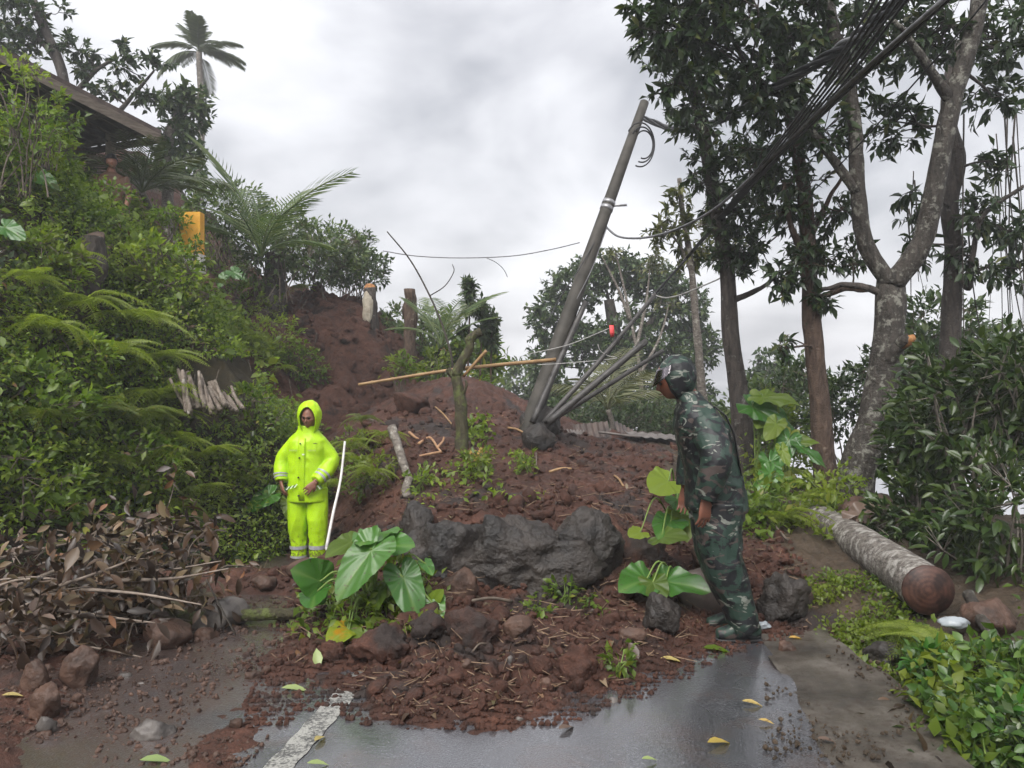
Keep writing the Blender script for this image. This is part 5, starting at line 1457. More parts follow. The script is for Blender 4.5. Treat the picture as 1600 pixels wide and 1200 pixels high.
# tan roots
M_root = simple_mat("raw_tan_root", (.26, .14, .075), (.42, .25, .14), 15, .7)
g = random.Random(3)
rt = MB()
for pts in ([(655, 700), (672, 690), (684, 706), (690, 714)], [(684, 706), (692, 698), (694, 690)], [(690, 714), (672, 716), (656, 720)], [(640, 682), (650, 690), (654, 694)]):
    ps = []
    for q_ in pts:
        h_ = hit(*q_); ps.append((h_.x, h_.y - .03, h_.z + .05))
    rt.add(*tube(catmull(ps, 14), np.linspace(.020, .011, 14), 6))
o = obj("exposed_roots", rt, M_root); tag(o, "tangle of raw tan roots left of the cut tree's foot", "roots")
for k, (a_, b_, r_, lab) in enumerate([((680, 640), (706, 668), .013, "thin pale stick lying left of the cut tree"), ((794, 672), (820, 682), .016, "pale broken stick near the pole's foot"), ((858, 742), (893, 737), .016, "pale plank-like stick lying on the open debris"), ((960, 748), (974, 766), .012, "tan stick lying near the big-leaved plant"), ((838, 712), (838, 735), .011, "dark upright stick in the debris"), ((560, 655), (605, 672), .02, "dark broken branch at the foot of the scar"), ((1180, 800), (1230, 850), .012, "dry root hanging over the bank behind the camouflaged man"), ((760, 1020), (738, 1036), .006, "thin twig on the mud pile"), ((800, 948), (735, 953), .012, "dark flat stick below the boulder")]):
    h1, h2 = hit(*a_), hit(*b_)
    rod("loose_stick", lab, "stick", [h1 + Vector((0, 0, .03)), (h1 + h2) / 2 + Vector((0, 0, .05)), h2 + Vector((0, 0, .03))], r_, r_ * .8, M_bamboo if "tan" in lab or "pale" in lab else M_twig, 7, 10, "loose sticks")
# roof sheets wrecked on the crest
M_sheet = simple_mat("rusty_roof_sheet", (.040, .030, .027), (.12, .085, .070), 6, .6, .3, .004, None, .5)
M_sheetpale = simple_mat("pale_roof_sheet", (.11, .095, .085), (.21, .185, .17), 6, .55)
def corrugated(label, c, ux, uy, w, h_, mat, waves=6):
    n = waves * 6 + 1; u = np.linspace(-.5, .5, n)
    ux = nrm(ux); uy = nrm(np.array(uy) - ux * np.dot(uy, ux)); nz = np.cross(ux, uy)
    rows = [np.array(c) + ux * w * u[:, None] + uy * h_ * k + nz * (.012 * np.cos(u * waves * 6.283) + .05 * k * k)[:, None] for k in (-.5, 0, .5)]
    top = np.vstack(rows); v = np.vstack([top, top - nz * .004])
    i = np.arange(2)[:, None] * n + np.arange(n - 1)[None]
    q_ = np.stack([i, i + 1, i + n + 1, i + n], -1).reshape(-1, 4)
    o = obj("roof_sheet", MB().add(v, [q_, q_[:, ::-1] + 3 * n]), mat)
    return tag(o, label, "roof sheet", "wrecked roof sheets on the crest")
corrugated("dark bent roof sheet standing up on the debris crest", P(925, 676, 11.8), (1, .1, .1), (.1, .4, .5), .55, .35, M_sheet)
corrugated("pale roof sheet lying flat left of the dark bent one", P(900, 678, 11.6), (1, .05, -.02), (0, 1, .15), .30, .5, M_sheetpale)
corrugated("rusty tilted roof sheet right of the dark bent one", P(978, 674, 12.2), (1, .1, -.5), (.2, 1, .2), .42, .5, M_sheet)
corrugated("long pale roof sheet along the crest behind the camouflaged man", P(1025, 682, 12.0), (1, .1, -.08), (0, 1, .1), .9, .5, M_sheetpale)
rod("plank", "thin pale plank lying along the debris crest", "plank", W([(935, 675, 11.6), (1000, 683, 11.5)]), .02, .02, M_sheetpale, 5, 6)

# white plastic pipe beside the man in yellow
M_pvc = simple_mat("white_plastic_pipe", (.50, .48, .46), (.68, .66, .63), 10, .4, .1, .001)
c = catmull([P(539, 690, 7.9), P(532, 750, 7.7), P(521, 800, 7.5), P(510, 856, 7.3)], 24)
root = thing("plastic_pipe", "thin white plastic pipe bowed upright beside the man in yellow", "pipe", P(527, 890, 7.0))
obj("upper_length", MB().add(*tube(c, np.linspace(.012, .016, 24), 9)), M_pvc, root)
obj("lower_length", MB().add(*tube(np.array([P(510, 856, 7.3), P(518, 872, 7.15), P(530, 890, 7.0)]), .016, 9)), M_pvc, root)

# ------------------------------------------------------------------ sawn log and fallen branch on the right
root = thing("sawn_log", "large sawn log with peeling pale bark lying on the right verge", "log", P(1400, 950, 5.4))
la, lb = P(1450, 922, 4.75), P(1262, 800, 8.2)
ax = np.array((lb - la).normalized())
cl_ = catmull([la, (la + lb) / 2 + Vector((0, 0, .02)), lb], 40)
M_logbark = bark_mat("peeling_log_bark", (.060, .050, .044), (.22, .195, .17), (.36, .34, .31), 1, (.50, .60))
obj("bark", MB().add(*tube(cl_, np.linspace(.152, .135, 40), 28, True, .05, 2)), M_logbark, root)
m, t, o_ = new_mat("wet_cut_end")
tcn = t.nodes.new("ShaderNodeTexCoord")
wv = t.nodes.new("ShaderNodeTexWave"); wv.wave_type = 'RINGS'; wv.rings_direction = 'SPHERICAL'; wv.inputs['Scale'].default_value = 11; wv.inputs['Distortion'].default_value = 2.5; wv.inputs['Detail'].default_value = 3
t.links.new(tcn.outputs['Object'], wv.inputs[0])
c = ramp(t, wv.outputs[0], [(0, (.055, .024, .017)), (1, (.085, .038, .026))])
rn = ramp(t, noise(t, 12, 4), [(.4, (.3, .3, .3)), (.6, (1, 1, 1))])
c = mixc(t, 1.0, c, rn, 'MULTIPLY')
p = principled(t, c, .55, bump(t, noise(t, 60, 4), .5, .004), .4); t.links.new(p.outputs[0], o_.inputs[0])
ev, ef = tube(np.array([np.zeros(3), -ax * .012]), [.1545, .150], 28)
o = obj("cut_end", MB().add(ev, ef), m, root, False); o.location = la - root.location
rod("lichen_branch", "lichened fallen branch lying at the right edge", "branch", W([(1512, 928, 4.6), (1545, 985, 4.3), (1575, 1030, 4.0), (1625, 1085, 3.7)]), .035, .03, M_barklichen, 10, 20, "fallen branches on the verge", .2)
# crumpled clear plastic
v, f = rock_mesh((.075, .05, .035), 91, 3, 12, .25, .7)
m, t, o_ = new_mat("clear_plastic"); p = principled(t, (.75, .82, .88), .18, None, .6); p.inputs['Transmission Weight'].default_value = .6; p.inputs['IOR'].default_value = 1.3; t.links.new(p.outputs[0], o_.inputs[0])
o = obj("plastic_bottle", MB().add(v, f), m); h = P(1490, 972, 4.45); o.location = h; tag(o, "crumpled clear plastic bottle under the sawn log's end", "bottle")
v, f = rock_mesh((.05, .03, .025), 92, 3, 12, .25, .7)
o = obj("plastic_scrap", MB().add(v, f), m); h = hit(1192, 985); o.location = h + Vector((0, 0, .02)); tag(o, "clear plastic scrap by the camouflaged man's heel", "scrap")

# ================================================================== plants in the foreground
# hero taro on the mud
b = P(582, 965, 4.75)
root = thing("taro_plant", "large taro with broad heart-shaped leaves uprooted on the mud in front", "taro", b)
def tl(a, t_, up, w, mat=G_taro, seed=0, **kw):
    return taro_leaf(root, P(*a), P(*t_), up, w, mat, b, seed, **kw)
tl((580, 860, 4.55), (520, 932, 4.40), (-.35, -.95, .55), .80, seed=1, r=.010, wave=.02)
tl((630, 902, 4.62), (655, 968, 4.48), (.35, -.95, .25), .78, seed=2, r=.009, wave=.02)
tl((592, 832, 4.80), (562, 842, 4.52), (-.2, -.75, .7), .95, seed=3)
tl((600, 853, 4.72), (645, 848, 4.62), (.1, -.6, .9), 1.1, seed=4)
tl((549, 846, 4.75), (509, 864, 4.60), (.2, -.35, .9), .85, G_light, seed=5)
tl((500, 908, 4.70), (462, 890, 4.55), (.1, -.85, .5), 1.25, seed=6, r=.007)
tl((493, 925, 4.66), (486, 945, 4.50), (-.1, -.8, .5), 1.2, seed=16, r=.006)
tl((543, 982, 4.45), (513, 1000, 4.28), (-.1, -.7, .75), .95, G_taroyellow, seed=7, bend=.9)
tl((545, 984, 4.44), (574, 999, 4.32), (.1, -.6, .8), .6, G_light, seed=8, bend=.5)
tl((676, 942, 4.6), (682, 975, 4.50), (.1, -.95, .3), 1.1, seed=9, r=.005)
tl((676, 940, 4.62), (690, 922, 4.58), (-.2, -.9, .3), .9, G_light, seed=10, r=.005)
tl((592, 924, 4.66), (588, 948, 4.5), (-.2, -.9, .2), .8, G_light, seed=11, r=.006)
tl((665, 880, 4.7), (676, 895, 4.6), (.2, -.7, .5), .7, seed=12, r=.005)
# taro by the man in camouflage
b = hit(1062, 850)
root = thing("taro_plant", "taro with pale upturned and torn leaves before the man in camouflage", "taro", b)
tl((1044, 752, 5.5), (1018, 764, 5.35), (-.3, -.8, .4), 1.3, G_light, 21, r=.006)
tl((1034, 838, 5.35), (1074, 836, 5.2), (-.1, -.55, .9), .95, G_light, 22, r=.006)
tl((1048, 815, 5.5), (1030, 834, 5.3), (-.4, -.9, .2), 1.0, G_taro, 23)
tl((1064, 805, 5.6), (1076, 840, 5.4), (.1, -.95, .3), .8, G_mid, 24)
tl((1000, 832, 5.3), (985, 836, 5.2), (0, -.6, .8), 1.1, G_light, 25, r=.005)
tl((1058, 780, 5.6), (1075, 800, 5.45), (.1, -.9, .3), 1.0, G_taro, 28)
b = hit(1060, 925)
root = thing("taro_plant", "dark green wavy taro leaves spread in front of the stone slab", "taro", b)
tl((1010, 905, 5.05), (972, 915, 4.9), (-.1, -.7, .8), 1.25, G_taro, 26, wave=.07)
tl((1040, 908, 5.05), (1105, 912, 4.85), (.1, -.7, .8), .85, G_taro, 27, wave=.07)
tl((1020, 910, 5.0), (1035, 940, 4.85), (0, -.9, .5), 1.1, G_mid, 29, wave=.06)

def herb_patch(name, label, pts_px, n, leaf_len, mat, seed, tmpl, hgt=.15, per=5, d=None, cat="weeds"):
    """low weeds spread inside a quadrilateral of the picture, standing on the ground"""
    g = np.random.default_rng(seed); Pq = np.array(pts_px, float)
    u = g.random((n, 1)); w = g.random((n, 1))
    q_ = (Pq[0] * (1 - u) + Pq[1] * u) * (1 - w) + (Pq[3] * (1 - u) + Pq[2] * u) * w
    pos = np.array([tuple(hit(a_, b_)) for a_, b_ in q_])
    pos = pos[fbm2(pos[:, 0] * 3.1, pos[:, 1] * 2.2, 2, seed + 70) > -.22]
    pos = np.repeat(pos, per, 0)
    k = len(pos)
    pos = pos + g.normal(size=(k, 3)) * np.array([.05, .05, 0]) + np.column_stack([np.zeros((k, 2)), g.random(k) * hgt * np.clip(.55 + .9 * fbm2(pos[:, 0] * 2.3, pos[:, 1] * 1.6, 2, seed + 40), .12, 1.7)])
    dirs = nrm(g.normal(size=(k, 3)) * .8 + np.array([0, -.1, .15]))
    ups = nrm(np.array([0, -.25, 1]) + .45 * g.normal(size=(k, 3)))
    v, f = scatter(tmpl[0], tmpl[1], pos, frames(dirs, ups), leaf_len * g.uniform(.5, 1.3, k))
    o = obj(name, MB().add(v, f), mat)
    return tag(o, label, cat, None, "stuff")
herb_patch("verge_weeds", "low small-leaved weeds on the verge before the sawn log", [(1255, 910), (1400, 905), (1440, 1010), (1280, 1020)], 460, .036, G_mid, 1, leaf_small(.6), .10, 7)
herb_patch("verge_weeds", "weeds creeping along the concrete shoulder's edge", [(1300, 1000), (1440, 985), (1500, 1080), (1370, 1070)], 300, .042, G_mid, 2, leaf_small(.6), .09, 6)
herb_patch("verge_weeds", "leafy weeds crowding the bottom right corner", [(1420, 1080), (1620, 1020), (1640, 1210), (1470, 1210)], 190, .075, G_mid, 3, leaf_small(.6), .16, 6)
herb_patch("verge_weeds", "dark weeds beneath the broad leaves in the bottom right corner", [(1400, 1070), (1620, 1000), (1640, 1210), (1450, 1210)], 260, .06, G_dark, 13, leaf_small(.5), .12, 6)
herb_patch("lane_weeds", "bright weeds at the foot of the bank beside the man in yellow", [(370, 800), (455, 790), (450, 870), (370, 895)], 300, .06, G_light, 4, leaf_small(.55), .22, 6)
herb_patch("taro_weeds", "small weeds caught under the taro on the mud", [(480, 930), (680, 900), (700, 985), (470, 1000)], 170, .065, G_mid, 5, leaf_small(.55), .16, 6)
herb_patch("ledge_weeds", "torn weeds and sprigs at the foot of the dark boulder", [(840, 930), (930, 935), (940, 965), (830, 965)], 60, .05, G_mid, 6, leaf_small(.55), .06, 6)
herb_patch("debris_weeds", "mixed weeds still growing on the slumped soil behind the boulder", [(640, 740), (830, 720), (850, 780), (650, 810)], 75, .07, G_light, 7, leaf_small(.5), .20, 6)
herb_patch("debris_weeds", "green weeds at the foot of the small cut tree", [(725, 665), (760, 660), (765, 700), (735, 700)], 40, .09, G_light, 8, leaf_small(.5), .22, 7)
herb_patch("verge_undergrowth", "dense mixed undergrowth under the right-hand trees", [(1150, 690), (1360, 700), (1330, 850), (1160, 850)], 420, .085, G_mid, 9, leaf_small(.5), .45, 7)
herb_patch("verge_undergrowth", "bright broad-leaved undergrowth behind the man in camouflage", [(1150, 680), (1300, 690), (1330, 810), (1150, 800)], 150, .13, G_light, 10, leaf_mid(.45), .55, 5)
herb_patch("verge_weeds", "weeds spreading on the verge beyond the right edge", [(1600, 930), (2050, 880), (2050, 1120), (1640, 1150)], 420, .06, G_mid, 15, leaf_small(.5), .14, 6)
# individual sprays: bright clump behind the boulder, sprig on the pile, orange plant
for k, (px, py, r, mt, lf, n, lab) in enumerate([
    (560, 985, .14, G_mid, .06, 160, "leafy weed clump below the taro's big leaf"), (655, 770, .16, G_light, .07, 160, "bright weed clump left of the boulder's top"), (740, 745, .2, G_mid, .08, 240, "weed clump on the slumped soil in the middle"), (820, 740, .17, G_light, .07, 160, "pale weed clump right of the orange-leaved sprig"),
    (968, 1062, .08, G_mid, .06, 60, "torn green sprig at the mud pile's right rim"), (880, 945, .10, G_mid, .06, 70, "torn sprig below the boulder's middle"), (745, 725, .09, G_yellow, .08, 60, "orange-leaved sprig on the slumped soil"), (1190, 820, .28, G_mid, .09, 320, "leafy plant just behind the camouflaged man"), (1300, 800, .26, G_light, .08, 300, "leafy plant at the sawn log's far end"),
    (1220, 690, .45, G_light, .16, 320, "bright broad-leaved plant left of the brown trunk"), (1175, 640, .35, G_light, .2, 90, "tall pale banana-like plant behind the dark trunk"), (1330, 700, .45, G_mid, .12, 420, "leafy plant at the lichen tree's foot"), (1240, 760, .35, G_mid, .10, 400, "leafy weeds between the camouflaged man and the brown trunk")]):
    h = hit(px, py)
    bush("weed_clump", lab, (h.x, h.y, h.z + r * .7), (r * 1.2, r, r), n, lf, mt, 700 + k, .5, "weed clumps on the debris and verge", "plant", stem_mat=M_stem, stems=6, base_z=h.z)
for k, (px, py, d, s, lab) in enumerate([(1185, 632, 9.0, .42, "tall bright banana-like leaves left of the brown trunk"), (1235, 668, 8.4, .36, "broad bright leaves at the brown trunk's left side"), (1215, 720, 7.6, .30, "broad glossy leaves behind the camouflaged man's back"), (1290, 815, 6.6, .22, "single broad leaf lying over the sawn log's far end")]):
    h = P(px, py, d); b_ = Vector((h.x, h.y + .1, gz(h.x, h.y)))
    root = thing("broad_leaf_plant", lab, "plant", b_, "broad-leaved plants on the verge")
    rr = random.Random(k)
    for j in range(1 if "single" in lab else 5):
        a_ = h + Vector((rr.uniform(-.18, .18), rr.uniform(-.1, .1), rr.uniform(-.22, .12))); t_ = a_ + Vector((rr.uniform(-.9, .9) * s, -.45 * s, rr.uniform(-1, .15) * s))
        taro_leaf(root, a_, t_, (rr.uniform(-.4, .4), -.7, .7), rr.uniform(.55, .9), (G_mid, G_taro, G_light)[j % 3], b_, 60 + k * 5 + j, wave=.05)
# ferns on the verge
for k, (px, py, s, lab) in enumerate([(1210, 760, .55, "fern under the brown trunk"), (1255, 735, .55, "fern between the two right-hand trunks"), (1190, 720, .5, "fern behind the camouflaged man's shoulder blade"), (1290, 790, .45, "fern over the sawn log's far end"), (1430, 1020, .30, "small fern at the verge's edge in front"), (1470, 1045, .30, "small fern beside the lichened branch"), (1225, 830, .4, "fern overhanging the dry roots"), (1380, 690, .5, "fern at the lichen tree's right side")]):
    h = hit(px, py)
    fern(h + Vector((0, 0, .05)), s, lab, "ferns on the right verge", (-.3, -1, 0), 9, 1.0, False, 800 + k, .8, 330)
# broad-leaved plants in the bottom right corner
G_weed = leaf_mat("verge_weed_leaf", [(0.0, (0.036, 0.085, 0.014)), (0.6, (0.070, 0.140, 0.024)), (1.0, (0.115, 0.190, 0.035))], 0.36, 0.34)
BL = leaf_meshes("leaf", G_weed, 5, .62, 77)
BLL = leaf_meshes("leaf", G_taro, 4, .60, 78)
g = np.random.default_rng(70)
for k, (px, py, r, lab) in enumerate([(1450, 1070, .13, "bright five-lobed weed at the shoulder's edge"), (1530, 1080, .17, "broad-leaved weed left of the lichened branch"), (1500, 1140, .16, "broad-leaved weed above the dry leaf heap"), (1570, 1160, .17, "broad-leaved weed in the bottom right corner"), (1590, 1090, .14, "broad-leaved weed at the right edge"), (1530, 1200, .15, "broad-leaved weed cut by the bottom edge")]):
    h = hit(px, py)
    bush("broadleaf_weed", lab, (h.x, h.y, h.z + r * .8), (r * 1.2, r, r * .8), 110, .066, G_weed, 720 + k, .6, "broad-leaved weeds in the bottom right corner", "plant", stem_mat=M_stem, stems=6, base_z=h.z, singles=45, single_meshes=(BLL if k % 3 == 0 else BL), tmpl=leaf_mid(.6))
# dark glossy shrub on the right
DG = leaf_meshes("leaf", G_dark, 6, .36, 88)
SH = [(1500, 640, 6.3, .62, .60, "dark glossy-leaved shrub filling the right edge below the vines", 230), (1560, 800, 5.6, .60, .55, "dark glossy shrub right of the sawn log", 200), (1440, 800, 6.4, .42, .42, "dark glossy shrub behind the sawn log", 140), (1590, 600, 6.0, .45, .45, "upper dark glossy shrub at the right edge", 120), (1440, 690, 7.0, .45, .4, "dim grey-green shrub right of the lichen tree", 60)]
SH += [(1750, 760, 5.8, .7, .6, "glossy shrub just outside the right edge", 0), (1720, 620, 8.0, .8, .8, "tall shrub outside the right edge", 0)]
for k, (px, py, d, rx, rz, lab, ns) in enumerate(SH):
    c = P(px, py, d)
    bush("glossy_shrub", lab, c, (rx, rx * .7, rz), 900, .125, G_dark, 740 + k, .36, "dark glossy shrubs on the right", base_z=c.z - rz - .15, singles=ns, single_meshes=DG, stems=16, stem_mat=simple_mat("pale_shrub_branch", (.10, .085, .07), (.24, .21, .18), 14, .7), tmpl=leaf_mid(.36), upright=.5)
for k, (px, py, d, rx, rz, mt, lab) in enumerate([(1430, 600, 10.5, .9, .8, G_far, "shadowy shrub mass behind the lichen tree"), (1540, 650, 9.5, .9, .8, G_far, "shadowy shrub mass at the right edge"), (1240, 620, 13, .9, .7, G_far, "hazy shrub mass between the right-hand trunks"), (1330, 640, 11, .7, .6, G_far, "dim bush between the brown and lichen trunks"), (1205, 665, 11.5, .6, .5, G_mid, "leafy bush between the dark and brown trunks"), (1130, 670, 13.5, .6, .4, G_far, "hazy low bush behind the thin mottled trunk"), (1180, 640, 13, .6, .5, G_farlight, "hazy bright bush right of the dark trunk"), (1080, 660, 15, .8, .5, G_far, "hazy bush at the crest behind the camouflaged man"), (900, 655, 16, .9, .5, G_far, "hazy bush behind the pipes"), (1000, 650, 17, 1.0, .6, G_far, "hazy bush on the crest's far side"), (640, 520, 16, .8, .7, G_farlight, "feathery hazy bush between the cut trunks"), (500, 395, 15.5, 1.0, .7, G_farlight, "feathery hazy bush on the scar's crest"), (560, 420, 16, .7, .5, G_far, "hazy bush behind the lopped trunk"), (430, 380, 14.5, .9, .8, G_farlight, "feathery bush behind the feather palm"), (540, 400, 18, .8, .7, G_far, "hazy airy tree top above the scar's crest"), (680, 580, 14.5, .5, .4, G_mid, "leafy bush behind the leaning cut trunk"), (740, 610, 13.5, .4, .3, G_mid, "leafy bush right of the cut tree"), (350, 330, 14, .8, .6, G_farlight, "feathery bush left of the feather palm"), (628, 575, 13.2, .3, .22, G_mid, "weeds hanging over the scar's right end"), (1470, 520, 11, .8, .6, G_far, "dim foliage mass right of the torn-off stub")]):
    c = P(px, py, d)
    bush("background_bush", lab, c, (rx, rx * .7, rz), int(1500 * rx * rz / .5), .13, mt, 760 + k, .42, "hazy bushes behind the debris", "bush", stems=12, base_z=c.z - rz - .3)

# ------------------------------------------------------------------ heap of dead brush on the left
BR = leaf_meshes("leaf", G_dead, 7, .40, 90)
BRA = leaf_meshes("leaf", G_deadash, 5, .44, 92)
g = np.random.default_rng(90)
BARE = []
BRANCHES = [  # root end ... tip (px, py, depth)
 ([(-60, 985, 4.6), (90, 930, 4.7), (230, 880, 4.75), (340, 838, 4.9)], .020, "long fallen branch running through the middle of the dead brush"),
 ([(-40, 920, 4.8), (120, 860, 5.0), (240, 800, 5.2), (290, 782, 5.3)], .016, "fallen branch along the top of the dead brush"),
 ([(140, 940, 4.5), (200, 880, 4.6), (225, 850, 4.65), (235, 830, 4.7)], .014, "short pale forked branch standing out of the dead brush"),
 ([(-40, 860, 5.0), (60, 835, 5.1), (150, 815, 5.2), (200, 790, 5.3)], .013, "thin fallen branch at the back of the dead brush"),
 ([(30, 1040, 4.3), (90, 985, 4.4), (170, 950, 4.5), (250, 930, 4.6)], .014, "low fallen branch at the front of the dead brush"),
 ([(230, 940, 4.6), (290, 890, 4.8), (330, 860, 4.9), (360, 890, 4.9)], .014, "drooping leafy branch at the right end of the dead brush"),
 ([(-60, 1010, 4.2), (0, 980, 4.2), (50, 960, 4.3), (110, 950, 4.3)], .013, "leafy branch cut by the left edge of the picture"),
 ([(150, 840, 5.2), (220, 810, 5.3), (270, 790, 5.3), (330, 810, 5.3)], .012, "leafy dead branch arching over the brush top"),
 ([(60, 900, 4.6), (150, 900, 4.6), (220, 905, 4.6), (300, 900, 4.7)], .012, "dark dead branch in the heart of the brush"),
]
for k, (pts, r, lab) in enumerate(BRANCHES):
    root = thing("fallen_branch", lab, "branch", P(*pts[1]), "dead branches heaped on the left lane")
    pts = [(q_[0] - 30 - .10 * max(q_[0] - 180, 0), q_[1] + 30, q_[2]) for q_ in pts]
    c = catmull([tuple(P(*q_)) for q_ in pts], 24)
    s = MB().add(*tube(c, np.linspace(r, r * .4, 24), 7, True, .15, k))
    tips = []
    for j in range(22):
        a_ = c[g.integers(4, 24)]
        e = a_ + g.normal(size=3) * np.array([.17, .12, .10]) + np.array([.04, -.03, .0])
        s.add(*tube(catmull([a_, (a_ + e) / 2 + g.normal(size=3) * .03, e], 6), np.linspace(r * .35, .003, 6), 5, False)); tips.append(e)
    obj("stem", s, M_twig, root)
    tips = np.array(tips); n = 34
    p_ = tips[g.integers(0, len(tips), n)] + g.normal(size=(n, 3)) * .05
    dd = nrm(g.normal(size=(n, 3)) + np.array([.25, -.2, -.45]))
    leaf_parts(BR if k % 3 else BRA, root, p_, dd, nrm(g.normal(size=(n, 3)) + np.array([0, -.7, .8])), g.uniform(.07, .16, n))
    n = 105
    p_ = tips[g.integers(0, len(tips), n)] + g.normal(size=(n, 3)) * np.array([.09, .07, .07])
    f = leaves_mesh("foliage", leaf_mid(.4, .1, .25), p_, nrm(g.normal(size=(n, 3)) + np.array([.2, -.1, -.5])), nrm(g.normal(size=(n, 3)) + np.array([0, -.5, .8])), g.uniform(.05, .12, n), G_dead, root)
    f["kind"] = "stuff"
g2 = random.Random(17)
for k in range(13):
    x0 = g2.uniform(-40, 190); y0 = g2.uniform(880, 1010); d0 = g2.uniform(4.35, 4.8); ln = g2.uniform(90, 190); an = R(g2.uniform(-38, 12))
    p0, p1 = P(x0, y0, d0), P(x0 + ln * math.cos(an), y0 + ln * math.sin(an), d0 + g2.uniform(-.05, .25))
    o = rod("bare_branch", "x", "branch", [p0, (p0 + p1) / 2 + Vector((0, 0, g2.uniform(-.03, .05))), p1], g2.uniform(.007, .014), .004, simple_mat("pale_dead_branch", (.13, .10, .078), (.30, .245, .20), 18, .7) if k == 0 else bpy.data.materials["pale_dead_branch"], 6, 14, "bare sticks in the dead brush", .15)
    BARE.append(o)
ordinals(BARE, "bare pale stick tangled in the dead brush heap")
# the dark inside of the heap
n = 900
c = np.array(P(105, 965, 5.15))
p_ = in_ellipsoid(n, c, np.array([.95, .45, .30]), g, .3)
f = leaves_mesh("dead_leaf_heap", leaf_mid(.42, .1, .25), p_, nrm(g.normal(size=(n, 3)) + np.array([.2, -.1, -.5])), nrm(g.normal(size=(n, 3)) + np.array([0, -.4, .8])), g.uniform(.08, .16, n), G_dead)
tag(f, "matted dead brown leaves inside the brush heap", "leaves", None, "stuff")
rod("mossy_log", "dark mossy fallen trunk running from the dead brush to the taro", "log", W([(180, 925, 5.0), (235, 945, 4.95), (290, 965, 4.95), (370, 962, 5.0), (470, 958, 5.05)]), .055, .035, M_moss, 10, 30, None, .2)
rod("thin_stick", "thin dark stick propped at the brush heap's right end", "stick", W([(322, 905, 4.7), (345, 950, 4.65), (368, 992, 4.6)]), .006, .005, M_twigdark, 5, 10, "loose sticks")
# dry leaves heaped in the bottom right
root = thing("dry_leaf_heap", "heap of large curled dry brown leaves at the verge in front", "leaves", hit(1410, 1140))
n = 46
q_ = np.column_stack([g.normal(1415, 32, n), g.normal(1145, 28, n)])
p_ = np.array([tuple(hit(a_, b_)) for a_, b_ in q_]) + np.column_stack([np.zeros((n, 2)), .02 + .05 * g.random(n)])
leaf_parts(leaf_meshes("leaf", G_dead, 5, .5, 94), root, p_, nrm(np.column_stack([g.normal(size=(n, 2)), .3 * g.normal(size=n)])), nrm(np.column_stack([.6 * g.normal(size=(n, 2)), np.ones(n)])), g.uniform(.07, .13, n))
# loose leaves on the road
FL = [(462, 1080, 44, 3, G_palegreen, "pale green leaf on the asphalt left of the centre line"), (500, 1157, 30, 70, G_yellow, "yellow-tan leaf lying on the white centre line"), (497, 1197, 34, 10, G_palegreen, "pale leaf on the centre line at the bottom edge"), (496, 1040, 34, 85, G_palegreen, "upright pale leaf in the mud left of the pile"), (1122, 1018, 50, 2, G_mid, "broad green leaf at the mud's edge by the camouflaged man"), (1124, 1163, 44, 20, G_yellow, "curled tan leaf on the asphalt at the lower right"), (1176, 1102, 32, -15, G_yellow, "yellow-green leaf on the asphalt right of the mud"), (1198, 1131, 24, -20, G_yellow, "small yellow leaf below the yellow-green one"), (1292, 1160, 28, -10, G_deadash, "pale pinkish leaf on the concrete shoulder"), (1050, 1038, 36, -3, G_yellow, "yellow leaf at the mud's right rim"), (990, 1034, 36, -60, G_deadash, "pale curled leaf standing on the mud's right side"), (885, 1140, 34, 40, G_deadash, "brown curled leaf at the mud's front rim"), (245, 1192, 50, 12, G_palegreen, "pale green leaf at the bottom left"), (20, 1090, 30, 20, G_yellow, "small yellow leaf at the bottom left edge"), (770, 1105, 30, 60, G_dead, "brown leaf scrap at the front of the mud"), (1015, 1190, 26, 10, G_palegreen, "tiny pale leaf near the bottom middle"), (560, 1005, 28, 30, G_yellow, "yellow leaf fallen below the taro"), (1245, 1000, 26, 5, G_yellow, "yellowish leaf on the shoulder behind the round stone"), (1590, 845, 30, 10, G_light, "light leaf caught on the glossy shrub at the right edge")]
for k, (px, py, ln, an, mt, lab) in enumerate(FL):
    z_ = None
    h = hit(px, py)
    hz = max(h.z, float(road_z(h.x, h.y)) + .002)
    dd = CAMZ - hz; d_ = dd * FPX / (py - 600) if py > 700 else h.y
    if h.z <= float(road_z(h.x, h.y)) + .004: h = Vector((d_ * (px - 800) / FPX, d_, hz))
    L_ = ln * h.y / FPX
    stand = "upright" in lab or "standing" in lab
    tv, tf = leaf_mid(.46, .10, .10 if not stand else .2, .3)
    me = make_mesh("fallen_leaf", (tv - [0, .5, 0]), tf)
    o = obj("fallen_leaf", me, mt)
    o.scale = (L_, L_, L_); o.rotation_euler = (R(55) if stand else R(-6), R(8) if not stand else 0, R(an - 90) if not stand else R(20))
    o.location = (h.x, h.y, h.z + (.012 if not stand else L_ * .35))
    tag(o, lab, "leaf", "fallen leaves in front")
# dry bark sheath lying behind the log
v, f = heart_leaf(.34, .7, .5, .08, 5)
o = obj("dry_sheath", MB().add(v, f), G_deadash); o.location = P(1345, 805, 6.6); o.rotation_euler = (R(35), R(10), R(-70)); tag(o, "curled dry grey-brown sheath behind the sawn log", "dry leaf")

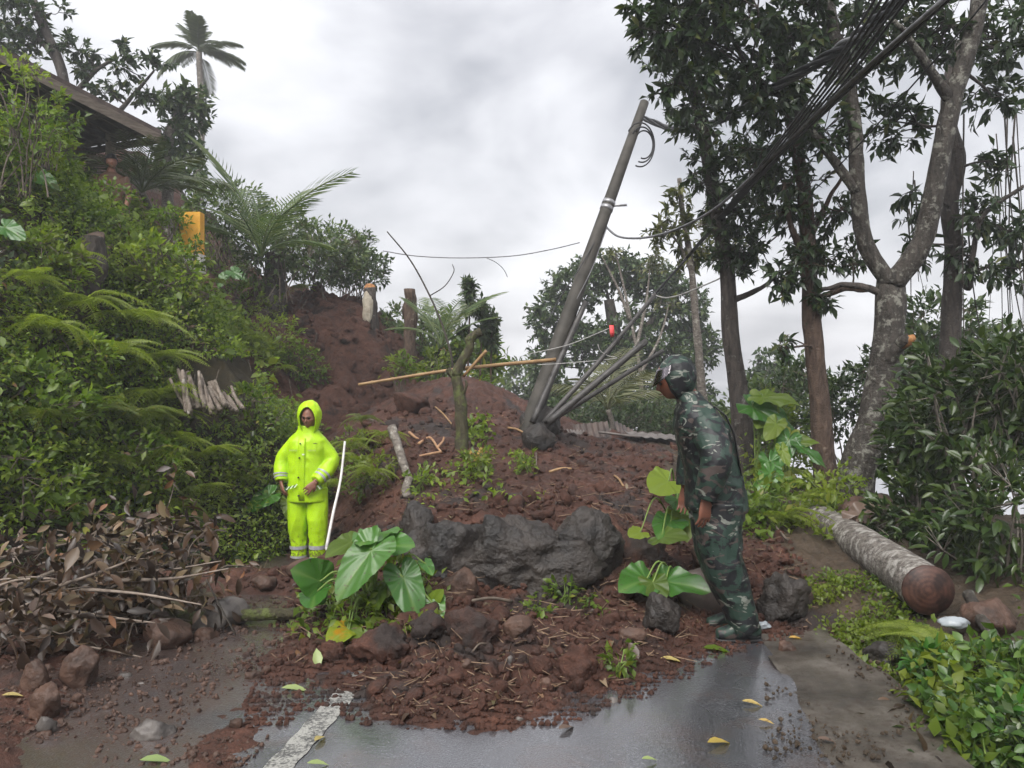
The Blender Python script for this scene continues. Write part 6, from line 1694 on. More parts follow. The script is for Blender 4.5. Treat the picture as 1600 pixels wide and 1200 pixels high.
# ================================================================== people
def loft(secs, sides=28, power=2.3):
    """secs: (centre, rx, ry, side vector, forward vector) rings joined and capped; a closed tapered limb or trunk"""
    a = np.linspace(0, 2 * np.pi, sides, endpoint=False)
    ca, sa = np.cos(a), np.sin(a)
    ca = np.sign(ca) * np.abs(ca) ** (2 / power); sa = np.sign(sa) * np.abs(sa) ** (2 / power)
    v = []
    for c, rx, ry, s, f in secs:
        v.append(np.asarray(c, float) + np.outer(ca * rx, np.asarray(s, float)) + np.outer(sa * ry, np.asarray(f, float)))
    n = len(secs); v = np.vstack(v + [np.asarray(secs[0][0], float)[None], np.asarray(secs[-1][0], float)[None]])
    i = np.arange(n - 1)[:, None] * sides; j = np.arange(sides)[None]; j2 = (j + 1) % sides
    q_ = np.stack([i + j, i + j2, i + sides + j2, i + sides + j], -1).reshape(-1, 4)
    jj = np.arange(sides); k2 = (jj + 1) % sides; b = (n - 1) * sides
    t_ = np.vstack([np.stack([np.full(sides, n * sides), k2, jj], -1), np.stack([np.full(sides, n * sides + 1), b + jj, b + k2], -1)])
    return v, [q_, t_]

def limb(pts, radii, side=(1, 0, 0), n=18, squash=1.0, sides=20):
    """tapered limb along a smooth path; radius given at each control point"""
    c = catmull(pts, n)
    r = np.interp(np.linspace(0, len(pts) - 1, n), np.arange(len(pts)), radii)
    T = nrm(np.gradient(c, axis=0))
    s = np.asarray(side, float); secs = []
    for p_, t_, rr in zip(c, T, r):
        s_ = nrm(s - t_ * np.dot(s, t_)); f_ = np.cross(t_, s_)
        secs.append((p_, rr, rr * squash, s_, f_))
    return loft(secs, sides, 2.0)

def ball(c, r, sub=3):
    v, f = ICO[sub]
    return v * np.asarray(r, float) + np.asarray(c, float), [f]

def union(mb, voxel, smooth_it=6, name="u"):
    """one continuous skin over overlapping volumes"""
    me = mb.mesh(name); o = bpy.data.objects.new(name, me); COL.objects.link(o)
    md = o.modifiers.new("r", 'REMESH'); md.mode = 'VOXEL'; md.voxel_size = voxel
    if smooth_it:
        ms = o.modifiers.new("s", 'SMOOTH'); ms.factor = .5; ms.iterations = smooth_it
    dg = bpy.context.evaluated_depsgraph_get()
    r = bpy.data.meshes.new_from_object(o.evaluated_get(dg))
    bpy.data.objects.remove(o); bpy.data.meshes.remove(me)
    r.polygons.foreach_set("use_smooth", np.ones(len(r.polygons), bool))
    return r

def wrinkle(me, amp, seed, scale=(7, 7, 16), mask=None):
    n = len(me.vertices)
    co = np.empty(n * 3); me.vertices.foreach_get("co", co); co = co.reshape(-1, 3)
    no = np.empty(n * 3); me.vertices.foreach_get("normal", no); no = no.reshape(-1, 3)
    q_ = co * np.asarray(scale) + .35 * np.stack([vn3(co * 5, seed + k) for k in range(3)], -1) * 3
    d = 1 - 2 * np.abs(vn3(q_, seed)); d2 = vn3(co * 24, seed + 5)
    h = amp * (d * .75 + .45 * vn3(co * np.asarray(scale) * .5, seed + 9) + .22 * d2)
    if mask is not None: h = h * mask(co)
    co = co + no * h[:, None]
    me.vertices.foreach_set("co", co.astype(np.float32).ravel()); me.update()
    return me

def head_shape(sub=5):
    """a head looking towards -y, centred at the origin, about 0.23 m tall"""
    v, f = ICO[sub]; d = v.copy()
    x, y, z = d.T
    p = d * np.array([.074, .094, .116])
    low = smooth(-z * 1.1)
    p[:, 0] *= 1 - .24 * low
    p[:, 1] += -.014 * low * (y < 0) + .02 * low * (y > 0) * -1
    fr = -y
    gsn = lambda cx, cz, sx, sz: np.exp(-((x - cx) / sx) ** 2 - ((z - cz) / sz) ** 2) * (fr > 0)
    p[:, 1] -= .024 * gsn(0, -.17, .13, .13) + .012 * gsn(0, .04, .11, .22)        # nose
    p[:, 1] += .011 * (gsn(.34, .06, .20, .12) + gsn(-.34, .06, .20, .12))         # eye sockets
    p[:, 1] -= .007 * (gsn(.32, .22, .30, .08) + gsn(-.32, .22, .30, .08))         # brows
    p[:, 1] -= .008 * gsn(0, -.42, .24, .055) + .006 * gsn(0, -.53, .22, .05)      # lips
    p[:, 1] += .005 * gsn(0, -.475, .26, .022)
    p[:, 1] -= .010 * gsn(0, -.78, .30, .16)                                       # chin
    p[:, 0] += .006 * np.sign(x) * np.exp(-((z + .12) / .2) ** 2) * (fr > .3) * (np.abs(x) > .3)   # cheeks
    return p, [f]

def rotm(ax, a):
    return np.array(Matrix.Rotation(a, 3, ax))

def hand_parts(mb, wrist, d, palm_n, thumb_side, curl=.5, s=1.0, spread=.10, thumb_open=.7):
    """palm, four unequal bent fingers and a thumb leaving the side of the palm"""
    wrist = np.asarray(wrist, float); d = nrm(d); palm_n = nrm(np.asarray(palm_n, float) - d * np.dot(palm_n, d)); w = np.cross(d, palm_n) * thumb_side
    pc = wrist + d * .045 * s
    mb.add(*loft([(wrist - d * .01 * s, .026 * s, .018 * s, w, palm_n), (wrist + d * .02 * s, .033 * s, .016 * s, w, palm_n), (wrist + d * .06 * s, .041 * s, .0145 * s, w, palm_n), (wrist + d * .09 * s, .042 * s, .012 * s, w, palm_n), (wrist + d * .098 * s, .036 * s, .008 * s, w, palm_n)], 18))
    for k, (off, ln) in enumerate(((.031, .070), (.0105, .080), (-.0105, .075), (-.031, .058))):
        b = wrist + d * .085 * s + w * off * s
        dd = nrm(d + w * off / .03 * spread)
        p0 = b; ang = curl * .55; pts = [p0]
        for seg, q_ in ((.45, 0), (.32, 1), (.25, 2)):
            dr = dd * math.cos(ang) + palm_n * math.sin(ang)
            p0 = p0 + dr * ln * s * seg; pts.append(p0); ang += curl * (.75 - .15 * q_)
        mb.add(*limb(pts, [.0090 * s, .0082 * s, .0076 * s, .0058 * s], w, 12, 1.0, 10))
    tb = wrist + d * .028 * s + w * .030 * s
    t1 = tb + (w * thumb_open + d * .7 + palm_n * .35) * .040 * s; t2 = t1 + (w * thumb_open * .35 + d * .9 + palm_n * .35) * .034 * s
    mb.add(*limb([tb - w * .012 * s, tb, t1, t2], [.014 * s, .0135 * s, .0105 * s, .0075 * s], palm_n, 12, 1.0, 10))

def hood_mesh(c, r, face_dir, open_ang=52, thick=.006, drop=.12, seed=1, up=(0, 0, 1), shape=None):
    """cloth hood: a shell round the head with an opening towards face_dir"""
    v, f = ICO[5]
    fd = nrm(face_dir); up = nrm(np.asarray(up) - fd * np.dot(up, fd)); sd = np.cross(up, fd)
    a = v @ fd; b = v @ up; s_ = v @ sd
    # opening: taller than wide
    e_ = (s_ / math.sin(R(open_ang * .86))) ** 2 + ((b + .16) / math.sin(R(open_ang * 1.12))) ** 2
    inside = (e_ < 1) & (a > 0)
    keep = ~inside[f].all(1)
    p = v * np.asarray(r)
    p = p + v * (.006 * fbm3(v * 4 + seed, 3, seed))[:, None]
    rim = np.exp(-((e_ - 1.12) / .16) ** 2) * (a > 0)
    p = p + np.outer(rim * .007, fd)
    low = np.clip(-v[:, 2] - .35, 0, 1)
    p[:, 2] -= low * drop
    p = p + np.asarray(c)
    ff = f[keep]
    used = np.unique(ff); mp_ = -np.ones(len(v), int); mp_[used] = np.arange(len(used))
    me = make_mesh("hood", p[used], [mp_[ff]])
    o = bpy.data.objects.new("tmp", me); COL.objects.link(o)
    md = o.modifiers.new("s", 'SMOOTH'); md.iterations = 3
    md = o.modifiers.new("t", 'SOLIDIFY'); md.thickness = thick; md.offset = -1
    dg = bpy.context.evaluated_depsgraph_get(); r_ = bpy.data.meshes.new_from_object(o.evaluated_get(dg))
    bpy.data.objects.remove(o)
    r_.polygons.foreach_set("use_smooth", np.ones(len(r_.polygons), bool))
    return r_

def skin_mat(name, base, red):
    m, t, o_ = new_mat(name)
    c = ramp(t, noise(t, 14, 4), [(.35, base), (.7, red)])
    p = principled(t, c, .48, bump(t, noise(t, 160, 3), .15, .002), .45)
    p.inputs['Subsurface Weight'].default_value = .12; p.inputs['Subsurface Radius'].default_value = (.01, .004, .002); p.inputs['Subsurface Scale'].default_value = .6
    t.links.new(p.outputs[0], o_.inputs[0]); return m
M_skin = skin_mat("brown_skin", (.20, .095, .062), (.30, .135, .088))
M_skin2 = skin_mat("tanned_skin", (.15, .062, .040), (.23, .088, .052))
M_black = simple_mat("black_rubber", (.010, .010, .011), (.022, .021, .021), 20, .5, .2, .002)
M_hair = simple_mat("black_hair", (.006, .005, .005), (.016, .014, .013), 60, .5)
M_white = simple_mat("eye_white", (.5, .48, .45), (.55, .53, .5), 5, .3)

m, t, o_ = new_mat("hi_vis_fabric")
c = ramp(t, noise(t, 5, 4), [(.3, (.34, .57, .009)), (.7, (.43, .69, .013))])
oc_ = objcoord(t); sz_ = t.nodes.new("ShaderNodeSeparateXYZ"); t.links.new(oc_, sz_.inputs[0])
sp_ = mathn(t, 'SUBTRACT', noise(t, 34, 5, .65), mathn(t, 'MULTIPLY', sz_.outputs[2], .55))
c = mixc(t, mathn(t, 'MULTIPLY', ramp(t, sp_, [(.40, (0, 0, 0)), (.50, (1, 1, 1))]), .75), c, (.075, .045, .028))
p = principled(t, c, .42, bump(t, mathn(t, 'ADD', noise(t, 28, 4), mathn(t, 'MULTIPLY', noise(t, 9, 3), 1.4)), .35, .010), .35); t.links.new(p.outputs[0], o_.inputs[0])
M_hivis = m
M_tape = simple_mat("silver_reflective_tape", (.30, .30, .32), (.40, .40, .42), 30, .4, .2, .002)
M_tapewhite = simple_mat("pale_reflective_chevron", (.62, .72, .55), (.70, .78, .62), 30, .4, .1, .001)
M_tapedark = simple_mat("dark_green_chevron", (.05, .10, .05), (.07, .13, .06), 30, .5, .1, .001)

m, t, o_ = new_mat("woodland_camouflage")
vec = objcoord(t, (7.5, 7.5, 11))
n_a = noise(t, 1.0, 3, .55, vec, 1.3)
vec2 = objcoord(t, (6.5, 6.5, 14)); mpn = t.nodes.new("ShaderNodeMapping"); mpn.inputs['Location'].default_value = (7.3, 2.2, 4.4); t.links.new(vec2, mpn.inputs[0])
n_b = noise(t, 1.0, 2.5, .5, mpn.outputs[0], 1.6)
mp3 = t.nodes.new("ShaderNodeMapping"); mp3.inputs['Location'].default_value = (1.7, 9.2, 3.1); t.links.new(vec2, mp3.inputs[0])
n_c = noise(t, 1.1, 2.5, .55, mp3.outputs[0], 1.9)
c = mixc(t, ramp(t, n_a, [(.49, (0, 0, 0)), (.505, (1, 1, 1))]), (.018, .040, .029), (.006, .007, .009))
c = mixc(t, ramp(t, n_b, [(.60, (0, 0, 0)), (.615, (1, 1, 1))]), c, (.060, .045, .040))
c = mixc(t, ramp(t, n_c, [(.625, (0, 0, 0)), (.64, (1, 1, 1))]), c, (.165, .175, .15))
p = principled(t, c, .55, bump(t, mathn(t, 'ADD', noise(t, 30, 3), mathn(t, 'MULTIPLY', noise(t, 10, 3), 1.4)), .35, .010), .45); t.links.new(p.outputs[0], o_.inputs[0])
M_camo = m
m, t, o_ = new_mat("clear_visor")
gl = t.nodes.new("ShaderNodeBsdfGlossy"); gl.inputs['Roughness'].default_value = .12; gl.inputs['Color'].default_value = (.95, .90, .93, 1)
tp_ = t.nodes.new("ShaderNodeBsdfTransparent"); tp_.inputs[0].default_value = (.86, .82, .84, 1)
fz = t.nodes.new("ShaderNodeFresnel"); fz.inputs[0].default_value = 1.5
mz = t.nodes.new("ShaderNodeMixShader"); t.links.new(mathn(t, 'ADD', fz.outputs[0], .07), mz.inputs[0]); t.links.new(tp_.outputs[0], mz.inputs[1]); t.links.new(gl.outputs[0], mz.inputs[2])
t.links.new(mz.outputs[0], o_.inputs[0]); M_visor = m

def ring_band(path_pts, radii, u0, u1, side, mat, parent, grow=.006, squash=1.0, name="reflective_band"):
    c = catmull(path_pts, 60); r = np.interp(np.linspace(0, len(path_pts) - 1, 60), np.arange(len(path_pts)), radii)
    i0, i1 = int(u0 * 59), int(u1 * 59)
    c, r = c[i0:i1 + 1], r[i0:i1 + 1] + grow
    T = nrm(np.gradient(c, axis=0)); s = np.asarray(side, float); v = []
    a = np.linspace(0, 2 * np.pi, 28, endpoint=False)
    for p_, t_, rr in zip(c, T, r):
        s_ = nrm(s - t_ * np.dot(s, t_)); f_ = np.cross(t_, s_)
        v.append(p_ + rr * (np.outer(np.cos(a), s_) + squash * np.outer(np.sin(a), f_)))
    n = len(v); v = np.vstack(v); i = np.arange(n - 1)[:, None] * 28; j = np.arange(28)[None]; j2 = (j + 1) % 28
    q_ = np.stack([i + j, i + j2, i + 28 + j2, i + 28 + j], -1).reshape(-1, 4)
    o = obj(name, MB().add(v, [q_]), mat, parent, False)
    return o
X_, Y_, Z_ = np.eye(3)

# ---------------------------------------------------------------- man in yellow rain gear (faces the viewer)
hy = hit(483, 884)
YM = Vector((-2.115, 8.0, -0.305))
YM.z = max(gz(-2.2, 7.95), gz(-2.0, 7.95)) - .015
body = MB()
hv, hf = head_shape(5)
Rh = rotm('X', R(16)) @ rotm('Z', R(-6))
HC = np.array([.018, -.045, 1.545])
hv = hv @ Rh.T + HC
body.add(hv, hf)
body.add(*limb([(0, .0, 1.30), (.008, -.012, 1.42), (.016, -.03, 1.50)], [.07, .062, .06]))
body.add(*loft([((-.01, 0, z), rx, ry, X_, Y_) for z, rx, ry in ((.74, .15, .10), (.9, .16, .11), (1.05, .15, .105), (1.22, .17, .10), (1.30, .14, .08), (1.36, .07, .06))]))
armR = [(-.12, .0, 1.27), (-.265, .015, 1.10), (-.262, -.075, .875)]
armL = [(.11, .0, 1.27), (.232, .02, 1.09), (.118, -.165, .885)]
for a_ in (armR, armL): body.add(*limb(a_, [.055, .045, .032]))
legR = [(-.095, .0, .80), (-.105, -.02, .45), (-.095, .01, .08)]
legL = [(.085, .0, .80), (.095, -.05, .46), (.100, -.03, .08)]
for a_ in (legR, legL): body.add(*limb(a_, [.085, .06, .045]))
hand_parts(body, (.112, -.178, .880), (-.62, -.16, -.62), (-.25, .95, -.2), 1, .35, .98, .12, .5)
hand_parts(body, (-.262, -.085, .868), (.25, -.18, -.85), (.75, .5, .1), -1, .55, .95)
person = obj("person", union(body, .0048, 2, "person"), M_skin)
person.location = YM
tag(person, "person in bright yellow hooded rain suit standing on the muddy lane by the bank", "person")
jk = MB()
jk.add(*loft([((-.012, .0, z), rx, ry, X_, Y_) for z, rx, ry in ((.668, .195, .145), (.685, .202, .150), (.80, .195, .146), (.95, .186, .140), (1.10, .192, .138), (1.22, .206, .134), (1.30, .200, .118), (1.355, .150, .098), (1.41, .095, .085), (1.45, .088, .085))], 32, 2.4))
jr = [.080, .080, .076, .060]
pR = [(-.120, .0, 1.285), (-.262, .012, 1.11), (-.270, -.04, .96), (-.262, -.075, .885)]
pL = [(.105, .0, 1.285), (.232, .016, 1.10), (.185, -.085, .97), (.122, -.160, .895)]
jk.add(*limb(pR, jr)); jk.add(*limb(pL, jr))
mj = wrinkle(union(jk, .008, 5, "jacket"), .0085, 3, (13, 13, 6))
jacket = obj("jacket", mj, M_hivis, person, False)
for pth in (pR, pL):
    for u0, u1 in ((.70, .755), (.83, .885)):
        ring_band(pth, jr, u0, u1, X_, M_tape, jacket, .007)
tr_ = MB()
tr_.add(*loft([((-.005, .0, z), rx, ry, X_, Y_) for z, rx, ry in ((.70, .180, .125), (.76, .188, .130), (.84, .175, .12))], 28))
lr = [.112, .105, .098, .088, .082]
tR = [(-.098, .0, .80), (-.112, -.012, .62), (-.112, -.02, .45), (-.103, .0, .25), (-.100, .008, .075)]
tL = [(.088, .0, .80), (.096, -.02, .62), (.100, -.04, .46), (.104, -.03, .26), (.104, -.028, .060)]
tr_.add(*limb(tR, lr, n=24)); tr_.add(*limb(tL, lr, n=24))
mt_ = wrinkle(union(tr_, .008, 4, "trousers"), .009, 8, (13, 13, 5))
trousers = obj("trousers", mt_, M_hivis, person, False)
ring_band(tR, lr, .80, .85, X_, M_tape, trousers, .008); ring_band(tL, lr, .80, .85, X_, M_tape, trousers, .008)
ring_band(tL, lr, .965, .995, X_, M_tape, trousers, .006); ring_band(tR, lr, .965, .995, X_, M_tape, trousers, .006)
obj("hood", hood_mesh((.016, -.028, 1.560), (.124, .134, .158), (0.02, -1, -.12), 48, .007, .10, 3), M_hivis, person, False)
for s_, l_ in ((-1, tR), (1, tL)):
    e_ = np.array(l_[-1])
    bt = MB().add(*loft([(e_ + [0, -.10 + .0, -.045], .035, .022, X_, Z_), (e_ + [0, -.085, -.04], .046, .034, X_, Z_), (e_ + [0, .0, -.025], .046, .052, X_, Z_), (e_ + [0, .06, -.03], .042, .045, X_, Z_), (e_ + [0, .085, -.035], .03, .03, X_, Z_)], 18))
    obj("boot", union(bt, .006, 3, "boot"), M_black, person, False)
for k, (z, dx) in enumerate(((1.275, -.045), (1.13, -.052), (.93, -.062), (.745, -.060))):
    o = obj("button", MB().add(*tube(A((dx, -.168 + (.01 if k == 0 else 0) - (.002 * k), z), (dx, -.150, z)), [.008, .008], 10)), M_black, jacket, False)
yj = -.160
obj("front_flap", MB().add(*loft([((-.035, yj + .018 + .02 * (z > 1.25), z), .036, .012, X_, Y_) for z in (.69, .8, .95, 1.1, 1.24, 1.33)], 14, 3)), M_hivis, jacket, False)
# slanted reflective bars on the skirt pockets
for s_ in (-1, 1):
    for k in range(6):
        x = s_ * (.075 + .021 * k) - .012; z = .845 - .006 * k * (1 if s_ < 0 else -.2); y = -.166 + .35 * max(0, abs(x) - .09) ** 1.5
        if s_ > 0: z = .805 + .006 * k
        Mr = rotm('Y', R(-38 * s_)) @ rotm('Z', R(8 * s_))
        obj("reflective_chevron", MB().add(*box((x, y, z), (.009, .004, .046), Mr)), M_tapewhite if k % 2 == 0 else M_tapedark, jacket, False)
# faint grey lettering on the chest, small dark maker's mark
for s_ in (-1, 1):
    for k in range(6):
        x = -.025 + s_ * .095 + (k - 2.5) * .014
        obj("chest_print", MB().add(*box((x, -.1555 + .25 * abs(x) ** 1.6, 1.205), (.008, .003, .016))), simple_mat("faded_grey_print", (.36, .48, .14), (.42, .54, .16), 20, .5) if k == 0 and s_ < 0 else bpy.data.materials["faded_grey_print"], jacket, False)
obj("chest_mark", MB().add(*tube(A((.085, -.147, 1.275), (.105, -.146, 1.277), (.128, -.142, 1.270)), [.003, .0045, .003], 6)), M_black, jacket, False)
obj("snap_tag", MB().add(*box((-.01, -.170, 1.165), (.024, .004, .014))), M_tapewhite, jacket, False)
for s_ in (-1, 1):
    e_ = HC + Rh @ np.array([s_ * .028, -.083, .008])
    obj("eye", MB().add(*ball(e_, .0095, 2)), M_black, person, False)
    b_ = [HC + Rh @ np.array([s_ * q_[0], q_[1], q_[2]]) for q_ in ((.012, -.100, .026), (.03, -.097, .031), (.047, -.083, .025))]
    obj("eyebrow", MB().add(*tube(np.array(b_), [.003, .0042, .002], 6)), M_hair, person, False)
l_ = [HC + Rh @ np.array(q_) for q_ in ((-.022, -.098, -.055), (0, -.107, -.054), (.022, -.098, -.055))]
obj("mouth", MB().add(*tube(np.array(l_), [.002, .0035, .002], 6)), simple_mat("lip", (.14, .05, .045), (.17, .06, .05), 9, .5), person, False)

# ---------------------------------------------------------------- man in camouflage (faces left, leaning forward)
SM = Vector((1.383, 4.75, max(0.0, gz(1.40, 4.70)) + .0))
Yv = np.array([0, 1.0, 0])
body = MB()
HS = np.array([-.392, 0, 1.578])
Rs = rotm('Y', R(-24)) @ rotm('Z', R(-90))      # head looks towards -x and down
hv, hf = head_shape(5)
hv = hv @ Rs.T + HS
body.add(hv, hf)
body.add(*limb([(-.235, 0, 1.36), (-.275, 0, 1.45), (-.345, 0, 1.53)], [.075, .062, .060], Yv))
body.add(*loft([((x, 0, z), rx, ry, X_, Yv) for x, z, rx, ry in ((-.11, .80, .11, .15), (-.13, .95, .11, .15), (-.165, 1.1, .11, .15), (-.21, 1.25, .11, .16), (-.24, 1.34, .08, .12), (-.26, 1.41, .05, .07))]))
aN = [(-.222, -.14, 1.30), (-.195, -.255, 1.12), (-.245, -.235, .875)]
aF = [(-.232, .14, 1.30), (-.21, .255, 1.12), (-.26, .225, .88)]
for a_ in (aN, aF): body.add(*limb(a_, [.055, .046, .032], Yv))
lN = [(-.125, -.10, .84), (-.115, -.105, .46), (.035, -.10, .09)]
lF = [(-.115, .10, .84), (-.085, .11, .47), (.065, .12, .10)]
for a_ in (lN, lF): body.add(*limb(a_, [.085, .06, .045], Yv))
hand_parts(body, (-.246, -.235, .868), (-.05, .02, -1), (-.45, .9, 0), 1, .45, 1.10, .16, .5)
hand_parts(body, (-.262, .225, .87), (-.05, 0, -1), (-.45, -.9, 0), -1, .6, 1.05)
person2 = obj("person", union(body, .0046, 2, "person"), M_skin2)
person2.location = SM
tag(person2, "person in green camouflage rain suit, side on, head bowed, at the mud's edge", "person")
jk = MB()
jk.add(*loft([((x, 0, z), rx, ry, X_, Yv) for x, z, rx, ry in ((-.118, .775, .178, .205), (-.120, .79, .184, .212), (-.130, .90, .176, .208), (-.150, 1.03, .164, .205), (-.185, 1.17, .164, .212), (-.218, 1.29, .160, .218), (-.242, 1.375, .125, .185), (-.262, 1.43, .092, .115), (-.290, 1.475, .082, .085), (-.315, 1.51, .078, .075))], 34, 2.3))
jrs = [.100, .092, .084, .066]
qN = [(-.222, -.140, 1.320), (-.192, -.262, 1.13), (-.215, -.262, 1.0), (-.243, -.240, .885)]
qF = [(-.232, .140, 1.320), (-.205, .262, 1.13), (-.230, .252, 1.0), (-.257, .230, .89)]
jk.add(*limb(qN, jrs, Yv)); jk.add(*limb(qF, jrs, Yv))
mj = wrinkle(union(jk, .007, 4, "jacket"), .009, 13, (12, 12, 6))
jacket2 = obj("jacket", mj, M_camo, person2, False)
tr_ = MB()
tr_.add(*loft([((-.12, 0, z), rx, ry, X_, Yv) for z, rx, ry in ((.72, .160, .19), (.80, .165, .195), (.90, .15, .18))], 28))
lr = [.148, .148, .138, .112, .092]
tN = [(-.125, -.10, .84), (-.135, -.105, .65), (-.108, -.108, .46), (-.035, -.105, .26), (.030, -.10, .075)]
tF = [(-.115, .10, .84), (-.110, .105, .65), (-.075, .11, .46), (-.005, .115, .27), (.060, .12, .085)]
tr_.add(*limb(tN, lr, Yv, 24, .92)); tr_.add(*limb(tF, lr, Yv, 24, .92))
mt_ = wrinkle(union(tr_, .007, 4, "trousers"), .010, 18, (12, 12, 5))
obj("trousers", mt_, M_camo, person2, False)
for e_, s_ in ((np.array(tN[-1]), 0), (np.array(tF[-1]), 0)):
    z0 = e_[2]
    bt = MB().add(*loft([(np.array([x, e_[1], z]), ry, rz, Yv, Z_) for x, z, ry, rz in ((-.150, .035, .022, .018), (-.142, .038, .040, .032), (-.09, .044, .050, .043), (-.03, .058, .048, .058), (.03, .075, .046, .076), (.085, .065, .044, .066), (.118, .05, .03, .045))], 20))
    bt.add(*limb([(e_[0], e_[1], .06), (e_[0] - .005, e_[1], .16)], [.058, .07], Yv))
    bo = obj("boot", union(bt, .006, 3, "boot"), M_camo, person2, False)
    so = MB().add(*loft([(np.array([x, e_[1], .010]), ry, .011, Yv, Z_) for x, ry in ((-.156, .02), (-.148, .042), (-.09, .053), (-.02, .048), (.06, .048), (.112, .042), (.124, .025))], 16))
    obj("sole", so, M_black, bo, False)
fd = nrm(np.array([-.91, 0, -.41]))
hd = obj("hood", hood_mesh((-.362, 0, 1.600), (.118, .112, .132), fd, 56, .008, .05, 7, (0, 0, 1)), M_camo, person2, False)
# dark lining beside the cheek, and the clear visor under the hood's brim
obj("hood_lining", hood_mesh((-.366, 0, 1.594), (.108, .098, .118), fd, 50, .004, .05, 9, (0, 0, 1)), M_black, person2, False)
th = np.linspace(-1.25, 1.25, 22); ss = np.linspace(0, 1, 8)
upv = nrm(np.array([-.41, 0, .91]))
vv = []
for s_ in ss:
    for a_ in th:
        rad = .112 + .016 * s_
        c_ = np.array([-.375, 0, 1.690]) + fd * (rad * math.cos(a_) + .052 * s_ * max(math.cos(a_), 0) ** .5) + Yv * rad * math.sin(a_) * .98 - upv * (s_ * .085 * (.35 + .65 * max(math.cos(a_), 0))) + fd * .012
        vv.append(c_)
vv = np.array(vv); i = np.arange(7)[:, None] * 22 + np.arange(21)[None]
o = obj("visor", MB().add(vv, [np.stack([i, i + 1, i + 23, i + 22], -1).reshape(-1, 4)]), M_visor, person2, False)
md = o.modifiers.new("t", 'SOLIDIFY'); md.thickness = .002
for s_ in (-1, 1):
    e_ = HS + Rs @ np.array([s_ * .028, -.083, .008])
    obj("eye", MB().add(*ball(e_, .0095, 2)), M_black, person2, False)
    b_ = [HS + Rs @ np.array([s_ * q_[0], q_[1], q_[2]]) for q_ in ((.012, -.100, .026), (.03, -.097, .031), (.047, -.083, .025))]
    obj("eyebrow", MB().add(*tube(np.array(b_), [.003, .0042, .002], 6)), M_hair, person2, False)
l_ = [HS + Rs @ np.array(q_) for q_ in ((-.022, -.098, -.055), (0, -.107, -.054), (.022, -.098, -.055))]
obj("mouth", MB().add(*tube(np.array(l_), [.0025, .004, .0025], 6)), bpy.data.materials["lip"], person2, False)
# strap over the shoulder and back
obj("strap", MB().add(*loft([(np.array(q_), .018, .005, nrm(np.array([.3, -.2, 1.0]))*0 + Yv, nrm(np.array([.9, 0, .3]))) for q_ in ((-.16, -.10, 1.415), (-.10, -.13, 1.36), (-.052, -.14, 1.25), (-.030, -.14, 1.12), (-.010, -.14, 1.0))], 10)), M_black, jacket2, False)

# ---------------------------------------------------------------- third person, half hidden by the leaves beside the hut
TP = P(174, 300, 11.2)
body = MB()
hv, hf = head_shape(4)
Rt = rotm('Z', R(35))
body.add(hv @ Rt.T + np.array([0, 0, 1.56]), hf)
body.add(*limb([(0, 0, 1.34), (0, 0, 1.47)], [.07, .055]))
body.add(*loft([((0, 0, z), rx, ry, X_, Y_) for z, rx, ry in ((.80, .15, .10), (1.0, .15, .10), (1.2, .18, .11), (1.36, .15, .08), (1.40, .07, .06))]))
for s_ in (-1, 1):
    body.add(*limb([(s_ * .18, 0, 1.33), (s_ * .24, .02, 1.08), (s_ * .22, -.05, .85)], [.05, .042, .03]))
    hand_parts(body, (s_ * .22, -.052, .85), (0, -.1, -1), (-s_, .1, 0), s_, .4)
    body.add(*limb([(s_ * .09, 0, .85), (s_ * .10, -.02, .45), (s_ * .10, 0, .04)], [.085, .06, .045]))
    body.add(*limb([(s_ * .10, .05, .03), (s_ * .10, -.12, .03)], [.04, .035]))
person3 = obj("person", union(body, .008, 2, "person"), M_skin)
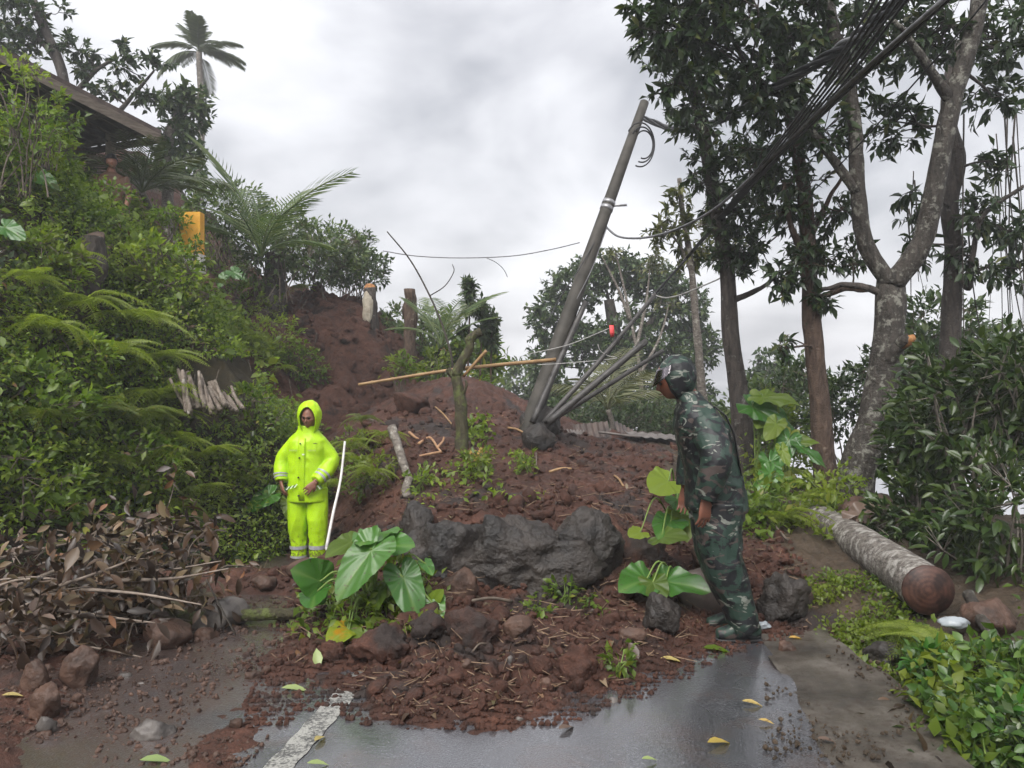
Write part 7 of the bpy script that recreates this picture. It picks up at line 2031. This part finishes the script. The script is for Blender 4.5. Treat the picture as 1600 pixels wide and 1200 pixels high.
person3.location = (TP.x, TP.y, P(174, 243, 11.2).z - 1.66)
tag(person3, "person with black hair in a brown shirt, half hidden by leaves beside the hut", "person")
hv2 = hv * np.array([1.18, 1.14, 1.12]); keep = ~((hv2[:, 2] < .03) & (hv2[:, 1] < .02)) & (hv2[:, 2] > -.06)
kf = hf[0][keep[hf[0]].all(1)]
obj("hair", MB().add(hv2 @ Rt.T + np.array([0, 0, 1.562]), [kf]), M_hair, person3, False)
sh = MB().add(*loft([((0, 0, z), rx, ry, X_, Y_) for z, rx, ry in ((.78, .175, .125), (1.0, .17, .12), (1.2, .20, .13), (1.36, .165, .10), (1.41, .08, .07))]))
for s_ in (-1, 1): sh.add(*limb([(s_ * .17, 0, 1.33), (s_ * .24, .02, 1.10)], [.075, .068]))
obj("shirt", wrinkle(union(sh, .012, 3, "shirt"), .006, 3), simple_mat("brown_shirt", (.10, .055, .038), (.15, .08, .052), 12, .8), person3, False)
tt_ = MB().add(*loft([((0, 0, z), rx, ry, X_, Y_) for z, rx, ry in ((.74, .16, .115), (.86, .16, .115))]))
for s_ in (-1, 1): tt_.add(*limb([(s_ * .09, 0, .82), (s_ * .10, -.02, .45), (s_ * .10, 0, .08)], [.10, .08, .07]))
obj("trousers", union(tt_, .012, 3, "trousers"), simple_mat("dark_trousers", (.03, .03, .035), (.05, .05, .055), 12, .8), person3, False)

# ================================================================== the damp air
zs = [float(GZ.min())]
hb = MB().add(*box((0, 58, 12 - 0.0), (178, 143, 0)))
z0 = float(GZ.min()) - 1.0; z1 = 17.0
hb = MB().add(*box((0, 59, (z0 + z1) / 2), (182, 145, z1 - z0)))
m, t, o_ = new_mat("damp_air")
pv = t.nodes.new("ShaderNodeVolumePrincipled")
pv.inputs['Color'].default_value = (0.93, 0.95, 0.98, 1)
pv.inputs['Density'].default_value = 0.0036
pv.inputs['Anisotropy'].default_value = 0.15
t.links.new(pv.outputs[0], o_.inputs['Volume'])
o = obj("haze", hb, m)
tag(o, "thin damp haze hanging over the hillside", "haze", None, "stuff")
